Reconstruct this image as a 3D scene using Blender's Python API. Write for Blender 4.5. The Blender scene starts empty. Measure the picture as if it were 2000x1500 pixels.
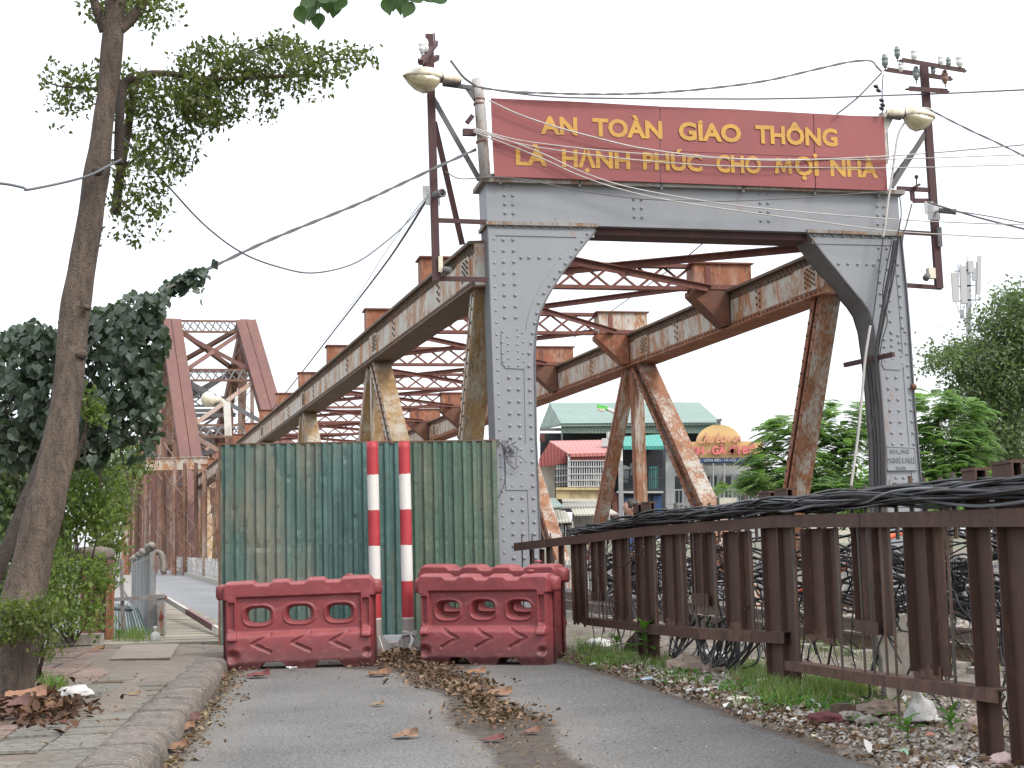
import bpy, math, random
import numpy as np
from mathutils import Vector, Matrix, noise as mnoise
random.seed(7); rng = np.random.default_rng(11)
R = math.radians
scene = bpy.context.scene
COL = scene.collection

# ------------------------------------------------------------------ camera
F_PX = 2700.0; PITCH = R(6.55); ROLL = R(1.43); EYE = Vector((0.0, 0.0, 1.5))
_F = Vector((0, math.cos(PITCH), math.sin(PITCH)))
_U0 = Vector((0, -math.sin(PITCH), math.cos(PITCH))); _R0 = Vector((1, 0, 0))
_U = _U0*math.cos(ROLL) + _R0*math.sin(ROLL)
_R = _R0*math.cos(ROLL) - _U0*math.sin(ROLL)
cam_d = bpy.data.cameras.new('camera'); cam = bpy.data.objects.new('camera', cam_d); COL.objects.link(cam)
cam_d.sensor_width = 36; cam_d.lens = F_PX*36/2000; cam_d.clip_end = 5000; cam_d.clip_start = 0.1
cam.matrix_world = Matrix((( _R.x, _U.x, -_F.x, EYE.x), (_R.y, _U.y, -_F.y, EYE.y), (_R.z, _U.z, -_F.z, EYE.z), (0, 0, 0, 1)))
scene.camera = cam

# ------------------------------------------------------------------ sky, sun, exposure
world = bpy.data.worlds.new('World'); scene.world = world; world.use_nodes = True
wn = world.node_tree.nodes; wl = world.node_tree.links; wn.clear()
SUN_EL, SUN_AZ = R(46), R(50)        # sun behind the camera and to its right
sky = wn.new('ShaderNodeTexSky'); sky.sky_type = 'NISHITA'; sky.sun_disc = False
sky.sun_elevation = SUN_EL; sky.sun_rotation = SUN_AZ; sky.air_density = 1.0; sky.dust_density = 4.0
bg1 = wn.new('ShaderNodeBackground'); bg1.inputs[1].default_value = 0.06; wl.new(sky.outputs[0], bg1.inputs[0])
tc = wn.new('ShaderNodeTexCoord'); nz = wn.new('ShaderNodeTexNoise'); nz.inputs['Scale'].default_value = 1.6; nz.inputs['Detail'].default_value = 5
wl.new(tc.outputs['Generated'], nz.inputs['Vector'])
cr = wn.new('ShaderNodeValToRGB'); cr.color_ramp.elements[0].position = .3; cr.color_ramp.elements[0].color = (.86, .885, .93, 1)
cr.color_ramp.elements[1].position = .75; cr.color_ramp.elements[1].color = (.97, .98, 1.0, 1); wl.new(nz.outputs[0], cr.inputs[0])
bg2 = wn.new('ShaderNodeBackground'); wl.new(cr.outputs[0], bg2.inputs[0])
# overcast luminance: brighter towards the zenith
sxw = wn.new('ShaderNodeSeparateXYZ'); wl.new(tc.outputs['Generated'], sxw.inputs[0])
mr = wn.new('ShaderNodeMapRange'); mr.inputs['From Min'].default_value = 0.0; mr.inputs['From Max'].default_value = 1.0; mr.inputs['To Min'].default_value = 0.74; mr.inputs['To Max'].default_value = 1.55
wl.new(sxw.outputs[2], mr.inputs['Value']); wl.new(mr.outputs[0], bg2.inputs[1])
ad = wn.new('ShaderNodeAddShader'); wl.new(bg1.outputs[0], ad.inputs[0]); wl.new(bg2.outputs[0], ad.inputs[1])
wo = wn.new('ShaderNodeOutputWorld'); wl.new(ad.outputs[0], wo.inputs[0])
sl = bpy.data.lights.new('sun', 'SUN'); sl.energy = 1.5; sl.angle = R(12); sl.color = (1, .96, .9)
so = bpy.data.objects.new('sun', sl); COL.objects.link(so)
sd = Vector((math.sin(SUN_AZ)*math.cos(SUN_EL), -math.cos(SUN_AZ)*math.cos(SUN_EL), math.sin(SUN_EL)))   
so.rotation_euler = sd.to_track_quat('Z', 'Y').to_euler()
sky.sun_rotation = math.atan2(sd.x, sd.y)
vs = scene.view_settings; vs.view_transform = 'Standard'; vs.look = 'None'; vs.gamma = 1; vs.exposure = 0.50; vs.use_curve_mapping = False

# ------------------------------------------------------------------ pixel -> place helpers (photo pixels, 2000 x 1500)
def ray(px, py): return _F + _R*((px-1000)/F_PX) - _U*((py-750)/F_PX)
def P(px, py, d):
    v = ray(px, py); return EYE + v*(d/v.y)
def G(px, py, z=0.0):
    v = ray(px, py); return EYE + v*((z-EYE.z)/v.z)
def PL(px, py, o, n):
    v = ray(px, py); return EYE + v*((Vector(o)-EYE).dot(n)/v.dot(n))
def hit2(px, a, b):
    "parameter along ground segment a-b seen at column px"
    v = ray(px, 1150); ax, ay = a; bx, by = b
    # s*v = a + t*(b-a)
    dx, dy = bx-ax, by-ay
    det = v.x*(-dy) + v.y*dx
    return (v.x*(-ay) + v.y*ax)/(-det) if abs(det) > 1e-9 else 0.0

# ------------------------------------------------------------------ objects
ORG = {}
def prop(o, label=None, cat=None, group=None, kind=None):
    if label: o['label'] = label
    if cat: o['category'] = cat
    if group: o['group'] = group
    if kind: o['kind'] = kind
    return o
def thing(name, label, cat, loc, group=None):
    o = bpy.data.objects.new(name, None); COL.objects.link(o); o.empty_display_size = .2
    o.location = loc; ORG[o.name] = Vector(loc)
    return prop(o, label, cat, group)
def link_mesh(name, me, parent=None, mat=None):
    o = bpy.data.objects.new(name, me); COL.objects.link(o)
    if mat and not me.materials: me.materials.append(mat)
    if parent: o.parent = parent
    return o
class MB:
    def __init__(s): s.v = []; s.f = []
    def add(s, vs, fs):
        n = len(s.v); s.v.extend([tuple(v) for v in vs]); s.f.extend([tuple(i+n for i in f) for f in fs]); return s
    def hexa(s, a): # 8 corners: bottom loop 0-3, top loop 4-7
        return s.add(a, [(3,2,1,0),(4,5,6,7),(0,1,5,4),(1,2,6,5),(2,3,7,6),(3,0,4,7)])
    def box(s, x0, x1, y0, y1, z0, z1):
        return s.hexa([(x0,y0,z0),(x1,y0,z0),(x1,y1,z0),(x0,y1,z0),(x0,y0,z1),(x1,y0,z1),(x1,y1,z1),(x0,y1,z1)])
    def obox(s, o, ax, ay, az): # origin corner + three edge vectors
        o = Vector(o); ax = Vector(ax); ay = Vector(ay); az = Vector(az)
        return s.hexa([o, o+ax, o+ax+ay, o+ay, o+az, o+ax+az, o+ax+ay+az, o+ay+az])
    def bar(s, p0, p1, w, h, side=None):
        "rectangular bar: w along side, h along the third direction"
        p0 = Vector(p0); p1 = Vector(p1); d = (p1-p0).normalized()
        sd = Vector(side) if side is not None else (Vector((0,0,1)) if abs(d.z) < .9 else Vector((1,0,0))).cross(d)
        sd = (sd - d*sd.dot(d)).normalized(); up = d.cross(sd).normalized()
        a = sd*(w/2); b = up*(h/2)
        return s.hexa([p0-a-b, p0+a-b, p0+a+b, p0-a+b, p1-a-b, p1+a-b, p1+a+b, p1-a+b])
    def ibeam(s, p0, p1, w, h, t=.03, side=None):
        "flanges span w along side, web height h"
        p0 = Vector(p0); p1 = Vector(p1); d = (p1-p0).normalized(); sd = Vector(side); sd = (sd-d*sd.dot(d)).normalized(); up = d.cross(sd).normalized()
        s.bar(p0+up*(h/2), p1+up*(h/2), w, t, sd); s.bar(p0-up*(h/2), p1-up*(h/2), w, t, sd); s.bar(p0, p1, t, h-t*1.02, sd); return s
    def prism(s, poly, o, ax, ay, az, a, b):
        "polygon in (ax,ay) plane through o, extruded along az from a to b"
        o = Vector(o); ax = Vector(ax); ay = Vector(ay); az = Vector(az); n = len(poly)
        vs = [o+ax*p[0]+ay*p[1]+az*a for p in poly] + [o+ax*p[0]+ay*p[1]+az*b for p in poly]
        return s.add(vs, [tuple(range(n)), tuple(range(2*n-1, n-1, -1))] + [(i, i+n, (i+1)%n+n, (i+1)%n) for i in range(n)])
    def tube(s, pts, r, n=6, cap=True):
        pts = [Vector(p) for p in pts]; m = len(pts); rr = r if hasattr(r, '__len__') else [r]*m
        vs = []; nrm = None
        for i, p in enumerate(pts):
            t = (pts[min(i+1, m-1)]-pts[max(i-1, 0)]); t = t.normalized() if t.length > 1e-9 else Vector((0,0,1))
            if nrm is None:
                nrm = t.orthogonal().normalized()
            nrm = (nrm - t*nrm.dot(t)); nrm = nrm.normalized() if nrm.length > 1e-6 else t.orthogonal().normalized()
            b = t.cross(nrm)
            for k in range(n):
                a = 2*math.pi*k/n; vs.append(p + (nrm*math.cos(a)+b*math.sin(a))*rr[i])
        fs = [(i*n+k, i*n+(k+1)%n, (i+1)*n+(k+1)%n, (i+1)*n+k) for i in range(m-1) for k in range(n)]
        if cap: fs += [tuple(range(n-1, -1, -1)), tuple((m-1)*n+k for k in range(n))]
        return s.add(vs, fs)
    def lathe(s, prof, o, axis=(0,0,1), n=14, sx=1.0):
        o = Vector(o); ax = Vector(axis).normalized(); e1 = ax.orthogonal().normalized(); e2 = ax.cross(e1); vs = []
        for (r, z) in prof:
            for k in range(n):
                a = 2*math.pi*k/n; vs.append(o+ax*z+(e1*math.cos(a)*sx+e2*math.sin(a))*r)
        m = len(prof)
        fs = [(i*n+k, i*n+(k+1)%n, (i+1)*n+(k+1)%n, (i+1)*n+k) for i in range(m-1) for k in range(n)]
        fs += [tuple(range(n-1, -1, -1)), tuple((m-1)*n+k for k in range(n))]
        return s.add(vs, fs)
    def mesh(s, name, off=Vector((0,0,0)), smooth=False):
        me = bpy.data.meshes.new(name); me.from_pydata([(x-off.x, y-off.y, z-off.z) for x, y, z in s.v], [], s.f); me.update()
        if smooth: me.polygons.foreach_set('use_smooth', [True]*len(me.polygons))
        return me
    def build(s, name, mat, parent=None, smooth=False, kind=None, label=None):
        off = ORG[parent.name] if parent else Vector((0,0,0))
        me = s.mesh(name, off, smooth); o = link_mesh(name, me, parent, mat)
        ORG[o.name] = off.copy()
        return prop(o, kind=kind, label=label)
def top(mb, name, mat, label, cat, group=None, smooth=False, kind=None, base=None):
    "one-mesh top-level thing, with its origin moved to its base"
    a = np.array(mb.v); c = base if base is not None else Vector((float(a[:,0].mean()), float(a[:,1].mean()), float(a[:,2].min())))
    me = mb.mesh(name, c, smooth); o = link_mesh(name, me, None, mat); o.location = c; ORG[o.name] = Vector(c)
    return prop(o, label, cat, group, kind)
def struct(mb, name, mat, smooth=False, parent=None):
    o = mb.build(name, mat, parent, smooth)
    if parent is None: o['kind'] = 'structure'
    return o
def np_mesh(name, verts, faces_n, idx, smooth=False):
    "fast mesh: verts (N,3), faces of constant size faces_n, idx flat"
    me = bpy.data.meshes.new(name); nv = len(verts); nl = len(idx); nf = nl//faces_n
    me.vertices.add(nv); me.vertices.foreach_set('co', np.asarray(verts, dtype=np.float32).ravel())
    me.loops.add(nl); me.loops.foreach_set('vertex_index', np.asarray(idx, dtype=np.int32).ravel())
    me.polygons.add(nf); me.polygons.foreach_set('loop_start', np.arange(0, nl, faces_n, dtype=np.int32))
    if smooth: me.polygons.foreach_set('use_smooth', np.ones(nf, dtype=bool))
    me.update(calc_edges=True); me.validate(); return me
def rot_mats(n, tilt=1.0, up=None):
    "random rotation matrices; tilt small -> leaf normals near +Z"
    yaw = rng.uniform(0, 2*np.pi, n); pit = rng.normal(0, tilt, n); rol = rng.normal(0, tilt, n)
    cy, sy, cp, sp, cr_, sr = np.cos(yaw), np.sin(yaw), np.cos(pit), np.sin(pit), np.cos(rol), np.sin(rol)
    z = np.zeros(n); o = np.ones(n)
    Rz = np.stack([np.stack([cy,-sy,z],-1), np.stack([sy,cy,z],-1), np.stack([z,z,o],-1)],-2)
    Rx = np.stack([np.stack([o,z,z],-1), np.stack([z,cp,-sp],-1), np.stack([z,sp,cp],-1)],-2)
    Ry = np.stack([np.stack([cr_,z,sr],-1), np.stack([z,o,z],-1), np.stack([-sr,z,cr_],-1)],-2)
    return Rz @ Rx @ Ry
# leaf templates: length along +Y, normal +Z
T_SMALL = (np.array([(0,0,0),(.28,.45,.05),(0,1,0),(-.28,.45,.05)]), [(0,1,2,3)])
T_OVATE = (np.array([(0,0,0),(.27,.3,.06),(.25,.65,.07),(0,1,0),(-.25,.65,.07),(-.27,.3,.06),(0,.5,-.02)]), [(0,1,6,5),(1,2,3,6),(5,6,3,4)])
T_HEART = (np.array([(0,0,0),(.3,-.12,.05),(.48,.2,.08),(.3,.62,.04),(0,1,-.1),(-.3,.62,.04),(-.48,.2,.08),(-.3,-.12,.05),(0,.4,-.03)]), [(0,1,2,8),(8,2,3,4),(8,4,5,6),(0,8,6,7)])
T_CURL = (np.array([(0,0,.02),(.2,.15,.14),(.3,.5,.22),(.14,.85,.18),(0,1.05,.05),(-.16,.8,.1),(-.32,.45,.2),(-.22,.15,.1),(0,.5,0)]), [(0,1,2,8),(8,2,3,4),(8,4,5,6),(0,8,6,7)])
def scatter(name, tmpl, pts, sizes, mats, mat, parent=None, kind='stuff'):
    tv, tf = tmpl; n = len(pts); k = len(tv); pts = np.asarray(pts)
    v = np.einsum('nij,kj->nki', mats, tv)*np.asarray(sizes)[:,None,None] + pts[:,None,:]
    off = ORG[parent.name] if parent else Vector((0,0,0))
    v = v.reshape(-1,3) - np.array(off)
    idx = (np.array(tf)[None] + (np.arange(n)*k)[:,None,None]).reshape(-1)
    me = np_mesh(name, v, len(tf[0]), idx); o = link_mesh(name, me, parent, mat); ORG[o.name] = off.copy()
    if kind: o['kind'] = kind
    return o
def dup(root, loc=None, rotz=None, label=None, group=None, **kw):
    r = root.copy(); COL.objects.link(r); ORG[r.name] = Vector(loc) if loc is not None else ORG[root.name]
    if loc is not None: r.location = loc
    if rotz is not None: r.rotation_euler = (0, 0, rotz)
    if label: r['label'] = label
    if group: r['group'] = group
    for ch in list(root.children):
        c = ch.copy(); COL.objects.link(c); c.parent = r
        for g in list(ch.children):
            d = g.copy(); COL.objects.link(d); d.parent = c
    return r
def cat_curve(pts, n=8):
    "smooth polyline (Catmull-Rom) through pts"
    pts = [Vector(p) for p in pts]; q = [pts[0]*2-pts[1]] + pts + [pts[-1]*2-pts[-2]]; out = []
    for i in range(1, len(q)-2):
        a, b, c, d = q[i-1], q[i], q[i+1], q[i+2]
        for k in range(n):
            t = k/n; out.append(.5*((2*b)+(c-a)*t+(2*a-5*b+4*c-d)*t*t+(3*b-a-3*c+d)*t**3))
    out.append(pts[-1]); return out

# ------------------------------------------------------------------ materials
class NT:
    def __init__(s, name):
        s.m = bpy.data.materials.new(name); s.m.use_nodes = True; s.n = s.m.node_tree.nodes; s.l = s.m.node_tree.links
        s.b = s.n['Principled BSDF']; s.out = s.n['Material Output']; t = s.n.new('ShaderNodeTexCoord'); s.co = t.outputs['Object']
    def mapped(s, sc=(1,1,1), rot=(0,0,0), src=None):
        m = s.n.new('ShaderNodeMapping'); m.inputs['Scale'].default_value = sc; m.inputs['Rotation'].default_value = rot; s.l.new(src or s.co, m.inputs[0]); return m.outputs[0]
    def noise(s, scale, detail=4, rough=.55, vec=None, dist=0.0):
        t = s.n.new('ShaderNodeTexNoise'); t.inputs['Scale'].default_value = scale; t.inputs['Detail'].default_value = detail
        t.inputs['Roughness'].default_value = rough; t.inputs['Distortion'].default_value = dist; s.l.new(vec or s.co, t.inputs['Vector']); return t.outputs[0]
    def vor(s, scale, vec=None, feat='F1', out=0):
        t = s.n.new('ShaderNodeTexVoronoi'); t.feature = feat; t.inputs['Scale'].default_value = scale; s.l.new(vec or s.co, t.inputs['Vector']); return t.outputs[out]
    def ramp(s, f, stops):
        r = s.n.new('ShaderNodeValToRGB'); e = r.color_ramp.elements
        while len(e) < len(stops): e.new(.5)
        for i, (p, c) in enumerate(stops):
            e[i].position = p; e[i].color = (c, c, c, 1) if not hasattr(c, '__len__') else (*c, 1)
        s.l.new(f, r.inputs[0]); return r.outputs[0]
    def _set(s, sock, v):
        if hasattr(v, 'is_linked') or hasattr(v, 'links'): s.l.new(v, sock)
        else:
            try: sock.default_value = (*v, 1) if hasattr(v, '__len__') and len(v) == 3 else v
            except Exception: sock.default_value = v
    def mix(s, f, a, b, mode='MIX'):
        m = s.n.new('ShaderNodeMix'); m.data_type = 'RGBA'; m.blend_type = mode
        s._set(m.inputs[0], f); s._set(m.inputs[6], a); s._set(m.inputs[7], b); return m.outputs[2]
    def math(s, op, a, b=0.0, clamp=False):
        m = s.n.new('ShaderNodeMath'); m.operation = op; m.use_clamp = clamp; s._set(m.inputs[0], a); s._set(m.inputs[1], b); return m.outputs[0]
    def bump(s, h, st=.3, dist=.01):
        b = s.n.new('ShaderNodeBump'); b.inputs['Strength'].default_value = st; b.inputs['Distance'].default_value = dist; s.l.new(h, b.inputs['Height']); s.l.new(b.outputs[0], s.b.inputs['Normal']); return b
    def attr(s, name):
        a = s.n.new('ShaderNodeAttribute'); a.attribute_name = name; return a.outputs['Fac']
    def island(s):
        g = s.n.new('ShaderNodeNewGeometry'); return g.outputs['Random Per Island']
    def objrand(s):
        g = s.n.new('ShaderNodeObjectInfo'); return g.outputs['Random']
    def fin(s, col=None, rough=.6, metal=0.0, spec=None):
        if col is not None: s._set(s.b.inputs['Base Color'], col)
        s._set(s.b.inputs['Roughness'], rough); s._set(s.b.inputs['Metallic'], metal)
        if spec is not None: s.b.inputs['Specular IOR Level'].default_value = spec
        return s.m
def vary(c, k): return tuple(min(1, x*k) for x in c)
def plain(name, c, rough=.6, var=.25, scale=6, bump=.15, metal=0.0, dist=.004, dirt=None, spec=None):
    t = NT(name); f = t.noise(scale, 6, .6); col = t.mix(t.ramp(f, [(.3, 0), (.7, 1)]), vary(c, 1-var), vary(c, 1+var))
    if dirt:
        g = t.ramp(t.noise(scale*.45, 8, .7, t.mapped((1,1,.35))), [(.5, 0), (.68, 1)]); col = t.mix(g, col, dirt)
    t.bump(t.noise(scale*9, 4), bump, dist); return t.fin(col, rough, metal, spec)
def rusty(name, paint, rust=(.27,.105,.045), dark=(.07,.035,.022), amount=.5, rough=.75, streak=.35, pvar=.15, scale=1.6, fine=1.0):
    t = NT(name)
    sv = t.mapped((1,1,streak))
    n1 = t.noise(scale, 9, .68, sv, .3); n2 = t.noise(scale*9, 6, .65, t.mapped((1,1,streak*.6))); n3 = t.noise(scale*2.3, 6, .6)
    s = t.math('ADD', t.math('MULTIPLY', n1, .62), t.math('MULTIPLY', n2, .38))
    c0 = .5 + (.5-amount)*.34
    m = t.ramp(s, [(c0-.05, 0), (c0+.05, 1)])
    rc = t.mix(t.ramp(n3, [(.35, 0), (.65, 1)]), vary(rust, 1.15), tuple(a*.55+b*.45 for a, b in zip(rust, dark)))
    rc = t.mix(t.ramp(t.noise(scale*1.1, 8, .7, t.mapped((1,1,.5), (0,0,1.2))), [(.55, 0), (.72, 1)]), rc, dark)
    pc = t.mix(t.ramp(t.noise(scale*.9, 7, .65, sv), [(.3, 0), (.7, 1)]), vary(paint, 1-pvar), vary(paint, 1+pvar))
    pc = t.mix(t.math('MULTIPLY', t.ramp(t.noise(scale*14, 3, .6, t.mapped((1,1,.12))), [(.45, 0), (.75, 1)]), .35*fine), pc, tuple(a*.45+b*.55 for a, b in zip(paint, rust)))
    t.bump(t.math('ADD', m, t.noise(scale*30, 3)), .25, .004)
    return t.fin(t.mix(m, pc, rc), rough)
def leafmat(name, cols, trans=.35, rough=.45, spec=.4):
    t = NT(name); r = t.island(); n = len(cols)
    col = t.ramp(r, [(i/(n-1) if n > 1 else 0, c) for i, c in enumerate(cols)])
    g = t.ramp(t.noise(.9, 3), [(.35, .72), (.65, 1.15)]); col = t.mix(1.0, col, g, 'MULTIPLY')
    t._set(t.b.inputs['Base Color'], col); t.b.inputs['Roughness'].default_value = rough; t.b.inputs['Specular IOR Level'].default_value = spec
    tr = t.n.new('ShaderNodeBsdfTranslucent'); t.l.new(t.mix(1.0, col, (1.0, 1.15, .55), 'MULTIPLY'), tr.inputs[0])
    mx = t.n.new('ShaderNodeMixShader'); mx.inputs[0].default_value = trans; t.l.new(t.b.outputs[0], mx.inputs[1]); t.l.new(tr.outputs[0], mx.inputs[2]); t.l.new(mx.outputs[0], t.out.inputs[0]); return t.m
M = {}
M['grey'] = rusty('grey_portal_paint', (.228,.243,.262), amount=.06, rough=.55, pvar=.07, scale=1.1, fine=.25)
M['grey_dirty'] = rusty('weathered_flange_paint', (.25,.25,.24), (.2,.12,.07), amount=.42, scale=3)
M['grey_dark'] = rusty('dark_grey_paint_and_shade', (.11,.115,.12), amount=.12, pvar=.1)  # dark grey steel; on the portal's inner faces it also paints in shade
M['truss'] = rusty('flaking_grey_truss_paint', (.46,.45,.41), (.36,.165,.07), (.13,.075,.045), amount=.46, scale=2.6, streak=.45, fine=1.3)
M['truss_diag'] = rusty('rusted_diagonal_steel', (.40,.38,.34), (.26,.115,.055), (.10,.05,.03), amount=.58, scale=2.6, streak=.22, fine=1.4)
M['diag_ochre'] = rusty('ochre_stained_diagonal_steel', (.40,.37,.30), (.30,.19,.085), (.13,.08,.04), amount=.60, scale=2.8, streak=.2, fine=1.4)
M['flange'] = rusty('stained_flange_steel', (.10,.078,.058), (.15,.08,.045), (.03,.022,.018), amount=.55, scale=2.5)
M['rust'] = rusty('orange_rust_steel', (.32,.20,.15), (.27,.095,.045), (.085,.038,.022), amount=.66, scale=3.0, fine=1.3)
M['rustdark'] = rusty('stained_dark_rust_steel', (.12,.06,.04), (.17,.065,.035), (.035,.022,.018), amount=.5, scale=2.6)
M['rustred'] = rusty('red_brown_strut', (.14,.05,.042), (.19,.075,.045), (.05,.026,.022), amount=.45, scale=3.4)
M['far'] = rusty('red_oxide_far_truss', (.15,.072,.064), (.17,.085,.06), (.08,.045,.04), amount=.4, scale=.8)
M['farlight'] = rusty('pale_rusted_far_truss', (.32,.25,.21), (.27,.13,.08), (.09,.05,.045), amount=.5, scale=.6)
M['farrust'] = rusty('brown_rust_far_truss', (.13,.065,.048), (.19,.10,.06), (.06,.035,.03), amount=.5, scale=.9)
M['maroon'] = rusty('maroon_bracket_paint_and_shade', (.06,.025,.027), (.1,.045,.035), amount=.25, pvar=.2)
M['brown'] = rusty('brown_fence_paint', (.060,.029,.021), (.098,.048,.030), (.024,.014,.010), amount=.34, pvar=.25, scale=3.8)
M['brown_dk'] = rusty('brown_fence_rusted_end', (.06,.032,.026), (.12,.06,.04), (.025,.016,.013), amount=.6, scale=5)
M['pinkpaint'] = plain('pink_paint_patch', (.3,.1,.1), .6, .15)
M['rod'] = rusty('thin_rod_steel', (.07,.06,.05), (.1,.055,.035), amount=.4, scale=5)
M['black'] = plain('black_rubber_cable', (.016,.017,.019), .42, .3, 3, .05)
M['cablegrey'] = plain('grey_cable', (.12,.13,.14), .5, .2, 3, .05)
M['cablepale'] = plain('pale_cable', (.42,.4,.38), .5, .2, 3, .05)
M['signred'] = None
M['white'] = plain('white_paint', (.62,.6,.56), .6, .12, 5, .1, dirt=(.3,.25,.2))
M['lampcream'] = plain('cream_lamp_housing', (.62,.58,.46), .35, .08, 4, .05, dirt=(.35,.25,.15))
M['tube'] = rusty('whitish_rusted_tube', (.42,.41,.40), (.3,.13,.07), amount=.36, scale=3, streak=.5)
M['metal'] = plain('galvanised_steel', (.33,.34,.35), .45, .15, 8, .1, metal=.5)
M['porcelain'] = plain('white_porcelain', (.68,.68,.66), .25, .06, 5, .03)
M['porcelain_g'] = plain('grey_green_porcelain', (.17,.2,.19), .3, .15, 5, .03)
M['porcelain_b'] = plain('brown_porcelain', (.2,.11,.08), .3, .15, 5, .03)
M['concrete'] = plain('old_concrete', (.27,.25,.22), .9, .22, 7, .5, dist=.008, dirt=(.12,.1,.085))
M['stone'] = plain('rough_stone', (.2,.15,.12), .9, .3, 9, .6, dist=.01)
M['bark'] = None
M['soil'] = plain('brown_soil', (.13,.09,.065), .95, .35, 8, .6, dist=.015)
t = NT('lamp_glass'); t.b.inputs['Transmission Weight'].default_value = .35; M['lampglass'] = t.fin(t.mix(t.ramp(t.noise(5), [(.4,0),(.7,1)]), (.5,.44,.28), (.36,.3,.18)), .25)
# sign paint
t = NT('faded_red_sign_paint')
c = t.mix(t.ramp(t.noise(.8, 6, .6), [(.35,0),(.65,1)]), (.205,.046,.046), (.255,.060,.060))
c = t.mix(t.math('MULTIPLY', t.ramp(t.noise(9, 5, .7, t.mapped((1,1,.1))), [(.5,0),(.8,1)]), .35), c, (.16,.05,.05))
t.bump(t.noise(2.2, 4), .2, .02); M['signred'] = t.fin(c, .5)
t = NT('yellow_letter_paint'); M['letter'] = t.fin(t.mix(t.ramp(t.noise(4, 8, .7), [(.35,0),(.7,1)]), (.53,.29,.04), (.38,.21,.05)), .6)
# red plastic
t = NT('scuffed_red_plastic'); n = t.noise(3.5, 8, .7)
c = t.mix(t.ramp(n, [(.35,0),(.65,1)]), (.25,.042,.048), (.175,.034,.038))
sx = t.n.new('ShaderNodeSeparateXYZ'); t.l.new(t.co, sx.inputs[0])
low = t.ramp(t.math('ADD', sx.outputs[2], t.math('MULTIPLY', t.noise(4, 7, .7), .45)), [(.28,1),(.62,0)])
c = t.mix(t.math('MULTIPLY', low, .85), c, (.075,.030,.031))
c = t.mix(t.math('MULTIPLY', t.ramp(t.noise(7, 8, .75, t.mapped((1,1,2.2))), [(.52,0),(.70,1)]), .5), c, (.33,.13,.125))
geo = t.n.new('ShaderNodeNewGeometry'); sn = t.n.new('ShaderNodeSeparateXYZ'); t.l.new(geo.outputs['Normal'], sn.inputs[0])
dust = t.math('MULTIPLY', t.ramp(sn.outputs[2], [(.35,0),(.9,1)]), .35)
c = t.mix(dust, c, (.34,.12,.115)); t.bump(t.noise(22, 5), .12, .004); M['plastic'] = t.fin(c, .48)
# striped poles: ragged red / white paint bands
t = NT('red_white_band_paint'); sx = t.n.new('ShaderNodeSeparateXYZ'); t.l.new(t.co, sx.inputs[0])
zz = t.math('ADD', sx.outputs[2], t.math('MULTIPLY', t.math('SUBTRACT', t.noise(14, 5, .7), .5), .035))
ph = t.math('FRACT', t.math('DIVIDE', t.math('ADD', zz, -.49+2.0), 1.005))   # one red + one white band
isr = t.math('LESS_THAN', ph, .5)
wh = t.mix(t.ramp(t.noise(26, 7, .75), [(.60,0),(.68,1)]), (.62,.6,.57), (.18,.12,.1)); rd = t.mix(t.ramp(t.noise(5, 5), [(.3,0),(.7,1)]), (.33,.022,.03), (.40,.035,.045))
base = t.math('LESS_THAN', zz, .48)
c = t.mix(base, t.mix(isr, wh, rd), t.mix(t.noise(12, 6), (.36,.33,.31), (.22,.19,.17))); t.bump(t.noise(30, 4), .15, .003); M['band'] = t.fin(c, .55)
# corrugated green
def sheetmat(name, g1, g2, tan, tanamt):
    t = NT(name); sv = t.mapped((1,1,.16))
    c = t.mix(t.ramp(t.noise(2.2, 6, .6, t.mapped((1,1,.3))), [(.35,0),(.65,1)]), g1, g2)
    c = t.mix(t.math('MULTIPLY', t.ramp(t.noise(1.6, 7, .65, t.mapped((1,1,.4), (0,0,.7))), [(.56-tanamt*.25,0),(.72-tanamt*.2,1)]), .8), c, tan)
    c = t.mix(t.math('MULTIPLY', t.ramp(t.noise(9, 6, .7, sv), [(.5,0),(.7,1)]), .5), c, vary(g1, .55))
    c = t.mix(t.ramp(t.noise(11, 8, .75), [(.655,0),(.70,1)]), c, (.14,.06,.035))
    c = t.mix(t.ramp(t.noise(16, 6, .7, t.mapped((1,1,.25),(0,0,2))), [(.69,0),(.74,1)]), c, (.30,.34,.30))
    t.bump(t.noise(5, 7, .72), .6, .035); return t.fin(c, .42)
M['sheetA'] = sheetmat('green_sheet_sunbleached', (.068,.135,.115), (.095,.155,.135), (.19,.18,.14), .36)
M['sheetB'] = sheetmat('teal_green_sheet', (.065,.135,.122), (.09,.165,.15), (.17,.165,.13), .2)
M['sheetC'] = sheetmat('dark_green_sheet', (.055,.11,.078), (.08,.135,.098), (.15,.155,.11), .4)
M['sheetrust'] = rusty('rusty_sheet_edge', (.10,.09,.07), (.15,.075,.04), amount=.6, scale=6)
M['greysheet'] = sheetmat('pale_grey_sheet', (.30,.31,.31), (.22,.23,.24), (.12,.12,.12), .4)
M['tealsheet'] = sheetmat('pale_teal_sheet', (.17,.25,.22), (.22,.3,.26), (.3,.3,.26), .3)
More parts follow.
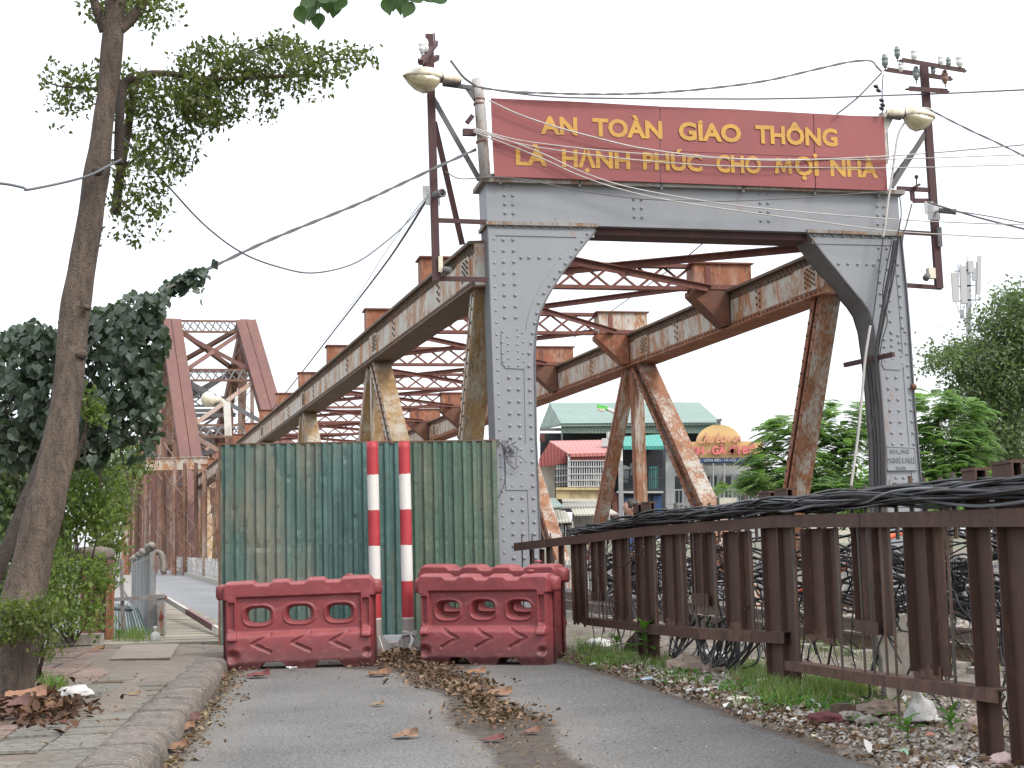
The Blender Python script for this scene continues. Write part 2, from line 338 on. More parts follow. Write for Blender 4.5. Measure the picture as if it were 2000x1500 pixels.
# ================================================================== GROUND
def xr(y):   # right edge of the asphalt
    return float(np.interp(y, [-5, 5, 8.84, 11.5, 14.5, 17.4, 21, 60], [3.4, 2.92, 2.42, 1.92, 1.32, .66, -.3, -12]))
def xk(y):   # foot of the kerb
    return float(np.interp(y, [-5, 9.57, 13.5, 17.9, 19.6, 20.6], [-.9, -2.48, -3.03, -3.68, -3.98, -4.35]))
def xL(d): return -.45-.2935*(d-20.7)          # outer face of the near (left) truss
def xR(d): return 4.96-.275*(d-22.95)          # inner face of the far (right) truss
def fbm(x, y, s=1.0, o=4): return mnoise.fractal(Vector((x*s, y*s, 3.1)), 1.0, 2.0, o)
def grid(xs_f, ys, z_f, nu):
    v = []; f = []
    for j, y in enumerate(ys):
        a, b = xs_f(y)
        for i in range(nu):
            x = a+(b-a)*i/(nu-1); v.append((x, y, z_f(x, y)))
    for j in range(len(ys)-1):
        for i in range(nu-1):
            k = j*nu+i; f.append((k, k+1, k+nu+1, k+nu))
    return v, f
# wide terrain
t = NT('dusty_earth'); c = t.mix(t.ramp(t.noise(.35, 8, .65), [(.35,0),(.65,1)]), (.13,.115,.085), (.10,.12,.06)); t.bump(t.noise(4, 6), .4, .05); M['earth'] = t.fin(c, .95)
b = MB(); b.add([(-1500,-60,-.25),(1500,-60,-.25),(1500,2500,-.25),(-1500,2500,-.25)], [(0,1,2,3)]); struct(b, 'ground', M['earth'])
# asphalt with dirt mask
t = NT('worn_asphalt')
fine = t.noise(38, 5, .82); med = t.noise(24, 5, .65); big = t.noise(.7, 5, .6)
c = t.mix(t.ramp(big, [(.35,0),(.65,1)]), (.098,.096,.093), (.140,.137,.131))
c = t.mix(t.ramp(fine, [(.42,0),(.58,1)]), t.mix(1.0, c, (.48,.48,.49), 'MULTIPLY'), t.mix(1.0, c, (1.45,1.44,1.41), 'MULTIPLY'))
c = t.mix(t.math('MULTIPLY', t.ramp(t.vor(42), [(.05,1),(.17,0)]), .55), c, (.32,.31,.29))
c = t.mix(t.math('MULTIPLY', t.attr('fresh'), .5), c, t.mix(1.0, c, (.58,.58,.60), 'MULTIPLY')); c = t.mix(t.math('MULTIPLY', t.math('MULTIPLY', t.ramp(t.vor(34), [(.04,1),(.15,0)]), t.attr('fresh')), .7), c, (.30,.30,.29))
d = t.attr('dirt'); dn = t.math('ADD', d, t.math('MULTIPLY', t.math('SUBTRACT', t.noise(5, 9, .75), .5), 1.1))
dc = t.mix(t.ramp(t.noise(9, 8, .7), [(.35,0),(.65,1)]), (.032,.024,.018), (.085,.062,.045))
c = t.mix(t.math('MULTIPLY', t.ramp(dn, [(.34,0),(.62,1)]), .97), c, dc)
du = t.math('ADD', t.attr('dust'), t.math('MULTIPLY', t.math('SUBTRACT', t.noise(7, 8, .72), .5), .9))
c = t.mix(t.math('MULTIPLY', t.math('MULTIPLY', t.ramp(du, [(.35,0),(1.0,1)]), .42), t.math('SUBTRACT', 1.0, t.ramp(dn, [(.32,0),(.66,1)]))), c, (.20,.17,.135))
cr1 = t.ramp(t.vor(.9, t.mapped((1,1,1)), 'DISTANCE_TO_EDGE'), [(0,1),(.006,0)]); c = t.mix(t.math('MULTIPLY', t.math('MULTIPLY', cr1, t.ramp(t.noise(.5), [(.5,0),(.6,1)])), .5), c, (.05,.045,.04))
t.bump(t.math('ADD', fine, t.math('MULTIPLY', med, .7)), .55, .006); M['asphalt'] = t.fin(c, .88)
ys = list(np.arange(-4, 23.01, .14)); NU = 70
def xc(y): return float(np.interp(y, [4, 9.2, 11.9, 14.06, 16.5, 18.4, 23], [.75, .17, -.16, -.50, -1.05, -1.6, -2.6]))
v, f = grid(lambda y: (xk(y)-.5, xr(y)+.05*math.sin(y*3.1)+.07*fbm(y, 1, 1.3)), ys, lambda x, y: .012*fbm(x, y, .5)+.0, NU)
road_me = bpy.data.meshes.new('road'); road_me.from_pydata(v, [], f); road_me.update()
da = road_me.attributes.new('dirt', 'FLOAT', 'POINT'); ua = road_me.attributes.new('dust', 'FLOAT', 'POINT')
dv = []; uv_ = []
for (x, y, z) in v:
    w = .38+.10*math.sin(y*1.3)+.75*min(1, (y-16.6)/1.2) if y > 16.6 else .34+.08*math.sin(y*1.7)
    q = max(0, 1-abs(x-xc(y))/(w*1.5)); q2 = max(0, 1-abs(x-xc(y))/(w*3.4))
    e = max(0, 1-(x-xk(y)-.02)/.42); e2 = max(0, 1-(xr(y)-x)/.28)
    dv.append(max(min(1, q*1.5), .9*e*e, .8*e2)); uv_.append(max(q2, min(1, 1-(x-xk(y)-.02)/.85) if x < xk(y)+.85 else 0, .5*e2))
fa = road_me.attributes.new('fresh', 'FLOAT', 'POINT'); fa.data.foreach_set('value', [max(0., min(1., (x-xc(y)-.25)/.9)) for x, y, z in v]); ua = road_me.attributes['dust']; da = road_me.attributes['dirt']; da.data.foreach_set('value', dv); ua.data.foreach_set('value', uv_)
road = link_mesh('road', road_me, None, M['asphalt']); road['kind'] = 'structure'
for p in road_me.polygons: p.use_smooth = True
# bridge carriageway left of the truss and its plank-marked walkway
t = NT('pale_bridge_concrete'); c = t.mix(t.ramp(t.noise(.6, 7, .65), [(.3,0),(.7,1)]), (.20,.205,.21), (.255,.255,.255)); t.bump(t.noise(60, 4), .3, .004); M['bridgeroad'] = t.fin(c, .85)
b = MB(); b.add([(-8.0,20.6,.03),(-.9,20.6,.03),(xL(60)-.6,60,.03),(xL(60)-4.4,60,.03),(xL(150)-4.4,150,.03),(xL(150)-.6,150,.03)], [(0,1,2,3),(3,2,5,4)]); struct(b, 'bridge_road', M['bridgeroad'])
b = MB(); b.add([(-6,21.5,-.02),(7,22.6,-.02),(xR(150)+2,150,-.02),(xL(150)-8,150,-.02)], [(0,1,2,3)]); struct(b, 'bridge_deck', M['concrete'])
t = NT('beige_plank'); c = t.mix(t.ramp(t.noise(3, 6, .6), [(.3,0),(.7,1)]), (.27,.24,.19), (.34,.31,.25)); t.bump(t.noise(30, 4), .3, .004); M['plank'] = t.fin(c, .9)
walk = MB(); walk.add([(-6.35,20.8,.10),(-4.4,20.8,.10),(-5.75,26.8,.10),(-11.0,43.5,.10),(-27,100,.10),(-29,100,.10),(-12.1,43.5,.10),(-7.0,26.8,.10)], [(0,1,2,7),(7,2,3,6),(6,3,4,5)])
wk = struct(walk, 'walkway', M['concrete'])
def wl_(y): return float(np.interp(y, [20.8,26.8,43.5], [-6.35,-7.0,-12.1]))
def wr_(y): return float(np.interp(y, [20.8,26.8,43.5], [-4.4,-5.75,-11.0]))
y = 20.9; k = 0
while y < 43:
    st = .28*(1+ (y-20)/40)
    b = MB(); z1 = .155+random.uniform(-.006, .008); y1 = y+st*.93
    b.hexa([(wl_(y),y,.103),(wr_(y),y,.103),(wr_(y1),y1,.103),(wl_(y1),y1,.103),(wl_(y),y,z1),(wr_(y),y,z1),(wr_(y1),y1,z1),(wl_(y1),y1,z1)])
    b.build('plank', M['plank'], wk); y += st; k += 1

# ---- pavement: slab, tiles, kerb
KD = Vector((-.1447, .9895, 0)); KL = Vector((-.9895, -.1447, 0))
b = MB(); pav = []
ysp = [0,4,8,9.57,12,14,16,17.9,19.6,20.6,21.6]
vs_ = [(xk(y)-.33, y, .128) for y in ysp]+[(-13, y, .128) for y in ysp]; n = len(ysp)
b.add(vs_, [(i, i+1, i+1+n, i+n) for i in range(n-1)])
t = NT('dirty_mortar'); M['mortar'] = None
c = t.mix(t.ramp(t.noise(4, 8, .7), [(.35,0),(.65,1)]), (.095,.075,.055), (.165,.135,.105)); t.bump(t.noise(20, 6), .6, .01); M['mortar'] = t.fin(c, .95)
pave = struct(b, 'pavement', M['mortar'])
def tilemat(name, c1, c2):
    t = NT(name); g = t.n.new('ShaderNodeNewGeometry'); po = g.outputs['Position']
    # fish-scale arcs: shifted rows of circles, period = a third of a tile
    sx = t.n.new('ShaderNodeSeparateXYZ'); t.l.new(t.mapped((1,1,1), (0,0,-R(8.32)), po), sx.inputs[0])
    sc = .14
    yv = t.math('DIVIDE', sx.outputs[1], sc); xv = t.math('DIVIDE', sx.outputs[0], sc)
    row = t.math('FLOOR', yv); fy = t.math('FRACT', yv); sh = t.math('MULTIPLY', t.math('MODULO', row, 2.0), .5)
    fx = t.math('SUBTRACT', t.math('FRACT', t.math('ADD', xv, sh)), .5)
    r_ = t.math('SQRT', t.math('ADD', t.math('MULTIPLY', fx, fx), t.math('MULTIPLY', t.math('MULTIPLY', fy, fy), .55)))
    line = t.ramp(t.math('ABSOLUTE', t.math('SUBTRACT', r_, .47)), [(.02,1),(.11,0)])
    wear = t.ramp(t.noise(3.2, 6, .65, po), [(.42,.1),(.6,1)]); line = t.math('MULTIPLY', line, wear)
    col = t.mix(t.ramp(t.noise(2.6, 8, .7, po), [(.3,0),(.7,1)]), c1, c2)
    col = t.mix(t.math('MULTIPLY', t.ramp(t.noise(1.3, 8, .7, po), [(.46,0),(.60,1)]), .8), col, (.145,.112,.085))
    col = t.mix(t.math('MULTIPLY', t.ramp(t.noise(22, 6, .85, po), [(.50,0),(.60,1)]), .6), col, (.07,.06,.05)); col = t.mix(1.0, col, t.ramp(t.objrand(), [(0,.85),(1,1.12)]), 'MULTIPLY')
    col = t.mix(t.math('MULTIPLY', line, .75), col, (.055,.045,.037))
    t.bump(t.math('SUBTRACT', t.noise(40, 4, .6, po), t.math('MULTIPLY', line, 1.6)), .5, .006); return t.fin(col, .9)
M['tile_g'] = tilemat('grey_green_scallop_tile', (.135,.13,.108), (.185,.175,.148)); M['tile_p'] = tilemat('pink_scallop_tile', (.20,.135,.108), (.26,.185,.15))
def trow(i, j):
    if j == 0 or (j == 1 and i > 2): return 'tile_g'
    return 'tile_p' if (i*7+j*3) % 11 else 'tile_g'
TS = .40; O = Vector((-2.48-.40, 9.57, 0))+KD*(-2.1)
sh = {}
ntile = 0
for i in range(0, 33):
    for j in range(0, 14):
        c0 = O+KD*(i*TS)+KL*(j*TS+.02)
        cx = c0+KD*.2+KL*.2
        if cx.y > 20.9 or cx.y < 7.6: continue
        pxx = 1000+F_PX*(cx-EYE).dot(_R)/(cx-EYE).dot(_F)
        if pxx < -60: continue
        if cx.x > xk(cx.y)-.48: continue
        if G(235,1290,.15).x < cx.x < G(345,1260,.15).x and G(290,1290,.15).y < cx.y < G(290,1256,.15).y: continue
        if random.random() < .03: continue
        mt = trow(i, j); q = (mt, random.randint(0, 3))
        if q not in sh:
            g = .006+.004*random.random(); b = MB(); e = .004
            zt = [random.uniform(-.003,.003) for _ in range(4)]
            x1 = TS-g
            b.hexa([(g,g,-.02),(x1,g,-.02),(x1,x1,-.02),(g,x1,-.02),(g+e,g+e,zt[0]),(x1-e,g+e,zt[1]),(x1-e,x1-e,zt[2]),(g+e,x1-e,zt[3])])
            sh[q] = b.mesh('paving_tile'); sh[q].materials.append(M[mt])
        o = link_mesh('paving_tile', sh[q], pave); o.location = c0+Vector((0,0,.150+random.uniform(-.006,.006)+ .012*fbm(cx.x, cx.y, 1.1)))
        o.rotation_euler = (random.gauss(0,.008), random.gauss(0,.008), R(8.32)+math.pi/2+random.gauss(0,.006)); ntile += 1
# cement patches over the tiles
t = NT('cement_smear'); c = t.mix(t.ramp(t.noise(3.5, 9, .72), [(.3,0),(.7,1)]), (.13,.105,.082), (.195,.165,.135)); c = t.mix(t.math('MULTIPLY', t.ramp(t.noise(15, 8, .85), [(.50,0),(.58,1)]), .6), c, (.075,.06,.048)); t.bump(t.noise(12, 8), .7, .012); M['smear'] = t.fin(c, .92)
for (pxl, lab) in (([(150,1285),(235,1262),(425,1262),(400,1290),(345,1330),(255,1330),(205,1310)], 0),([(150,1380),(215,1345),(255,1325),(290,1350),(235,1385),(190,1400)], 1)):
    b = MB(); pts = [G(x, y, .166) for x, y in pxl]; cc = sum(pts, Vector())/len(pts); n = 26; ring = cat_curve(pts+[pts[0]], 5)[:-1]; m = len(ring); vs_ = [cc]+[p+Vector((0,0,-.001)) for p in [cc+(r-cc)*(.72+.1*mnoise.noise(r*3)) for r in ring]]+[Vector((r.x+.05*mnoise.noise(r*5), r.y+.05*mnoise.noise(r*4), .140)) for r in ring]
    b.add(vs_, [(0, 1+i, 1+(i+1)%m) for i in range(m)]+[(1+i, 1+m+i, 1+m+(i+1)%m, 1+(i+1)%m) for i in range(m)]); b.build('cement_patch', M['smear'], pave, True)
# kerb stones
t = NT('weathered_kerb'); g = t.n.new('ShaderNodeNewGeometry'); sn = t.n.new('ShaderNodeSeparateXYZ'); t.l.new(g.outputs['Normal'], sn.inputs[0])
po = g.outputs['Position']
c = t.mix(t.ramp(t.noise(3, 8, .7, po), [(.35,0),(.65,1)]), (.135,.105,.083), (.20,.172,.145))
gr = t.math('MULTIPLY', t.ramp(t.noise(17, 8, .88, po), [(.46,0),(.54,1)]), t.ramp(t.noise(.8, 3, .5, po), [(.40,.35),(.52,1)]))
c = t.mix(t.math('MULTIPLY', gr, .85), c, (.07,.062,.055)); c = t.mix(t.math('MULTIPLY', t.ramp(t.noise(26, 6, .85, po), [(.55,0),(.60,1)]), .7), c, (.38,.36,.33)); c = t.mix(t.math('MULTIPLY', t.ramp(t.noise(2.1, 8, .8, po), [(.52,0),(.60,1)]), .6), c, (.075,.06,.048))
t.bump(t.math('ADD', t.noise(35, 6, .75, po), t.noise(8, 5, .6, po)), .85, .014); M['kerb'] = t.fin(c, .93)
kerb = thing('kerb', None, None, (0,0,0)); kerb['kind'] = 'structure'
def kerb_path():
    ys = list(np.arange(4, 19.7, .1)); pts = [Vector((xk(y), y, 0)) for y in ys]
    # rounded end turning left
    c = pts[-1]; 
    for a in range(10, 95, 8):
        pts.append(Vector((c.x-.62*(1-math.cos(R(a)))*1.0, c.y+.62*math.sin(R(a)), 0)))
    for k in range(1, 14): pts.append(pts[-1]+Vector((-.14, .01, 0)))
    return pts
kp = kerb_path(); prof = [(0,-.05),(.012,.06),(.03,.115),(.07,.15),(.13,.163),(.22,.165),(.33,.163),(.42,.158),(.44,.12)]
L = 0; seg = []; cur = [kp[0]]
for a, b_ in zip(kp[:-1], kp[1:]):
    L += (b_-a).length; cur.append(b_)
    if L > .95: seg.append(cur); cur = [b_]; L = 0
if len(cur) > 2: seg.append(cur)
for sgi, sg in enumerate(seg):
    b = MB(); m = len(sg); n = len(prof); vs_ = []
    for i, p in enumerate(sg):
        tt = (sg[min(i+1,m-1)]-sg[max(i-1,0)]).normalized(); left = Vector((-tt.y, tt.x, 0)); gap = (.004 if i == 0 else (-.004 if i == m-1 else 0))
        drop = (.004 if i in (0, m-1) else 0)
        for (u, z) in prof:
            w = .012*mnoise.noise(Vector((p.x*3+u*9, p.y*3, z*9))) + .03*max(0, mnoise.noise(Vector((p.x*1.7, p.y*1.7, u*4)))-.2)
            q = p+left*(u+w)+tt*gap; vs_.append((q.x, q.y, z - (drop if z > .1 else 0) + .012*mnoise.noise(Vector((q.x*4, q.y*4, 5)))-(.03*max(0, mnoise.noise(Vector((q.x*2.2, q.y*2.2, 9)))-.25) if z > .1 else 0)))
    b.add(vs_, [(i*n+k, i*n+k+1, (i+1)*n+k+1, (i+1)*n+k) for i in range(m-1) for k in range(n-1)]+[tuple(range(n)), tuple((m-1)*n+k for k in range(n-1,-1,-1))])
    b.build('kerb_stone', M['kerb'], kerb, True)

# ---- gravelly verge right of the road (rises gently to the track bed)
def zv(x, y):
    e = x-xr(y)
    h = -.05+.075*min(1, max(0, (e+.05)/.25)) + .03*fbm(x, y, 1.7)*min(1, max(0, e)) + .02*fbm(x, y, 5)*min(1, max(0, e/.3))
    if e > 1.0: h += .06*min(1, (e-1.0)/1.5)
    return h
t = NT('pebbly_verge_soil'); c = t.mix(t.ramp(t.noise(1.4, 8, .7), [(.35,0),(.6,1)]), (.085,.066,.05), (.19,.165,.135))
c = t.mix(t.ramp(t.vor(34), [(.1,1),(.32,0)]), c, t.mix(t.ramp(t.noise(30, 2), [(.35,0),(.65,1)]), (.18,.145,.115), (.44,.42,.39))); t.bump(t.math('SUBTRACT', 1.0, t.vor(34)), .8, .02); M['verge'] = t.fin(c, .95)
v, f = grid(lambda y: (xr(y)-.35, xr(y)+11), list(np.arange(3.5, 27, .12)), zv, 90)
b = MB(); b.v = v; b.f = f; struct(b, 'gravel_verge', M['verge'], True)
# far ballast field
b = MB(); b.add([(-.5,26.8,.05),(60,26.8,.05),(60,120,.05),(-20,120,.05)], [(0,1,2,3)]); struct(b, 'track_bed', M['verge'])
# ---- rails, sleepers
AX = Vector((-.275, 1, 0)).normalized(); AXL = Vector((-AX.y, AX.x, 0))
M['railtop'] = rusty('worn_rail_steel', (.10,.08,.07), (.12,.065,.045), amount=.5, rough=.5)
trk = thing('railway_track', 'rusty railway track running behind the brown fence to the portal', 'railway track', (5.4, 13, .05))
p0 = Vector((3.8, 18.4, .07))
for k in range(-14, 34):
    c = p0+AX*(k*.62)-AXL*.72; b = MB(); b.bar(c+AXL*1.15+Vector((0,0,.0)), c-AXL*1.15, .22, .14, AX); b.build('sleeper', M['concrete'], trk)
for off in (0, -1.435):
    o = p0-AXL*(-off)*1.0+Vector((0,0,.07)); b = MB(); a = o-AX*11; e = o+AX*60
    b.bar(a+Vector((0,0,.01)), e+Vector((0,0,.01)), .14, .02, AXL); b.bar(a+Vector((0,0,.08)), e+Vector((0,0,.08)), .02, .12, AXL); b.bar(a+Vector((0,0,.155)), e+Vector((0,0,.155)), .07, .035, AXL)
    b.build('rail', M['railtop'], trk)
tr2 = thing('railway_track', 'second rusty railway track lying beyond the nearer one', 'railway track', (9.5, 13, .05))
for off in (-4.3, -5.73):
    o = p0-AXL*(-off)+Vector((0,0,.07)); b = MB(); a = o-AX*8; e = o+AX*60
    b.bar(a+Vector((0,0,.08)), e+Vector((0,0,.08)), .03, .15, AXL); b.bar(a+Vector((0,0,.165)), e+Vector((0,0,.165)), .07, .035, AXL); b.build('rail', M['railtop'], tr2)
# ================================================================== PORTAL GATE
PY = R(12.0); PU = Vector((math.cos(PY), math.sin(PY), 0)); PN = Vector((-math.sin(PY), math.cos(PY), 0)); Z = Vector((0,0,1))
p_ = P(952, 800, 20.6); PO = Vector((p_.x, p_.y, 0))
def pp(px, py):      # photo pixel -> (u, z) on the portal front plane
    q = PL(px, py, PO, PN)-PO; return (q.dot(PU), q.z)
def pw(u, z, n=0.0): return PO+PU*u+Z*z+PN*n
def poly(pxs): return [pp(x, y) for x, y in pxs]
portal = thing('steel_bridge_portal', 'tall grey riveted steel portal spanning the railway at the bridge end', 'bridge portal', tuple(pw(3.3, 0)))
LCOL = [(952,437),(1162,441),(1162,450),(1140,478),(1117,507),(1101,528),(1087,549),(1073,571),(1062,592),(1053,613),(1048,635),(1045,662),(1043,700),(1044,760),(1046,860),(1050,960),(1054,1060),(1062,1240),(982,1240),(976,1100),(968,860),(960,640)]
RCOL = [(1576,455),(1757,460),(1760,490),(1767,560),(1773,633),(1784,800),(1797,950),(1815,1190),(1742,1190),(1735,1100),(1729,960),(1727,867),(1719,760),(1712,690),(1705,640),(1695,608),(1683,590),(1670,575),(1652,553),(1632,528),(1606,497)]
def column(pxs, name):
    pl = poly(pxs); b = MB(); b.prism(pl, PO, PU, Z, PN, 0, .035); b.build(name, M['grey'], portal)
    b = MB(); b.prism(pl, PO, PU, Z, PN, .50, .53); b.build(name+'_back_plate', M['grey_dark'], portal)  # back plate darker than the front: shade put into its colour
    return pl
Lp = column(LCOL, 'column'); Rp = column(RCOL, 'column')
def edge_band(pxs, w, name, n0=-.012, n1=.0):
    "flat strip of width w (m) along inside of the px path"
    pts = [Vector(pp(x, y)) if False else Vector((*pp(x, y), 0)) for x, y in pxs]; b = MB(); A = []; B = []
    for i, p in enumerate(pts):
        tt = (pts[min(i+1, len(pts)-1)]-pts[max(i-1, 0)]).normalized(); nn = Vector((-tt.y, tt.x, 0)); A.append(p); B.append(p+nn*w)
    m = len(pts); vs_ = [pw(p.x, p.y, n0) for p in A]+[pw(p.x, p.y, n0) for p in B]+[pw(p.x, p.y, n1) for p in A]+[pw(p.x, p.y, n1) for p in B]
    f = []
    for i in range(m-1): f += [(i, i+1, m+i+1, m+i), (i, i+1, 2*m+i+1, 2*m+i), (m+i, m+i+1, 3*m+i+1, 3*m+i)]
    f += [(0, m, 3*m, 2*m), (m-1, 2*m-1, 4*m-1, 3*m-1)]
    b.add(vs_, f); return b.build(name, M['grey'], portal)
# flange angles riveted along the curved and straight edges
LIN = [(1162,450),(1140,478),(1117,507),(1101,528),(1087,549),(1073,571),(1062,592),(1053,613),(1048,635),(1045,662),(1043,700),(1044,760),(1046,860),(1050,960),(1054,1060),(1062,1235)]
edge_band(LIN, -.155, 'edge_angle'); edge_band([(953,445),(960,640),(968,860),(976,1100),(982,1235)], .11, 'edge_angle')
RIN = [(1742,1190),(1735,1100),(1729,960),(1727,867),(1719,760),(1712,690),(1705,640),(1695,608),(1683,590),(1670,575),(1652,553),(1632,528),(1606,497),(1578,459)]
edge_band([(1757,462),(1767,560),(1773,633),(1784,800),(1797,950),(1813,1180)], -.13, 'edge_angle')
edge_band([(960,447),(1160,452)], -.10, 'edge_angle', -.014, -.0125); edge_band([(1585,464),(1752,468)], -.10, 'edge_angle', -.014, -.0125)
# soffit strips closing the box section between front and back plates
def soffit(pxs, name, n0=.03, n1=.52, ov=.0):
    pts = poly(pxs); b = MB(); m = len(pts); th = .02
    for i in range(m-1):
        a, c = Vector((*pts[i], 0)), Vector((*pts[i+1], 0)); nn = Vector((-(c-a).y, (c-a).x, 0)).normalized()*th
        b.hexa([pw(a.x,a.y,n0), pw(c.x,c.y,n0), pw(c.x,c.y,n1), pw(a.x,a.y,n1), pw(a.x+nn.x,a.y+nn.y,n0), pw(c.x+nn.x,c.y+nn.y,n0), pw(c.x+nn.x,c.y+nn.y,n1), pw(a.x+nn.x,a.y+nn.y,n1)])
    return b.build(name, M['grey_dark'], portal)  # soffits and sides get a shaded version of the portal grey
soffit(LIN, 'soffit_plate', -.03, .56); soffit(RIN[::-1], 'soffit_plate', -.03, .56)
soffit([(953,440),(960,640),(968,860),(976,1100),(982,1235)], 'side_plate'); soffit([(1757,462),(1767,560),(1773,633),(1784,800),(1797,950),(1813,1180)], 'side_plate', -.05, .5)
# inner liner panel of right column (grooved)
b = MB()
for s_ in (.14,.24,.34): 
    pts = poly([(1712,690),(1719,760),(1727,867),(1729,960),(1735,1100)])
    for a, c in zip(pts[:-1], pts[1:]): b.bar(pw(a[0]-.02, a[1], s_), pw(c[0]-.02, c[1], s_), .02, .03, PN)
b.build('liner_strip', M['grey_dark'], portal)  # strips coloured dark like the shaded inner side
# cross beam
BM = [(948,356),(1752,379),(1757,459),(951,436)]
b = MB(); b.prism(poly(BM), PO, PU, Z, PN, -.03, .56); b.build('beam', M['grey'], portal)
a = pp(938,352); c = pp(1760,377); b = MB(); b.hexa([pw(a[0],a[1]-.05,-.13),pw(c[0],c[1]-.05,-.13),pw(c[0],c[1]-.05,.65),pw(a[0],a[1]-.05,.65),pw(a[0],a[1]+.02,-.13),pw(c[0],c[1]+.02,-.13),pw(c[0],c[1]+.02,.65),pw(a[0],a[1]+.02,.65)]); b.build('beam_top_flange', M['grey_dirty'], portal)
a = pp(948,436); c = pp(1166,441); b = MB(); b.hexa([pw(a[0],a[1]-.03,-.06),pw(c[0],c[1]-.03,-.06),pw(c[0],c[1]-.03,.6),pw(a[0],a[1]-.03,.6),pw(a[0],a[1]+.025,-.06),pw(c[0],c[1]+.025,-.06),pw(c[0],c[1]+.025,.6),pw(a[0],a[1]+.025,.6)]); b.build('bearing_plate', M['grey_dirty'], portal)
a = pp(1574,452); c = pp(1760,459); b = MB(); b.hexa([pw(a[0],a[1]-.03,-.06),pw(c[0],c[1]-.03,-.06),pw(c[0],c[1]-.03,.6),pw(a[0],a[1]-.03,.6),pw(a[0],a[1]+.025,-.06),pw(c[0],c[1]+.025,-.06),pw(c[0],c[1]+.025,.6),pw(a[0],a[1]+.025,.6)]); b.build('bearing_plate', M['grey_dirty'], portal)
a = pp(1160,440); c = pp(1580,453)
b = MB(); b.hexa([pw(a[0],a[1]-.12,.1),pw(c[0],c[1]-.12,.1),pw(c[0],c[1]-.12,.55),pw(a[0],a[1]-.12,.55),pw(a[0],a[1]-.005,.1),pw(c[0],c[1]-.005,.1),pw(c[0],c[1]-.005,.55),pw(a[0],a[1]-.005,.55)]); b.build('bottom_flange', M['maroon'], portal)  # flange coloured dark to stand for the shadow below the beam
# splice plates
for pl_, nm in (([(985,640),(995,640),(1022,640),(1030,650),(1031,708),(1022,721),(988,719),(980,710),(979,650)], 'splice_plate'), ([(1722,700),(1763,698),(1764,716),(1757,723),(1727,721),(1722,712)], 'splice_plate'),([(984,868),(1036,868),(1038,957),(988,957)], 'splice_plate'),([(1737,937),(1779,938),(1781,990),(1738,990)], 'splice_plate')):
    b = MB(); b.prism(poly(pl_), PO, PU, Z, PN, -.014, -.0005); b.build(nm, M['grey'], portal)
# rivets
RIV = [(math.cos(a)*r_, math.sin(a)*r_, -h) for r_, h in ((.029, 0), (.021, .017)) for a in [2*math.pi*k/6 for k in range(6)]]+[(0,0,-.023)]
RF = [(k, (k+1)%6, 6+(k+1)%6, 6+k) for k in range(6)]+[(6+k, 6+(k+1)%6, 12) for k in range(6)]
def rivets(pxs, name='rivets', n=-.001, mat='grey', s=1.0):
    b = MB()
    for x, y in pxs:
        u, z = pp(x, y); b.add([pw(u+p[0]*s, z+p[1]*s, n+p[2]*s) for p in RIV], RF)
    o = b.build(name, M[mat], portal, True, 'stuff'); return o
def rowpx(a, c, step): 
    L = math.dist(a, c); n = max(1, round(L/step)); return [(a[0]+(c[0]-a[0])*i/n, a[1]+(c[1]-a[1])*i/n) for i in range(n+1)]
rl = []
rl += rowpx((964,467),(976,840),23.5) + rowpx((976,863),(990,1200),24)
rl += rowpx((983,468),(986,620),22) + rowpx((1002,468),(1008,620),22)
rl += [(982,648),(991,658),(981,668),(992,672),(982,690),(992,685),(983,706),(993,700),(1010,643),(1011,657),(1020,650),(1010,673),(1022,668),(1011,686),(1022,690),(1012,700),(1023,706),(1012,714),(994,714)]
rl += [(1018,503),(1033,503),(1053,503),(1074,504),(1095,504)]
rl += rowpx((994,737),(1004,1090),23.7)+rowpx((1012,737),(1024,1090),23.7)
rl += [(970,441+0)]*0
rivets(rl)
rb = rowpx((1147,457),(1062,573),17)+rowpx((1052,592),(1033,690),22)+rowpx((1033,715),(1046,1090),23.7)
rb += rowpx((968,441),(1150,445),19); 
rivets([(x, y) for x, y in rb], n=-.0125)
rr = []
rr += rowpx((1716,484),(1722,640),21)+rowpx((1732,485),(1740,648),21)+[(1638,515),(1656,515),(1675,516),(1693,516),(1706,517)]
rr += rowpx((1741,650),(1742,700),14)+rowpx((1727,663),(1728,705),14)+rowpx((1754,655),(1762,710),14)
rr += rowpx((1733,737),(1744,867),21.7)+rowpx((1750,737),(1762,867),21.7)+[(1750,933),(1765,933),(1783,935),(1736,960)]
rivets(rr)
rivets(rowpx((1753,517),(1762,640),20)+rowpx((1767,648),(1784,867),21.5)+rowpx((1590,459),(1740,464),19), n=-.0125)
bm = []
for x0 in (984, 1000, 1236, 1251, 1483, 1498, 1711, 1724):
    y0 = 365+(x0-984)*.03; bm += rowpx((x0, y0), (x0+2, y0+52), 17)
rivets(bm, n=-.031)
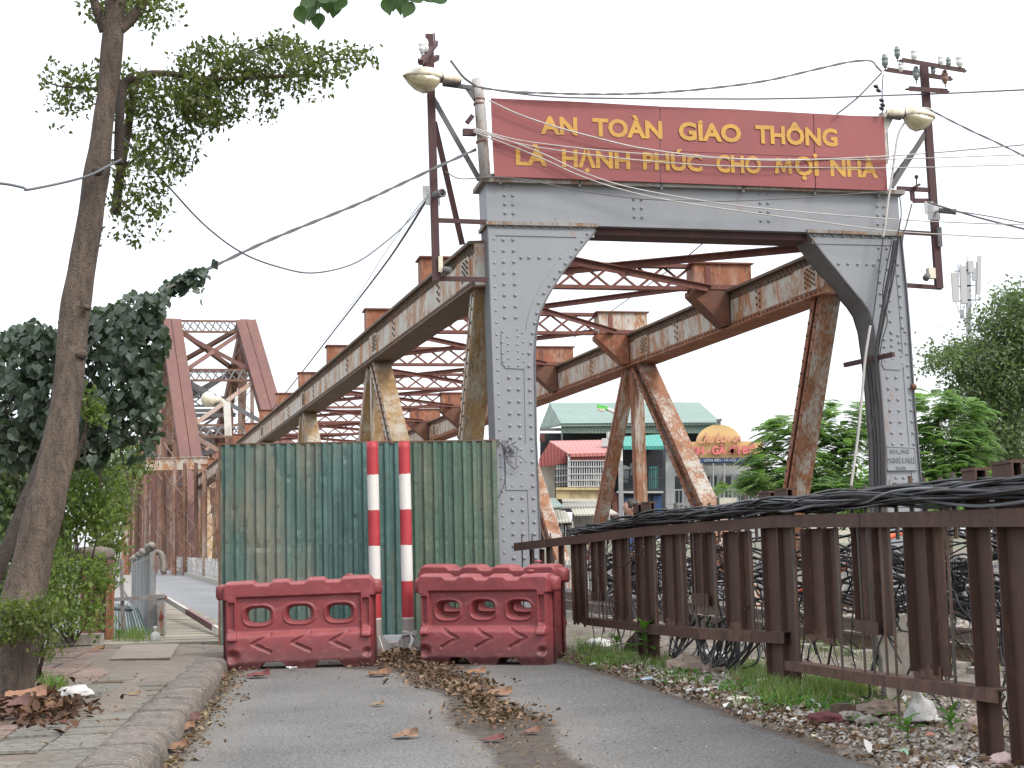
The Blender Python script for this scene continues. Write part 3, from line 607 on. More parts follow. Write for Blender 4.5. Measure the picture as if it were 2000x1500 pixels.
# cast maker's plaque
def textmesh(s, off=0.0, ext=.004):
    cu = bpy.data.curves.new('t', 'FONT'); cu.body = s; cu.offset = off; cu.extrude = ext; cu.size = 1; cu.resolution_u = 3
    o = bpy.data.objects.new('t', cu); COL.objects.link(o); dg = bpy.context.evaluated_depsgraph_get(); dg.update()
    me = bpy.data.meshes.new_from_object(o.evaluated_get(dg)); bpy.data.objects.remove(o); bpy.data.curves.remove(cu)
    v = np.zeros(len(me.vertices)*3, dtype=np.float32); me.vertices.foreach_get('co', v); return me, v.reshape(-1, 3)
_h, _hv = textmesh('H', 0, 0); CAP = float(_hv[:,1].max()-_hv[:,1].min())
def put_text(s, name, mat, parent, conv, x0, x1, yb0, cap, org, ax, az, an, n=0.0, off=.0, ext=.004, yb1=None):
    "s fitted between photo columns x0..x1, baseline at rows yb0/yb1, cap height in px; conv maps px to plane (u,z)"
    me, v = textmesh(s, off, ext); mn = v[:,0].min(); mx = v[:,0].max()
    u0, z0 = conv(x0, yb0); u1, z1 = conv(x1, yb1 if yb1 is not None else yb0); _, zc = conv(x0, yb0-cap)
    k = (v[:,0]-mn)/(mx-mn); u = u0+(u1-u0)*k; z = z0+(z1-z0)*k+(v[:,1])/CAP*(zc-z0); nn = n-(v[:,2]+ext)
    w = np.array(org)[None]+u[:,None]*np.array(ax)+z[:,None]*np.array(az)+nn[:,None]*np.array(an)
    w = w-np.array(ORG[parent.name]); me.vertices.foreach_set('co', w.astype(np.float32).ravel()); me.update(); me.materials.clear()
    o = link_mesh(name, me, parent, mat); ORG[o.name] = Vector(ORG[parent.name]); return o
b = MB(); b.prism(poly([(1729,870),(1786,873),(1787,876),(1790,919),(1732,920),(1730,917)]), PO, PU, Z, PN, -.035, -.0005); plq = b.build('plaque', M['grey'], portal)
b = MB(); rim = poly([(1730.5,872),(1785,875),(1788.5,918),(1732,918.5)])
for i in range(4):
    a, c = rim[i], rim[(i+1)%4]; b.bar(pw(*a,-.038), pw(*c,-.038), .014, .012, PN)
b.build('plaque_rim', M['grey'], plq)
put_text('1899_1902', 'plaque_lettering', M['grey'], plq, pp, 1737, 1774, 884.5, 6.5, PO, PU, Z, PN, -.035, .015, .008)
put_text('DAYDÉ & PILLÉ', 'plaque_lettering', M['grey'], plq, pp, 1731.5, 1786, 903.5, 9.5, PO, PU, Z, PN, -.035, .012, .008)
put_text('PARIS', 'plaque_lettering', M['grey'], plq, pp, 1749, 1767, 917, 6, PO, PU, Z, PN, -.035, .015, .008)
# ================================================================== RED SIGN
SO = PO-PN*.16
def sp(px, py): q = PL(px, py, SO, PN)-SO; return (q.dot(PU), q.z)
sign = thing('slogan_sign', 'long red road safety sign with yellow painted lettering above the portal', 'sign', tuple(SO+PU*3.3+Z*6.8))
def quad(x0t, x1t, y0a, y0b, y1a, y1b, n0=-.02, n1=.02):
    b = MB(); b.prism([sp(x0t[0], y1a), sp(x1t[0], y1b), sp(x1t[1], y0b), sp(x0t[1], y0a)], SO, PU, Z, PN, n0, n1); return b
def ytop(x): return 192+(x-958)*36/767+1.5*math.sin(x*.02)
def ybot(x): return 345+(x-965)*28/768
def ymid(x): return .415*ytop(x)+.585*ybot(x)
EDG = [(965,958),(1289,1288),(1592,1588),(1733,1726)]
for i in range(3):
    (bl, tl), (br, tr_) = EDG[i], EDG[i+1]; g = .7
    ml = bl*.5+tl*.5; mr = br*.5+tr_*.5
    wob = (-.02, -.016, -.022)[i]
    b = MB(); b.prism([sp(ml+g, ymid(ml)-.6), sp(mr-g, ymid(mr)-.6), sp(tr_-g, ytop(tr_)), sp((tl+tr_)/2, ytop((tl+tr_)/2)), sp(tl+g, ytop(tl))], SO, PU, Z, PN, wob, .02); b.build('panel', M['signred'], sign)
    b = MB(); b.prism([sp(bl+g, ybot(bl)), sp(br-g, ybot(br)), sp(mr-g, ymid(mr)+.4), sp(ml+g, ymid(ml)+.4)], SO, PU, Z, PN, wob-.002, .02); b.build('panel', M['signred'], sign)
b = MB()
for px_ in (975,1130,1290,1450,1590,1715):
    a = sp(px_, ytop(px_)+2); c = sp(px_+3, ybot(px_)); b.bar(SO+PU*a[0]+Z*a[1]+PN*.05, SO+PU*c[0]+Z*(c[1]-.1)+PN*.05, .04, .04, PN)
for f_ in (.02,.5,.97):
    a = sp(960, ytop(960)*(1-f_)+ybot(960)*f_); c = sp(1724, ytop(1724)*(1-f_)+ybot(1724)*f_); b.bar(SO+PU*a[0]+Z*a[1]+PN*.04, SO+PU*c[0]+Z*c[1]+PN*.04, .03, .04, PN)
b.build('frame', M['grey_dark'], sign)
def sline(words, ya, xa, yb, xb, cap):
    for w, x0, x1 in words:
        f0 = ya+(x0-xa)*(yb-ya)/(xb-xa); f1 = ya+(x1-xa)*(yb-ya)/(xb-xa)
        put_text(w, 'lettering', M['letter'], sign, sp, x0, x1, f0, cap, SO, PU, Z, PN, -.0265, .036, .002, f1)
sline([('AN',1055,1127),('TOÀN',1157,1293),('GIAO',1325,1447),('THÔNG',1475,1635)], 261, 1055, 286, 1635, 32)
sline([('LÀ',1007,1068),('HẠNH',1097,1230),('PHÚC',1255,1371),('CHO',1398,1486),('ỌI',1552,1598),('NHÀ',1621,1713)], 322, 1007, 347, 1713, 31)

for dx_, dy_ in ((1367,240),(1590.5,305)):
    a = sp(dx_, dy_); b = MB(); b.prism([(.034*math.cos(k*.628), .034*math.sin(k*.628)) for k in range(10)], SO+PU*a[0]+Z*a[1], PU, Z, PN, -.0305, -.0225); b.build('lettering', M['letter'], sign)

def mpt(x, y):      # letter M drawn stroke by stroke: x 0..1 across, y 0..1 up
    px_ = 1512+34*x; a = sp(px_, 322+(px_-1007)*25/706-31*y); return (a[0], a[1])
b = MB(); b.prism([mpt(*q) for q in ((0,0),(.09,1),(.25,1),(.5,.42),(.75,1),(.91,1),(1,0),(.80,0),(.75,.58),(.54,.08),(.46,.08),(.25,.58),(.20,0))], SO, PU, Z, PN, -.0305, -.0265); b.build('lettering', M['letter'], sign)
# ================================================================== NEAR TRUSS SPAN
span = thing('truss_span', 'near rusty steel truss span running back from the portal', 'bridge span', (1.5, 24, 0))
CT, CB = 6.15, 5.42          # chord top and bottom heights
DK = [24.7+5.35*k for k in range(-1, 13)]      # panel points (left truss)
CROSS = PU                   # transverse direction
def seg_chord(xf, s, d0, d1, tag):
    # s=+1: body lies to +x of line xf
    def w(d, n, z): 
        return Vector((xf(d)+n, d, z))
    W = .46
    b = MB(); b.hexa([w(d0,0,CB+.03), w(d0,W,CB+.03), w(d1,W,CB+.03), w(d1,0,CB+.03), w(d0,0,CT-.05), w(d0,W,CT-.05), w(d1,W,CT-.05), w(d1,0,CT-.05)]); b.build('chord', M['truss'], span)
    b = MB()   # top cover plate with flange angle
    b.hexa([w(d0,-.09,CT-.05), w(d0,W+.09,CT-.05), w(d1,W+.09,CT-.05), w(d1,-.09,CT-.05), w(d0,-.09,CT), w(d0,W+.09,CT), w(d1,W+.09,CT), w(d1,-.09,CT)])
    b.hexa([w(d0,-.012,CT-.19), w(d0,.0,CT-.19), w(d1,.0,CT-.19), w(d1,-.012,CT-.19), w(d0,-.012,CT-.052), w(d0,.0,CT-.052), w(d1,.0,CT-.052), w(d1,-.012,CT-.052)])
    b.build('chord_flange', M['flange'], span)
    b = MB()
    b.hexa([w(d0,-.06,CB), w(d0,W+.06,CB), w(d1,W+.06,CB), w(d1,-.06,CB), w(d0,-.06,CB+.03), w(d0,W+.06,CB+.03), w(d1,W+.06,CB+.03), w(d1,-.06,CB+.03)])
    b.hexa([w(d0,-.012,CB+.031), w(d0,.0,CB+.031), w(d1,.0,CB+.031), w(d1,-.012,CB+.031), w(d0,-.012,CB+.12), w(d0,.0,CB+.12), w(d1,.0,CB+.12), w(d1,-.012,CB+.12)])
    b.build('chord_flange', M['flange' if s > 0 else 'rust'], span)
    if d0 < 46:
        b = MB(); st = .16 if d0 < 33 else .32
        def rv(d, z, n=-.012):
            p = w(d, n, z); b.add([p+Vector((-q[2]*-1, q[0], q[1])) if False else p+Vector((q[2]*1.2, q[0]*1.0, q[1])) for q in RIV], RF)
        d = d0+.08
        while d < d1-.05:
            rv(d, CT-.10); rv(d+.08, CT-.155); rv(d, CB+.075); d += st
        for kk in range(3): rv(d0+2.3, CB+.2+kk*.12, 0); rv(d0+2.42, CB+.26+kk*.12, 0)
        b.build('rivets', M['flange'], span, True, 'stuff')
def gusset(xf, d, wide=.45):
    def w(dd, z, n): return Vector((xf(dd)+n, dd, z))
    pts = [(d-wide,CB+.12),(d+wide,CB+.12),(d+wide,CB+.5),(d+wide-.12,CB+.56),(d-wide+.12,CB+.56),(d-wide,CB+.5)]
    b = MB(); vs_ = [w(a, z, -.022) for a, z in pts]+[w(a, z, -.0) for a, z in pts]; n = 6
    b.add(vs_, [tuple(range(n)), tuple(range(2*n-1, n-1, -1))]+[(i, i+n, (i+1)%n+n, (i+1)%n) for i in range(n)]); 
    b.build('gusset_plate', M['truss'], span)
    b = MB()
    for i in range(5):
        for j in range(4):
            p = w(d-wide+.1+i*.075, CB+.2+j*.085+(i%2)*.04, -.022); b.add([p+Vector((q[2]*1.2, q[0]*.8, q[1]*.8)) for q in RIV], RF)
    b.build('rivets', M['flange'], span, True, 'stuff')
DL = [20.95]+DK[1:]+[89.0]
for a, c in zip(DL[:-1], DL[1:]): seg_chord(xL, 1, a+.004, c-.004, 'L')
DR = [22.3]+[d+1.4 for d in DK[1:]]+[90.4]
for a, c in zip(DR[:-1], DR[1:]): seg_chord(xR, -1, a+.004, c-.004, 'R')
for k in (0, 2, 4, 6): 
    gusset(xL, DL[k]-.0+(.7 if k == 0 else -.9)); gusset(xR, DR[k]+(.6 if k == 0 else -1.0))
def member(p0, p1, w, h, mat=None, t=.035, side=CROSS, name='diagonal', riv=False):
    mat = mat or DM[0]
    b = MB(); b.ibeam(p0, p1, w, h, t, side); o = b.build(name, M[mat], span)
    # paired angle legs on the outer edges
    b = MB(); p0 = Vector(p0); p1 = Vector(p1); d = (p1-p0).normalized(); sd = Vector(side); sd = (sd-d*sd.dot(d)).normalized(); up = d.cross(sd)
    for s1 in (-1, 1):
        for s2 in (-1, 1): b.bar(p0+sd*(s1*w/2)+up*(s2*(h/2-.07)), p1+sd*(s1*w/2)+up*(s2*(h/2-.07)), .02, .10, sd)
    b.build('angle_leg', M[DM[1]], o)
    if riv:
        b = MB(); L = (p1-p0).length; k = .15
        while k < L:
            for s2 in (-1, 1):
                q = p0+d*k+sd*(-w/2-.011)+up*(s2*(h/2-.05)); e1 = d; e2 = up; e3 = -sd
                b.add([q+e1*r[0]*.9+e2*r[1]*.9-e3*r[2]*1.2*1 for r in RIV], RF)
            k += .22
        b.build('rivets', M['flange'], o, True, 'stuff')
    return o
zb = -.6
DM = ['diag_ochre', 'truss']
for side_, xf, DD in (('L', xL, DL), ('R', xR, DR)):
    DM = ['diag_ochre', 'truss'] if side_ == 'L' else ['truss_diag', 'rust']
    c_ = .23
    top0 = (xf(DD[0]+.35)+c_, DD[0]+.35, CB+.1)
    bot = lambda k: (xf(DD[k]-.8)+c_, DD[k]-.8, zb)
    topk = lambda k, o=0: (xf(DD[k]+o)+c_, DD[k]+o, CB+.05)
    member(top0, bot(1), .34, .34, riv=True)
    for k in range(2, 13, 2):
        member(topk(k, -.35), bot(k-1), .36, .44, riv=k == 2)
        if k+1 < len(DD): member(topk(k, .35), bot(k+1), .26, .3)
        member(topk(k), (xf(DD[k])+c_, DD[k], zb), .24, .26, name='vertical_post')
# flat bar tying the first right diagonal to the column
b = MB(); b.bar(P(1650,713,22.3), P(1745,692,21.4), .06, .075, (0,1,0)); b.build('tie_bar', M['maroon'], span)
# ---- cross frames: box ends, brackets, lattice struts and wind bracing
ZT = 6.66
def lattice(p0, p1, h, n, mat, bar=.05, name='lattice_strut', chord=.1):
    p0 = Vector(p0); p1 = Vector(p1); d = (p1-p0).normalized(); nrm = d.cross(Z).normalized()
    b = MB(); b.bar(p0+Z*(h-.04), p1+Z*(h-.04), chord*1.6, .07, nrm); b.bar(p0+Z*.04, p1+Z*.04, chord*1.6, .07, nrm)
    o = b.build(name, M[mat], span); L = (p1-p0).length; b = MB()
    for i in range(n):
        a = p0+d*(L*i/n); c = p0+d*(L*(i+1)/n)
        b.bar(a+Z*.05+nrm*.035, c+Z*(h-.05)+nrm*.035, bar, .012, d); b.bar(a+Z*(h-.05)-nrm*.035, c+Z*.05-nrm*.035, bar, .012, d)
    b.build('lacing', M[mat], o); return o
struts = []
for k in range(1, 13):
    dl, dr = DL[k], DR[k]; hb = ZT-CT-.0
    L0 = Vector((xL(dl)+.0, dl, CT+.004)); R1 = Vector((xR(dr)+.46, dr, CT+.004)); dd = (R1-L0); dd.z = 0; un = dd.normalized(); nn = Vector((-un.y, un.x, 0))
    for (o, w0, w1, dr_) in ((L0, 0, 1.0, 1), (R1, 0, 1.15, -1)):
        b = MB(); u = un*dr_; t_ = .42 if k < 6 else .3
        b.obox(o-nn*t_/2, u*w1, nn*t_, Z*(hb-.02)); bo = b.build('strut_end_box', M['truss' if (k == 2 and dr_ < 0) else 'rust'], span)
        b = MB(); b.obox(o-nn*(t_/2+.05)-u*.04+Z*(hb-.02), u*(w1+.1), nn*(t_+.1), Z*.03); 
        b.obox(o-nn*(t_/2+.016)+u*(.72*w1), u*.1, nn*.014, Z*(hb-.06)); b.obox(o-nn*(t_/2+.016), u*w1, nn*.014, Z*.09)
        b.build('box_flange', M['rustred'], bo)
        # bracket below, on the inside of each truss
        b = MB(); inn = .46 if dr_ > 0 else .46
        q0 = o+u*(inn+.01); lo = -(CT-CB-.05)
        pl = [(0,-.01),(w1-inn+.04,-.01),(w1-inn+.04,-.1),(.12,lo),(0,lo)]
        b.prism(pl, q0, u, Z, nn, -t_/2, t_/2); bb = b.build('knee_bracket', M['rustdark' if k != 2 else 'rust'], span)
    a = L0+un*1.0+Z*.0; c = R1-un*1.15
    lattice(a, c, hb-.0, 8, 'rustred'); struts.append((L0+Z*.3, R1+Z*.3, un))
for i in range(len(struts)-1):
    a0, a1, un = struts[i]; b0, b1, _ = struts[i+1]
    for p, q, dz in ((a0+un*.6, b1-un*.6, .0), (a1-un*.6, b0+un*.6, .10)):
        b = MB(); b.bar(p+Z*(-.20+dz), q+Z*(-.20+dz), .11, .015, (1,0,0)); b.bar(p+Z*(-.25+dz), q+Z*(-.25+dz), .015, .1, (1,0,0)); b.build('wind_brace', M['rustred'], span)
# bracing of the first bay, up to the portal
a0, a1, un = struts[0]
for p, q, dz in ((pw(.45, 6.16, .6), a1-un*.6-Z*.22, .0), (pw(6.0, 6.22, .6), a0+un*.6-Z*.22, .08)):
    b = MB(); b.bar(p+Z*dz, q+Z*dz, .13, .016, (1,0,0)); b.bar(p+Z*(dz-.06), q+Z*(dz-.06), .016, .12, (1,0,0)); b.build('wind_brace', M['rustred'], span)
# bottom chord above the deck, mostly hidden
for xf, DD in ((xL, DL), (xR, DR)):
    b = MB(); b.bar((xf(DD[0])+.23, DD[0]+.3, -.3), (xf(DD[-1])+.23, DD[-1], -.3), .3, .5, CROSS); b.build('bottom_chord', M['truss_diag'], span)
# end gantry across the carriageway
gy = 87.5
g0 = P(238,905,gy); g1 = P(408,906,gy); b = MB(); g1.z = g0.z = 7.0; b.bar(g0-Z*.0, g1, .3, .72, (0,1,0)); b.bar(g0+Z*.38, g1+Z*.38, .5, .04, (0,1,0)); b.bar(g0-Z*.38, g1-Z*.38, .5, .04, (0,1,0)); b.build('gantry_beam', M['truss'], span)
for px_ in (246, 396):
    q = P(px_, 1000, gy); b = MB(); b.ibeam((q.x, gy, -.3), (q.x, gy, 6.6), .42, .4, .04, (1,0,0)); b.build('gantry_post', M['truss_diag'], span)
q = P(378, 935, gy); b = MB(); b.prism([(0,0),(1.9,0),(1.9,-1.2),(1.4,-1.2)], (q.x-.2, gy-.05, 6.6), (1,0,0), Z, (0,1,0), 0, .1); b.build('gusset_plate', M['truss'], span)
q = P(300, 893, gy); b = MB(); b.lathe([(.01,-.25),(.2,-.2),(.27,0),(.2,.18),(.08,.25)], (q.x, gy, q.z+.02)); b.build('horn_speaker', M['black'], span, True)

# ================================================================== TALL CANTILEVER TRUSS
tall = thing('cantilever_truss', 'tall red brown cantilever truss rising beyond the near span at left', 'bridge span', (-20, 100, 0))
def xl2(d): return xL(d)+.2
def tallz(d):
    s = np.interp(d, [88,101,118,136,152,168,186,206,228,250,290,330], [1,18.2,13.5,10.5,13.5,18.2,13.5,10.5,13.5,18.2,11,18]); return float(s)
SEP = {0: 0.0, 1: 6.0}
def tp(s, d, z):
    if s == 0: return Vector((float(np.interp(d, [86,101,330], [-18.9,-25.1,-92.5])), d, z))
    return Vector((float(np.interp(d, [86,101,330], [-12.2,-19.8,-87.0])), d+1.2, z))
def fbar(a, c, w, h, mat='far', name='member', side=(1,.21,0)):
    b = MB(); b.ibeam(a, c, w, h, .04, side); b.bar(Vector(a)+Vector((0,-h*.5-.03,0)), Vector(c)+Vector((0,-h*.5-.03,0)), w*.9, .02, side) if False else None; return b.build(name, M[mat], tall)
PD = [88,101,109.5,118,127,136,144,152,160,168,177,186,196,206,217,228,239,250,270,290,310,330]
for s in (0, 1):
    # end post: box with a dark central slot
    a = tp(s, 86.5, -.5); c = tp(s, 101, 18.2)
    d = (c-a).normalized(); sd = Vector((math.cos(PY), math.sin(PY), 0))
    for off in (-.38, .38):
        b = MB(); b.bar(a+sd*off, c+sd*off, .70, 1.0, sd); b.build('end_post', M['far'], tall)
    b = MB(); b.bar(a, c, .1, .9, sd); b.build('post_slot', M['maroon'], tall)
    for i in range(1, len(PD)-1):
        p = tp(s, PD[i], tallz(PD[i])); q = tp(s, PD[i+1], tallz(PD[i+1])); b = MB(); b.bar(p, q, .8, .9, sd); b.build('top_chord', M['farrust'], tall)
    b = MB(); b.bar(tp(s, 86, -.2), tp(s, 330, -.2), .6, .7, sd); b.build('bottom_chord', M['farrust'], tall)
    for i in range(1, len(PD)):
        z1 = tallz(PD[i]); mt = ('farrust', 'far', 'farlight')[(i+s) % 3]; wv = .9 if i < 8 else .8
        # laced post: two channels with zig-zag lacing
        for off in (-wv/2, wv/2):
            b = MB(); b.bar(tp(s, PD[i], 0)+sd*off, tp(s, PD[i], z1)+sd*off, .28, .55, sd); b.build('post_channel', M[mt], tall)
        b = MB(); n = int(z1/.95)
        for j in range(n):
            z0_ = z1*j/n; z1_ = z1*(j+1)/n; sg = 1 if j % 2 else -1
            b.bar(tp(s, PD[i]-.25, z0_)-sd*wv/2*sg, tp(s, PD[i]-.25, z1_)+sd*wv/2*sg, .12, .03, (0,1,0))
        b.build('lacing', M['farrust'], tall)
    for i in range(1, len(PD)-1):
        za, zc = tallz(PD[i]), tallz(PD[i+1])
        if i % 2: p, q = tp(s, PD[i], za-.3), tp(s, PD[i+1], .2)
        else: p, q = tp(s, PD[i], .2), tp(s, PD[i+1], zc-.3)
        fbar(p, q, .5, .5, ('farrust','farlight')[i % 2], 'diagonal', sd)
        if PD[i] < 190: fbar(tp(s, PD[i], za*.5), tp(s, PD[i+1], zc*.5), .3, .3, 'far', 'mid_rail', sd)
for px_, dd, hh, mt in ((352,86.2,7.2,'farlight'),(372,84,6.8,'farrust'),(330,89,8.5,'farrust'),(312,92,9,'far'),(295,95,9,'farlight'),(278,97,9,'farrust'),(262,99,9,'far'),(413,70,5.6,'farlight')):
    q = P(px_, 1000, dd); q.z = 0
    for off in (-.34, .34):
        b = MB(); b.bar(q+Vector((off,0,-.2)), q+Vector((off,0,hh)), .16, .4, (1,0,0)); b.build('post_channel', M[mt], tall)
    b = MB()
    for j in range(9): sg = 1 if j % 2 else -1; b.bar(q+Vector((-.34*sg,-.2,hh*j/9)), q+Vector((.34*sg,-.2,hh*(j+1)/9)), .09, .03, (0,1,0))
    b.build('lacing', M['farlight'], tall)
# portal bracing in the plane of the end posts
def ep(u, f): # u across 0..1, f along post 0..1
    a = tp(0, 86.5, -.5).lerp(tp(0, 101, 18.2), f); c = tp(1, 86.5, -.5).lerp(tp(1, 101, 18.2), f); return a.lerp(c, u)
def flat(p, q, w, mat, name='brace'): 
    b = MB(); b.bar(p, q, .08, w, (0,1,0)); return b.build(name, M[mat], tall)
for f0, h in ((.965,.05),(.75,.045),(.52,.045)):
    o = flat(ep(.1,f0), ep(.9,f0), .16, 'farrust', 'portal_strut'); flat(ep(.1,f0+h), ep(.9,f0+h), .16, 'farrust', 'portal_strut')
    b = MB()
    for i in range(8):
        u0, u1 = .1+.1*i, .1+.1*(i+1); b.bar(ep(u0,f0), ep(u1,f0+h), .05, .09, (0,1,0)); b.bar(ep(u0,f0+h), ep(u1,f0), .05, .09, (0,1,0))
    b.build('lacing', M['grey_dark'], tall)
for (f0, f1, m1, m2) in ((.79,.965,'far','far'),(.565,.75,'farlight','grey_dark')):
    flat(ep(.08,f0), ep(.92,f1), .3, m1); flat(ep(.08,f1), ep(.92,f0), .3, m2)
flat(ep(.08,.32), ep(.92,.52), .3, 'farlight'); flat(ep(.08,.52), ep(.92,.32), .3, 'farlight')
# top lateral bracing and sway frames further back
for i in range(1, 12):
    d0, d1 = PD[i], PD[i+1]; a0, a1 = tp(0,d0,tallz(d0)), tp(1,d0,tallz(d0)); b0, b1 = tp(0,d1,tallz(d1)), tp(1,d1,tallz(d1))
    for p, q in ((a0,b1),(a1,b0),(b0,b1)):
        b = MB(); b.bar(p, q, .3, .3, (0,0,1)); b.build('wind_brace', M[('grey_dark','farrust')[i % 2]], tall)
    m0, m1 = tp(0,d1,tallz(d1)-3.6), tp(1,d1,tallz(d1)-3.6)
    b = MB(); b.bar(m0, m1, .2, .3, (0,1,0)); b.bar(m0, b1, .12, .2, (0,1,0)); b.bar(m1, b0, .12, .2, (0,1,0)); b.build('sway_frame', M['grey_dark'], tall)
    m0, m1 = tp(0,d1,6.2), tp(1,d1,6.2); b = MB(); b.bar(m0, m1, .3, .5, (0,1,0)); b.build('sway_strut', M['farrust'], tall)
    for zz in (8.0, 10.5, 13.0):
        if zz < tallz(d1)-1:
            m0, m1 = tp(0,d1,zz), tp(1,d1,zz); b = MB(); b.bar(m0, m1, .16, .16, (0,1,0)); b.bar(m0+Z*.7, m1+Z*.7, .16, .16, (0,1,0))
            for q in range(6): e0, e1 = m0.lerp(m1, q/6), m0.lerp(m1, (q+1)/6); b.bar(e0, e1+Z*.7, .06, .1, (0,1,0)); b.bar(e0+Z*.7, e1, .06, .1, (0,1,0))
            b.build('sway_lattice', M[('rustred','grey_dark','farrust')[i % 3]], tall)
# railing along the bridge carriageway
rail = thing('bridge_railing', 'pale lattice railing along the foot of the near truss at far left', 'railing', (xL(47)-.7, 47, 0))
M['railpaint'] = rusty('pale_railing_paint', (.45,.46,.46), amount=.25, scale=2)
d = 40.0
while d < 98:
    x = xL(d)-.75; b = MB(); b.bar((x,d,.0),(x,d,1.12), .07, .07, (1,0,0)); b.build('rail_post', M['railpaint'], rail)
    if d < 96:
        b = MB(); d2 = d+1.6; x2 = xL(d2)-.75
        for q in range(3): 
            a = q/3; e = (q+1)/3; b.bar((x+(x2-x)*a, d+1.6*a, .25), (x+(x2-x)*e, d+1.6*e, .95), .02, .022, (1,0,0)); b.bar((x+(x2-x)*a, d+1.6*a, .95), (x+(x2-x)*e, d+1.6*e, .25), .02, .022, (1,0,0))
        b.build('rail_lattice', M['railpaint'], rail)
    d += 1.6
for z in (.22,.6,.98): 
    b = MB(); b.bar((xL(40)-.78,40,z),(xL(97)-.78,97,z), .03, .035, (1,0,0)); b.build('rail_bar', M['railpaint'], rail)
b = MB(); b.hexa([(xL(30)-1.05,30,.03),(xL(30)-.55,30,.03),(xL(97)-.55,97,.03),(xL(97)-1.05,97,.03),(xL(30)-1.0,30,.22),(xL(30)-.6,30,.22),(xL(97)-.6,97,.22),(xL(97)-1.0,97,.22)]); struct(b, 'bridge_kerb', M['concrete'])
# ================================================================== CORRUGATED SHEETS CLOSING THE ROAD
SY = R(7.5); SU = Vector((math.cos(SY), math.sin(SY), 0)); SN = Vector((-math.sin(SY), math.cos(SY), 0)); q = P(430, 870, 20.0); WO = Vector((q.x, q.y, 0))
def wp(px, py): q = PL(px, py, WO, SN)-WO; return (q.dot(SU), q.z)
def ww(u, z, n=0.0): return WO+SU*u+Z*z+SN*n
hoard = thing('sheet_hoarding', 'green corrugated metal hoarding closing the road beside the portal', 'hoarding', tuple(ww(2, 0)))
def sheet(px0, px1, pt0, pt1, zbot, mat, n0, ph, dent=.5):
    u0, _ = wp(px0, 1060); u1, _ = wp(px1, 1060); zt0 = wp(px0, pt0)[1]; zt1 = wp(px1, pt1)[1]
    per = .145; du = .012; nu = int((u1-u0)/du); zs = [0,.02,.3,.55,.72,.78,.81,.84,.87,.90,.96,1.2,1.5,1.8,2.1,2.4,2.7,2.95]
    zs = sorted(set([0+i*.06 for i in range(0, 52)]))
    vs_ = []; m = 0; nz_ = 46
    for j in range(nz_+1):
        for i in range(nu+1):
            u = u0+(u1-u0)*i/nu; zt = zt0+(zt1-zt0)*i/nu; z = zbot+(zt-zbot)*j/nz_
            p = ((u+ph)/per) % 1.0
            h = 0 if p < .42 else ((p-.42)/.09 if p < .51 else (1 if p < .87 else (1-(p-.87)/.13)))
            dep = -.042*h
            w = mnoise.noise(Vector((u*3.3, z*1.6, 2))); cr = max(0, mnoise.noise(Vector((u*7+5, z*7, 7)))-.32)
            dep += .014*w + dent*.085*cr*(1 if h > .5 else .4)
            if abs(z-1.55) < .045: dep += .010*h*dent*2      # crimp line over the rail behind
            if abs(z-1.55) < .012: dep -= .014*dent
            uu = u+.004*mnoise.noise(Vector((u*9, z*3, 1)))
            zz = z+(.012*mnoise.noise(Vector((u*11, 4, 4))) if j in (0, nz_) else 0)
            vs_.append(ww(uu, zz, n0+dep))
    n = nu+1; b = MB(); b.add(vs_, [(j*n+i, j*n+i+1, (j+1)*n+i+1, (j+1)*n+i) for j in range(nz_) for i in range(nu)])
    o = b.build('sheet', M[mat], hoard); mod = o.modifiers.new('thickness', 'SOLIDIFY'); mod.thickness = .002; return o
sheet(432, 623, 869, 867, .14, 'sheetA', 0, .0); sheet(618, 724, 867, 865, .22, 'sheetB', -.012, .05)
sheet(722, 806, 866, 864, .22, 'sheetB', .01, .02, .3); sheet(801, 974, 865, 861, .12, 'sheetC', -.006, .03, .25)
b = MB()
for px0, px1, pz in ((430,975,864),):
    a = wp(px0, 869); c = wp(px1, 861); b.bar(ww(a[0], a[1]+.01, .02), ww(c[0], c[1]+.01, .02), .10, .02, SN)
b.build('top_rail', M['sheetrust'], hoard)
b = MB(); a = wp(430, 1060)[0]; b.bar(ww(a-.01, .0, .02), ww(a-.01, 3.03, .02), .03, .09, SU); b.build('edge_angle', M['sheetrust'], hoard)
for zz in (.6, 1.55, 2.6):
    b = MB(); b.bar(ww(.02, zz, .06), ww(4.0, zz, .06), .05, .05, SN); b.build('back_rail', M['sheetrust'], hoard)
# wire knot at the right edge of the sheets
b = MB(); 
for i in range(9):
    c = PL(988, 870, PO, PN)-PN*.06; pts = [c+Vector((random.uniform(-.07,.1), random.uniform(-.04,.02), random.uniform(-.05,.05)))]
    for k in range(5): pts.append(pts[-1]+Vector((random.uniform(-.09,.09), random.uniform(-.02,.02), random.uniform(-.13,.08))))
    b.tube(cat_curve(pts, 4), .0045, 4)
b.tube(cat_curve([PL(x, y, PO-PN*.08, PN) for x, y in ((983,880),(987,930),(975,970),(955,985),(938,995))], 6), .006, 5)
b.tube(cat_curve([PL(x, y, PO-PN*.08, PN) for x, y in ((985,870),(990,900),(1005,915),(1012,910))], 6), .006, 5)
top(b, 'tie_wire', M['black'], 'tangle of black tie wire knotted at the right corner of the green sheets', 'wire', smooth=True)
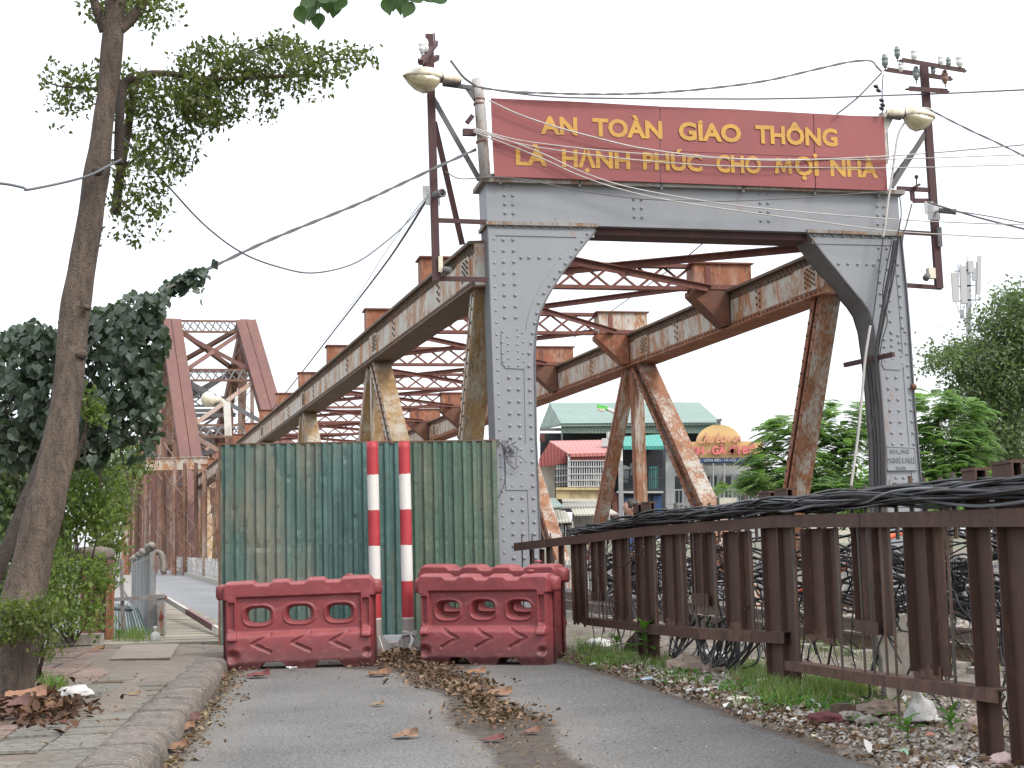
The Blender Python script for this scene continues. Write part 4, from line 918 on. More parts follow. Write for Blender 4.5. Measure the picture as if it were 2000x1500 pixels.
# ---- striped posts
def spole(pxt, pxb, lab):
    a = P(pxt, 863, 19.72); c = P(pxb, 1255, 19.60); c.z = 0.0
    t_ = thing('striped_post', lab, 'post', tuple(c), 'red and white striped posts in front of the green sheets')
    d = (a-c); b = MB(); pts = [c+d*(i/30) for i in range(31)]; b.tube(pts, .083, 20); b.build('post_tube', M['band'], t_, True)
    b = MB()
    for k in range(4):
        ang = k*math.pi/2+.5; e = Vector((math.cos(ang), math.sin(ang), 0)); b.prism([(.075,.0),(.27,.0),(.27,.03),(.10,.26),(.075,.26)], c, e, Z, e.cross(Z), -.008, .008)
    b.obox(c+Vector((-.26,-.26,-.01)), (.52,0,0), (0,.52,0), (0,0,.022)); b.build('base_plate', M['tube'], t_)
    return t_
spole(727, 735, 'red and white striped post just right of the left barrier'); spole(789, 798, 'red and white striped post between the two groups of barriers')
b = MB()
c = P(798, 1240, 19.5)
for k in range(3): b.tube([c+Vector((.10*math.cos(a), .10*math.sin(a)+.1, .02*k+.01*math.sin(3*a+k))) for a in np.linspace(0, 6.4, 20)], .011, 5)
b.tube(cat_curve([c+Vector((.03,-.02,0)), c+Vector((.06,-.08,-.08)), c+Vector((.03,-.1,-.17)), c+Vector((.12,-.13,-.215)), c+Vector((.2,-.1,-.22))], 6), [.012,.013,.016,.02]+[.03]*21, 6)
M['plasticbag'] = plain('white_plastic_bag', (.62,.62,.6), .35, .1, 14, .8, dist=.02)
top(b, 'white_rag', M['plasticbag'], 'twisted white plastic strip tied round the foot of the right striped post', 'rag', smooth=True)
b = MB(); c = P(775, 1248, 20.2); c.z = 0
b.obox(c+Vector((-.3,-.12,0)), (.62,.0,0), (0,.4,0), (0,0,.12)); top(b, 'concrete_footing', M['concrete'], 'low concrete block lying behind the striped posts', 'concrete block')

# ================================================================== WATER-FILLED BARRIERS
def ss(x): x = max(0., min(1., x)); return x*x*(3-2*x)
def barrier_mesh(name, W, H, flip, seed):
    NX, NZ = 230, 130; hw = W/2; front = {}; vs_ = []; inside = []
    holes = [(-.265*W, .60*H), (0, .605*H), (.265*W, .60*H)]; ha, hb = .070*W, .080*H
    def rr(x, z, cx, cz, a, b_):      # rounded-box distance normalised (<1 inside)
        dx = abs(x-cx)/a; dz = abs(z-cz)/b_; return (dx**2.9+dz**2.9)**(1/2.9)
    def ztop(x):
        z = H
        for k, sx in enumerate((-.23, 0.0, .23)):
            c = (sx)*W; e = abs(x-c); z -= .035*H*(1-ss((e-.035*W)/(.035*W)))*(1 if e < .07*W else 0)
        z -= .06*H*(1-ss((hw-abs(x))/(.05*W)))**2
        z -= .012*H*math.sin((x/W+.2)*3)*(1 if flip else -1)
        return z
    def zbot(x):
        z = 0
        for c in (-.17*W, .19*W): z += .085*H*(1-ss((abs(x-c)-.055*W)/(.045*W)))
        return z
    def chev(x, z):
        d = 1e9
        for cx in (-.24*W, .015*W, .265*W):
            s = 1 if flip else -1
            tip = (cx+s*.06*W, .29*H); 
            for e in (1, -1):
                a = tip; c = (cx-s*.055*W, .29*H+e*.095*H); px_, pz_ = x-a[0], z-a[1]; vx, vz = c[0]-a[0], c[1]-a[1]
                tt = max(0, min(1, (px_*vx+pz_*vz)/(vx*vx+vz*vz))); d = min(d, math.hypot(px_-vx*tt, pz_-vz*tt))
        return d
    def depth(x, z):
        zr = z/H
        d = .235 if zr < .10 else (.235-.03*(zr-.10)/.30 if zr < .40 else (.205-.085*ss((zr-.36)/.08) if zr < .5 else .120))
        if zr < .10: d = .20+.035*ss(zr/.10)
        if zr >= .36: d = .205-.075*ss((zr-.36)/.07)
        # top rim stands proud
        d += .055*ss((zr-.795)/.02)
        # side piers stand proud of the recessed field
        d += .055*ss((abs(x)-.395*W)/(.012*W))*(1 if zr > .33 else 0)*(1-ss((zr-.795)/.02))
        # slots in the piers
        if zr > .44 and zr < .755: d -= .05*(1-ss((abs(abs(x)-.435*W)-.017*W)/(.006*W)))*ss((zr-.44)/.015)*ss((.755-zr)/.015)
        for cx, cz in holes:
            q = rr(x, z, cx, cz, ha*1.5, hb*1.55); d += .018*(1-ss(abs(q-.93)/.12)) if q < 1.1 else 0
            if q < .93: d -= .0
            q2 = rr(x, z, cx, cz, ha, hb)
            d *= ss((q2-.97)/.42)**.42 if q2 > .97 else 0
        c = chev(x, z); d -= .022*(1-ss((c-.017)/.006)) if zr < .45 else 0
        # dented lower corners
        for sx, k, rr_ in ((-.43, .075, .085), (.44, .045 if not flip else .06, .06)):
            e = math.hypot((x-sx*W), (z-.155*H)*1.15); d -= k*(1-ss(e/(rr_*W*.75)))
        d += .006*mnoise.noise(Vector((x*4+seed, z*4, seed)))
        # edge rounding
        e = hw-abs(x)-(.02*W if zr < .78 else 0); d *= math.sqrt(max(0, min(1, e/.05))*(2-max(0, min(1, e/.05)))) if e < .05 else 1
        e = ztop(x)-z; d *= math.sqrt(max(0, min(1, e/.05))*(2-max(0, min(1, e/.05)))) if e < .05 else 1
        return max(d, 0)
    X = [(-hw)+(W)*i/NX for i in range(NX+1)]
    for j in range(NZ+1):
        for i in range(NX+1):
            x = X[i]; zb_, zt_ = zbot(x), ztop(x); z = zb_+(zt_-zb_)*(.5-.5*math.cos(math.pi*j/NZ))*.35+(zt_-zb_)*(j/NZ)*.65
            ins = False
            for cx, cz in holes:
                q = rr(x, z, cx, cz, ha, hb)
                if q < .97: ins = True
                if q < .97 and q > .86: x, z = cx+(x-cx)*.975/q, cz+(z-cz)*.975/q; ins = False
            bow = .012*math.sin(x*2+seed)
            dd = depth(x, z); vs_.append((x, z, dd, bow)); inside.append(ins)
    n = NX+1; V = [(x, -d+bw, z) for x, z, d, bw in vs_]+[(x, d+bw, z) for x, z, d, bw in vs_]; F = []; o2 = n*(NZ+1)
    for j in range(NZ):
        for i in range(NX):
            q = (j*n+i, j*n+i+1, (j+1)*n+i+1, (j+1)*n+i)
            if any(inside[k] for k in q): continue
            F.append(q); F.append(tuple(k+o2 for k in reversed(q)))
    for i in range(NX): F.append((i+1, i, i+o2, i+1+o2)); 
    me = bpy.data.meshes.new(name); me.from_pydata(V, [], F); me.update()
    # flip any x<->x order so that normals face out
    for p in me.polygons: p.use_smooth = True
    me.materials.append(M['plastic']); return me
GRPB = 'red plastic road barriers blocking the road'
def barrier(pxl, pxr, dl, dr, H, flip, seed, lab, tilt=0.0):
    a = P(pxl, 1280, dl); c = P(pxr, 1280, dr); a.z = c.z = 0; W = (c-a).length; mid = (a+c)/2
    me = barrier_mesh('barrier_shell', W, H, flip, seed); t_ = thing('road_barrier', lab, 'barrier', tuple(mid), GRPB)
    o = link_mesh('shell', me, t_); yaw = math.atan2(c.y-a.y, c.x-a.x); o.rotation_euler = (0, 0, 0); t_.rotation_euler = (0, tilt, yaw)
    # filler cap and moulded end lugs
    b = MB(); b.lathe([(.045,0),(.05,.012),(.05,.03),(.03,.036)], (W*.33, 0, H-.004)); me2 = b.mesh('filler_cap', smooth=True); me2.materials.append(M['plastic']); link_mesh('filler_cap', me2, t_)
    for sx in (-1, 1):
        b = MB(); cxx = sx*(W/2-.012); b.lathe([(.02,.0),(.085,.01),(.10,.05),(.10,.15),(.08,.19),(.02,.20)], (cxx, 0, H*.79-.01), n=16); me3 = b.mesh('end_lug', smooth=True); me3.materials.append(M['plastic']); link_mesh('end_lug', me3, t_)
    return t_
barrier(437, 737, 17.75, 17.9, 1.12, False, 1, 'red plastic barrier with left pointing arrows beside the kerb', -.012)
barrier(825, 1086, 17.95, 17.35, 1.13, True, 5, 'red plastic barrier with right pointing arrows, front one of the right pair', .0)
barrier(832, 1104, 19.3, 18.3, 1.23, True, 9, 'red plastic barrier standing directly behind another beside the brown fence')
# ================================================================== LOWERED BARRIER ARM
a = P(318, 1166, 30.5); c = P(445, 1243, 21.2); arm = thing('barrier_arm', 'thin red and white barrier arm slanting across the carriageway at left', 'barrier arm', tuple(c))
for f0, f1, m_ in ((0,.46,'white'),(.46,.84,'plastic'),(.84,1.05,'white')):
    b = MB(); b.bar(a.lerp(c, f0), a.lerp(c, f1), .06, .10, (0,1,0)); b.build('arm_section', M['white'] if m_ == 'white' else M['plastic'], arm)
# ================================================================== BROWN STEEL FENCE
F4, F3, F2, F1, F0 = (.10,20.15), (1.66,17.1), (2.64,13.6), (3.13,9.04), (3.42,6.6)
fence = thing('steel_fence', 'rusty brown steel fence of upright channels between the road and the railway', 'fence', (2.64, 13.6, 0))
def zpx(py, px, d): return P(px, py, d).z
class Seg:
    def __init__(s, a, c): s.a = Vector((*a,0)); s.c = Vector((*c,0)); s.d = (s.c-s.a).normalized(); s.n = Vector((-s.d.y, s.d.x, 0)); s.ab = (a, c); \
        s.n = s.n if s.n.x < 0 else -s.n       # n points towards the road
    def at(s, px): t = hit2(px, *s.ab); return s.a+(s.c-s.a)*t
SA, SB, SC, SD = Seg(F2, F1), Seg(F3, F2), Seg(F4, F3), Seg(F1, F0)
def fangle(sg, pxl, pxm, pxr, zb_, zt_, mat='brown', name='slat', parent=None):
    "angle iron: narrow leg faces the viewer, wide leg runs along the fence"
    p = sg.at(pxm); q = sg.at(pxr); b = MB(); L = (q-p)
    fw = (pxm-pxl)*p.y/F_PX/.96
    b.obox(p+sg.n*.0+Z*zb_, sg.n*fw, sg.d*.012, Z*(zt_-zb_)); b.obox(p+Z*zb_-sg.n*.012+sg.d*.0, L, sg.n*.012, Z*(zt_-zb_))
    return b.build(name, M[mat], parent or fence)
def vrod(sg, px, zb_, zt_, r=.011, n=.05):
    p = sg.at(px)+sg.n*n; b = MB(); b.tube([p+Z*zb_, p+Z*((zb_+zt_)/2)+sg.d*random.uniform(-.008,.008), p+Z*zt_+sg.d*random.uniform(-.01,.01)], r, 6); b.build('rod', M['rod'], fence)
def hbar(sg, p, q, z0, z1, h, out, mat='brown', name='rail', t_=.012, lip=True):
    b = MB(); a = sg.a.lerp(sg.c, p); c = sg.a.lerp(sg.c, q); 
    b.hexa([a+sg.n*out+Z*(z0-h), c+sg.n*out+Z*(z1-h), c+sg.n*(out-t_)+Z*(z1-h), a+sg.n*(out-t_)+Z*(z0-h), a+sg.n*out+Z*z0, c+sg.n*out+Z*z1, c+sg.n*(out-t_)+Z*z1, a+sg.n*(out-t_)+Z*z0])
    if lip: b.hexa([a+sg.n*(out-.013)+Z*(z0-.012), c+sg.n*(out-.013)+Z*(z1-.012), c-sg.n*.09+Z*(z1-.012), a-sg.n*.09+Z*(z0-.012), a+sg.n*(out-.013)+Z*(z0-.001), c+sg.n*(out-.013)+Z*(z1-.001), c-sg.n*.09+Z*(z1-.001), a-sg.n*.09+Z*(z0-.001)])
    return b.build(name, M[mat], fence)
# top rails (two or three lengths per bay, butted)
def toprail(sg, z0, z1, cuts, out=.085):
    for a, c in zip(cuts[:-1], cuts[1:]):
        za = z0+(z1-z0)*a; zc = z0+(z1-z0)*c; hbar(sg, a+.001, c-.001, za, zc, .115, out+random.uniform(-.003,.003), name='top_rail')
toprail(SA, 1.70, 1.64, [0,.5,1]); toprail(SB, 1.655, 1.70, [0,.55,1]); toprail(SC, 1.50, 1.655, [-.04,.42,1]); toprail(SD, 1.64, 1.62, [0,1])
# bottom rails
def br(sg, a, c, z0, z1, h, mat='brown'): hbar(sg, a, c, z0, z1, h, .075, mat, 'bottom_rail')
br(SC, .55, 1, .50, .47, .10); br(SB, 0, .42, .47, .50, .115); br(SB, .423, .8, .50, .55, .115, 'brown_dk'); br(SB, .803, 1, .55, .58, .115)
br(SA, .0, .42, .30, .37, .085, 'brown_dk'); br(SA, .421, 1.0, .37, .49, .09, 'brown_dk')
# posts (pairs of angles that run to the ground and above the cables)
def fpost(sg, l, m, r, zb_, zt_):
    fangle(sg, l, m, r, zb_, zt_, name='post')
    p, q = sg.at(m), sg.at(r); fw = (m-l)*p.y/F_PX/.96
    b = MB(); b.obox(p-sg.n*.05+Z*zt_, (q-p), sg.n*(fw+.06), Z*.02); b.obox(p+sg.n*(fw-.01)+Z*(zt_-.10), (q-p), sg.n*.012, Z*.0995); b.build('post_cap', M['brown'], fence)
fpost(SA, 1893,1912,1939, -.1, 1.90); fpost(SD, 1953,1970,2010, -.15, 1.92)
fpost(SB, 1490,1500,1521, -.05, 1.93); fpost(SA, 1523,1533,1556, -.05, 1.94)
fpost(SC, 1241,1249,1258, -.15, 1.93); fpost(SB, 1260,1267,1283, -.15, 1.94)
# channels
def chan(sg, l1, m1, d1, l2, m2, d2, zb_, mat='brown', zt_=1.56, close=None):
    fangle(sg, l1, m1, d1, zb_, zt_, mat=mat); fangle(sg, l2, m2, d2, zb_, zt_, mat=mat)
    if close:
        p, q = sg.at(m1), sg.at(d2); fw = (m1-l1)*p.y/F_PX/.96; b = MB(); b.obox(p+sg.n*fw+Z*zb_, (q-p)*.8, sg.n*.010, Z*close); b.build('end_plate', M[mat], fence)
chan(SA, 1568,1588,1610,1610,1624,1641, .60); chan(SA, 1667,1679,1706,1706,1719,1738, .70, close=.10); chan(SA, 1769,1787,1812,1812,1825,1846, .48)
chan(SB, 1293,1300,1315,1315,1321,1341, .50); chan(SB, 1351,1359,1373,1373,1384,1400, .75, close=.14); chan(SB, 1415,1423,1444,1444,1455,1471, .55)
chan(SC, 1116,1123,1129,1129,1135,1147, .45, zt_=1.5); chan(SC, 1155,1160,1168,1168,1175,1184, .72, zt_=1.52, close=.12); chan(SC, 1197,1204,1213,1213,1220,1232, .47, zt_=1.53)
chan(SC, 1068,1073,1079,1092,1097,1102, .3, zt_=1.45); chan(SC, 1036,1039,1044,1055,1059,1064, .3, zt_=1.40)
# corroded lower ends of the channels
for sg, l, r, z in ((SA,1568,1636,.60),(SA,1769,1841,.48),(SB,1293,1337,.50),(SB,1415,1467,.55),(SC,1116,1147,.45),(SC,1197,1232,.47)):
    p, q = sg.at(l), sg.at(r); b = MB(); n = 9; top_ = []; bot_ = []
    for i in range(n+1):
        a = p.lerp(q, .12+.76*i/n)+sg.n*.012; top_.append(a+Z*(z+.03+random.uniform(-.02,.05))); bot_.append(a+Z*(z-.02-random.uniform(0,.07)))
    b.add(top_+bot_+[v-sg.n*.01 for v in top_]+[v-sg.n*.01 for v in bot_], [(i, i+1, n+2+i, n+1+i) for i in range(n)]+[(2*n+2+i, 2*n+3+i, 3*n+4+i, 3*n+3+i) for i in range(n)]); b.build('corroded_plate', M['brown_dk'], fence)
for sg, px_, zb_ in ((SA,1562,.28),(SA,1649,.30),(SA,1693,.36),(SA,1712,.38),(SA,1737,.36),(SA,1755,.05),(SA,1869,.43),(SB,1287,.48),(SB,1340,.5),(SB,1366,.5),(SB,1382,.5),(SB,1405,.5),(SB,1477,.5),(SC,1109,.4),(SC,1150,.4),(SC,1175,.45),(SC,1190,.4),(SC,1236,.45),(SC,1048,.3),(SC,1028,.3),(SC,1084,.3)):
    vrod(sg, px_, zb_, 1.62)
# rod tips standing above the cables
for px_ in list(range(1106,1240,19))+list(range(1300,1490,17))+list(range(1570,1890,29)):
    sg = SC if px_ < 1240 else (SB if px_ < 1500 else SA); p = sg.at(px_+random.uniform(-4,4)); zt_ = 1.88+random.uniform(-.02,.06) if px_ > 1240 else 1.72+.15*(px_-1100)/140
    b = MB(); b.tube([p-sg.n*.06+Z*1.45, p-sg.n*.06+Z*zt_], .017, 6); b.build('rod_tip', M['rod'], fence)
# pink paint patches
for sg, px_, z in ((SB,1455,1.50),(SA,1588,1.51)):
    p = sg.at(px_)+sg.n*.09; b = MB(); pts = []
    for i in range(14):
        a = 2*math.pi*i/14; r_ = 1+.25*random.uniform(-1,1); pts.append((math.cos(a)*.062*r_, math.sin(a)*.10*r_))
    vx = Vector((1,.0,0)); b.prism(pts, p+Vector((.0,-.03,-.04)), sg.n, Z, sg.d, -.03, -.0); b.build('paint_patch', M['pinkpaint'], fence)
# black studs on the narrow legs paint in the shade of open holes
bolt_hole_mark = MB()
for sg, px_, zs_ in ((SC,1198,[.7,.95,1.2,1.4]),(SC,1242,[.6,.8,1.0,1.2,1.42]),(SB,1352,[.95,1.4]),(SB,1416,[.85,1.1,1.35]),(SA,1572,[.8,1.2]),(SA,1613,[.95,1.25]),(SA,1770,[.8,1.1]),(SA,1815,[.7,1.0,1.3]),(SA,1893,[.6,1.1])):
    for z in zs_: p = sg.at(px_+6)+sg.n*.035; b = MB(); b.bar(p+Z*z+sg.d*.014, p+Z*(z+.03)+sg.d*.014, .014, .004, sg.n); b.build('bolt_hole_mark', M['black'], fence)
# ---------------------------------------------------------- cable bundle lying along the top of the fence
def fpath(t):  # t 0..1 from F4 side to beyond F0
    pts = [Vector((.62,19.1,1.60)), Vector((*F3,1.73)), Vector((*F2,1.80)), Vector((*F1,1.755)), Vector((3.5,5.5,1.73))]
    L = [0,.27,.55,.85,1.0]
    for i in range(4):
        if t <= L[i+1]+1e-6: f = (t-L[i])/(L[i+1]-L[i]); return pts[i].lerp(pts[i+1], f)
bund = thing('cable_bundle', 'thick tangle of black cables heaped along the top of the brown fence', 'cables', (2.4, 14, 1.75))
for k in range(54):
    pts = []; t0 = random.uniform(0, .08) if k % 3 else random.uniform(0, .5); t1 = 1 if k % 4 else random.uniform(.6, 1); n = 30
    a0, z0_, ph, fr = random.uniform(-.07,.09), random.uniform(-.05,.045), random.uniform(0,6), random.uniform(9,26)
    for i in range(n+1):
        t = t0+(t1-t0)*i/n; p = fpath(t); e = min(1, 6*t+.3)
        off = a0+.07*math.sin(fr*t+ph)+.025*math.sin(fr*2.7*t+ph*2); zz = z0_*e+.035*math.sin(fr*.8*t+ph*1.7)*e+.02*math.sin(fr*2.1*t+k)
        pts.append(p+Vector((-off*.95, -off*.15, zz+.01)))
    b = MB(); b.tube(cat_curve(pts, 2), random.choice([.008,.010,.012,.014]), 5, True); b.build('cable', M['black'] if k % 9 else M['cablegrey'], bund, True)
# hanging tangle behind the fence
b = MB()
for k in range(170):
    t = random.uniform(.02,.97); p = fpath(t); back = random.uniform(.12, .85); L = random.uniform(.3, 1.5)
    z0_ = random.uniform(.9, 1.62); drift = random.uniform(-.9,.9)
    pts = [Vector((p.x+back*.97+random.uniform(-.1,.1), p.y+back*.2, z0_))]
    for i in range(5):
        pts.append(pts[-1]+Vector((random.uniform(-.12,.12), drift/5+random.uniform(-.14,.14), -L/5*random.uniform(.2,1.6))))
        if pts[-1].z < .1: pts[-1].z = random.uniform(.08,.2)
    b.tube(cat_curve(pts, 4), random.choice([.006,.008,.011]), 4, False)
for k in range(26):   # long sagging runs behind the slats
    pts = []; zz = random.uniform(.75,1.45); bk = random.uniform(.2,.7)
    for i in range(14):
        p = fpath(i/13); pts.append(Vector((p.x+bk, p.y+bk*.2, zz+.14*math.sin(i*1.1+k)+random.uniform(-.05,.05))))
    b.tube(cat_curve(pts, 3), random.choice([.008,.012,.015]), 4, False)
for k in range(22):  # loops poking out under the lower rail
    px_ = random.choice([1300,1320,1335,1350,1362,1375,1390,1400,1410,1425]); p = SB.at(px_+random.uniform(-8,8))
    pts = [p+Vector((.15,0,.55)), p+Vector((.08+random.uniform(-.1,.1), random.uniform(-.2,.2), .3)), p+Vector((random.uniform(-.1,.15), random.uniform(-.3,.1), .12)), p+Vector((random.uniform(0,.3), random.uniform(-.5,.3), .25+random.uniform(-.1,.2))), p+Vector((.3,random.uniform(-.5,.5),.6))]
    b.tube(cat_curve(pts, 5), .013, 5, False)
top(b, 'cable_tangle', M['black'], 'mess of loose black cables hanging behind the brown fence', 'cables', kind='stuff', smooth=True)
# coil of cable behind the near bay
for (px_, py_, d_, r0, lab) in ((1897,1150,11.4,.30,'coil of black cable hanging behind the nearest bay of the fence'),(1745,1130,14.0,.26,'heap of dark cable loops behind the middle of the fence')):
    b = MB(); c = P(px_, py_, d_)
    for k in range(16):
        r_ = r0*random.uniform(.6,1.1); ph = random.uniform(0,6); e = random.uniform(.6,1.2)
        b.tube([c+Vector((r_*math.cos(a)*.8+.05*math.sin(2*a+ph), .15*math.sin(a+ph), r_*e*math.sin(a)+.04*math.cos(3*a))) for a in np.linspace(0, 6.5, 26)], .010, 5, False)
    top(b, 'cable_coil', M['black'], lab, 'cable', smooth=True)
b = MB(); b.tube(cat_curve([P(x, y, d) for x, y, d in ((1552,1163,17),(1600,1135,16.6),(1650,1108,16.3),(1672,1090,16.2),(1706,1062,16.2),(1760,1040,16.5))], 6), .035, 8)
M['orange'] = plain('orange_red_pipe', (.55,.09,.03), .4, .1); top(b, 'orange_pipe', M['orange'], 'bright orange red pipe slanting behind the brown fence', 'pipe', smooth=True)
b = MB(); b.tube(cat_curve([P(x, y, 17) for x, y in ((1800,975),(1820,965),(1845,963),(1866,972))], 6), .05, 8); top(b, 'orange_hose', M['orange'], 'short orange hose showing above the cable bundle near the portal foot', 'hose', smooth=True)
# leaning concrete marker post behind the fence
c = P(1765,1366,12.5); c.z = .05
b = MB(); n = 10; rows = []
for i in range(n+1):
    f_ = i/n; z = .05+.70*f_; w = .165-.03*f_; lean = -.10*f_; ww_ = .01*mnoise.noise(Vector((i*.7, 2, 3)))
    for sx, sy in ((-1,-1),(1,-1),(1,1),(-1,1)): rows.append((c.x+lean+sx*(w+.012*mnoise.noise(Vector((i*.9,sx,sy)))), c.y+sy*.09+ww_, z+(.03*sx if i == n else 0)))
b.add(rows, [(i*4+k, i*4+(k+1)%4, (i+1)*4+(k+1)%4, (i+1)*4+k) for i in range(n) for k in range(4)]+[(n*4,n*4+1,n*4+2,n*4+3)])
top(b, 'concrete_post', M['concrete'], 'weathered concrete marker post leaning between the fence and the track', 'post')
# ---------------------------------------------------------- person walking beyond the fence
M['skin'] = plain('skin', (.42,.23,.16), .5, .08, 8, .05); M['hair'] = plain('black_hair', (.02,.017,.015), .5, .2, 40, .4); M['shirt'] = plain('blue_shirt', (.16,.24,.48), .8, .15, 12, .2); M['trouser'] = plain('dark_trousers', (.04,.045,.06), .85, .2, 12, .2)
pc = P(1236, 1000, 18.9); px0, py0, pz0 = pc.x, pc.y, .28
per = thing('person', 'person with short black hair in a blue shirt walking left beyond the fence', 'person', (px0, py0, pz0))
def skin(name, pts, edges, rad, mat, parent, sub=2):
    me = bpy.data.meshes.new(name); me.from_pydata(pts, edges, []); me.update(); o = link_mesh(name, me, parent, None)
    m_ = o.modifiers.new('s', 'SKIN'); m_.use_smooth_shade = True
    for i, r_ in enumerate(rad): me.skin_vertices[0].data[i].radius = (r_, r_) if not hasattr(r_, '__len__') else r_
    me.skin_vertices[0].data[0].use_root = True; o.modifiers.new('b', 'SUBSURF').levels = sub; o.modifiers['b'].render_levels = sub
    me.materials.append(mat); return o
def need_skin(me):
    if not me.skin_vertices: 
        bm_ = __import__('bmesh').new(); bm_.from_mesh(me); bm_.verts.layers.skin.verify(); bm_.to_mesh(me); bm_.free()
def skin2(name, pts, edges, rad, mat, parent, sub=2):
    me = bpy.data.meshes.new(name); me.from_pydata(pts, edges, []); me.update(); need_skin(me); o = link_mesh(name, me, parent, None)
    m_ = o.modifiers.new('s', 'SKIN'); m_.use_smooth_shade = True
    for i, r_ in enumerate(rad): me.skin_vertices[0].data[i].radius = (r_, r_) if not hasattr(r_, '__len__') else r_
    me.skin_vertices[0].data[0].use_root = True; s_ = o.modifiers.new('b', 'SUBSURF'); s_.levels = sub; s_.render_levels = sub
    me.materials.append(mat); return o
# facing -X (left), 1.7 m tall; local axes: x forward is -1
B_ = [(0,0,.93),(0,0,1.12),(0,0,1.30),(0,0,1.43),(-.01,0,1.50),(-.02,0,1.56),
      (.01,-.20,1.40),(.05,-.25,1.14),(-.08,-.25,.93),(-.14,-.25,.86),
      (.01,.20,1.40),(.02,.25,1.14),(-.14,.26,.95),(-.2,.26,.89),
      (0,-.09,.88),(-.14,-.10,.50),(-.05,-.10,.09),(-.17,-.10,.04),
      (0,.09,.88),(.08,.10,.50),(.24,.10,.12),(.16,.10,.05)]
E_ = [(0,1),(1,2),(2,3),(3,4),(4,5),(3,6),(6,7),(7,8),(8,9),(3,10),(10,11),(11,12),(12,13),(0,14),(14,15),(15,16),(16,17),(0,18),(18,19),(19,20),(20,21)]
Rr = [(.11,.15),(.105,.15),(.12,.17),(.09,.12),.05,.052,.06,.047,.034,.035,.06,.047,.034,.035,.09,.065,.045,.04,.09,.065,.045,.04]
skin2('body', B_, E_, Rr, M['skin'], per)
skin2('shirt', [(0,0,.88),(0,0,1.12),(0,0,1.30),(0,0,1.42),(.01,-.20,1.39),(.04,-.25,1.18),(.01,.20,1.39),(.02,.25,1.18)], [(0,1),(1,2),(2,3),(3,4),(4,5),(3,6),(6,7)], [(.135,.175),(.125,.165),(.135,.185),(.10,.13),.075,.066,.075,.066], M['shirt'], per)
skin2('trousers', [(0,0,.93),(0,-.09,.86),(-.14,-.10,.50),(-.06,-.10,.13),(0,.09,.86),(.08,.10,.50),(.22,.10,.17)], [(0,1),(1,2),(2,3),(0,4),(4,5),(5,6)], [(.13,.17),.105,.08,.065,.105,.08,.065], M['trouser'], per)
def blob(name, c, r, mat, parent, fn=None, nu=18, nv=12):
    vs_ = []
    for j in range(nv+1):
        th = math.pi*j/nv
        for i in range(nu):
            ph = 2*math.pi*i/nu; v = Vector((math.sin(th)*math.cos(ph), math.sin(th)*math.sin(ph), math.cos(th)))
            if fn: v = fn(v)
            vs_.append((c[0]+v.x*r[0], c[1]+v.y*r[1], c[2]+v.z*r[2]))
    me = bpy.data.meshes.new(name); me.from_pydata(vs_, [], [(j*nu+i, j*nu+(i+1)%nu, (j+1)*nu+(i+1)%nu, (j+1)*nu+i) for j in range(nv) for i in range(nu)]); me.update()
    me.polygons.foreach_set('use_smooth', [True]*len(me.polygons)); return link_mesh(name, me, parent, mat)
def headf(v):
    v = v.copy()
    if v.z < 0: v.y *= 1+.25*v.z; v.x = v.x*(1+.18*v.z) - .08*(-v.z)
    if v.x < -.9 and abs(v.y) < .3 and -.25 < v.z < .15: v.x -= .14
    return v
blob('head', (-.03,0,1.645), (.098,.075,.125), M['skin'], per, headf)
blob('hair', (-.012,0,1.675), (.105,.083,.105), M['hair'], per, lambda v: Vector((v.x if v.x > -.55 else -.55-(abs(v.x)-.55)*(.9 if v.z > .45 else .0), v.y, v.z if v.z > -.25 or v.x > .3 else -.25)))
for sy in (-1, 1):
    blob('ear', (.0, sy*.078, 1.635), (.02,.012,.033), M['skin'], per, None, 8, 6)
for sy in (-1,1): blob('eye', (-.118, sy*.03, 1.66), (.008,.011,.007), M['hair'], per, None, 8, 6)
# ================================================================== UTILITY FRAMES, LAMPS, CABLES
FO = PO-PN*.02
def fp(px, py, n=0.0): return PL(px, py, FO+PN*n, PN)
def ang(b, p, q, w=.10, n=PN): b.bar(p, q, w, .012, n.cross((q-p).normalized())); b.bar(p+n*w*.5, q+n*w*.5, .012, w, n.cross((q-p).normalized())); return b
def part(name, mat, parent, fn, smooth=False, **k): b = MB(); fn(b); return b.build(name, M[mat], parent, smooth, **k)
lf = thing('pole_bracket', 'maroon angle iron pole frame bolted to the left end of the portal', 'utility pole', tuple(fp(852, 545)))
def chan2(b, p, q, w=.10): b.bar(p, q, w, .014, PU); b.bar(p-PU*w/2+PN*.03, q-PU*w/2+PN*.03, .012, .07, PU); b.bar(p+PU*w/2+PN*.03, q+PU*w/2+PN*.03, .012, .07, PU)
part('pole', 'maroon', lf, lambda b: chan2(b, fp(839,66), fp(853,548), .105))
for a, c, w in (((848,430),(950,434),.07),((850,544),(952,546),.07),((846,192),(937,352),.075)): 
    part('brace', 'maroon' if w == .07 else 'grey_dark', lf, lambda b: b.bar(fp(*a,.03), fp(*c,.03), .03, w, PN))
part('brace', 'maroon', lf, lambda b: b.bar(fp(848,238,.1), fp(903,478,.5), .04, .085, PN))
part('crossarm', 'maroon', lf, lambda b: b.bar(fp(822,122,-.75), fp(852,84,.35), .06, .08, PU))
part('crossarm', 'maroon', lf, lambda b: b.bar(fp(829,126,-.1), fp(855,112,.4), .06, .08, PU))
part('bracket_pin', 'maroon', lf, lambda b: (b.bar(fp(848,64,.3), fp(849,85,.3), .02, .02, PU), b.bar(fp(817,114,-.6), fp(817,124,-.6), .02, .02, PU)))
INS = [(.0,0),(.022,.0),(.022,.02),(.035,.03),(.04,.06),(.038,.075),(.026,.08),(.038,.09),(.04,.12),(.03,.13),(.03,.15),(.018,.165),(.0,.166)]
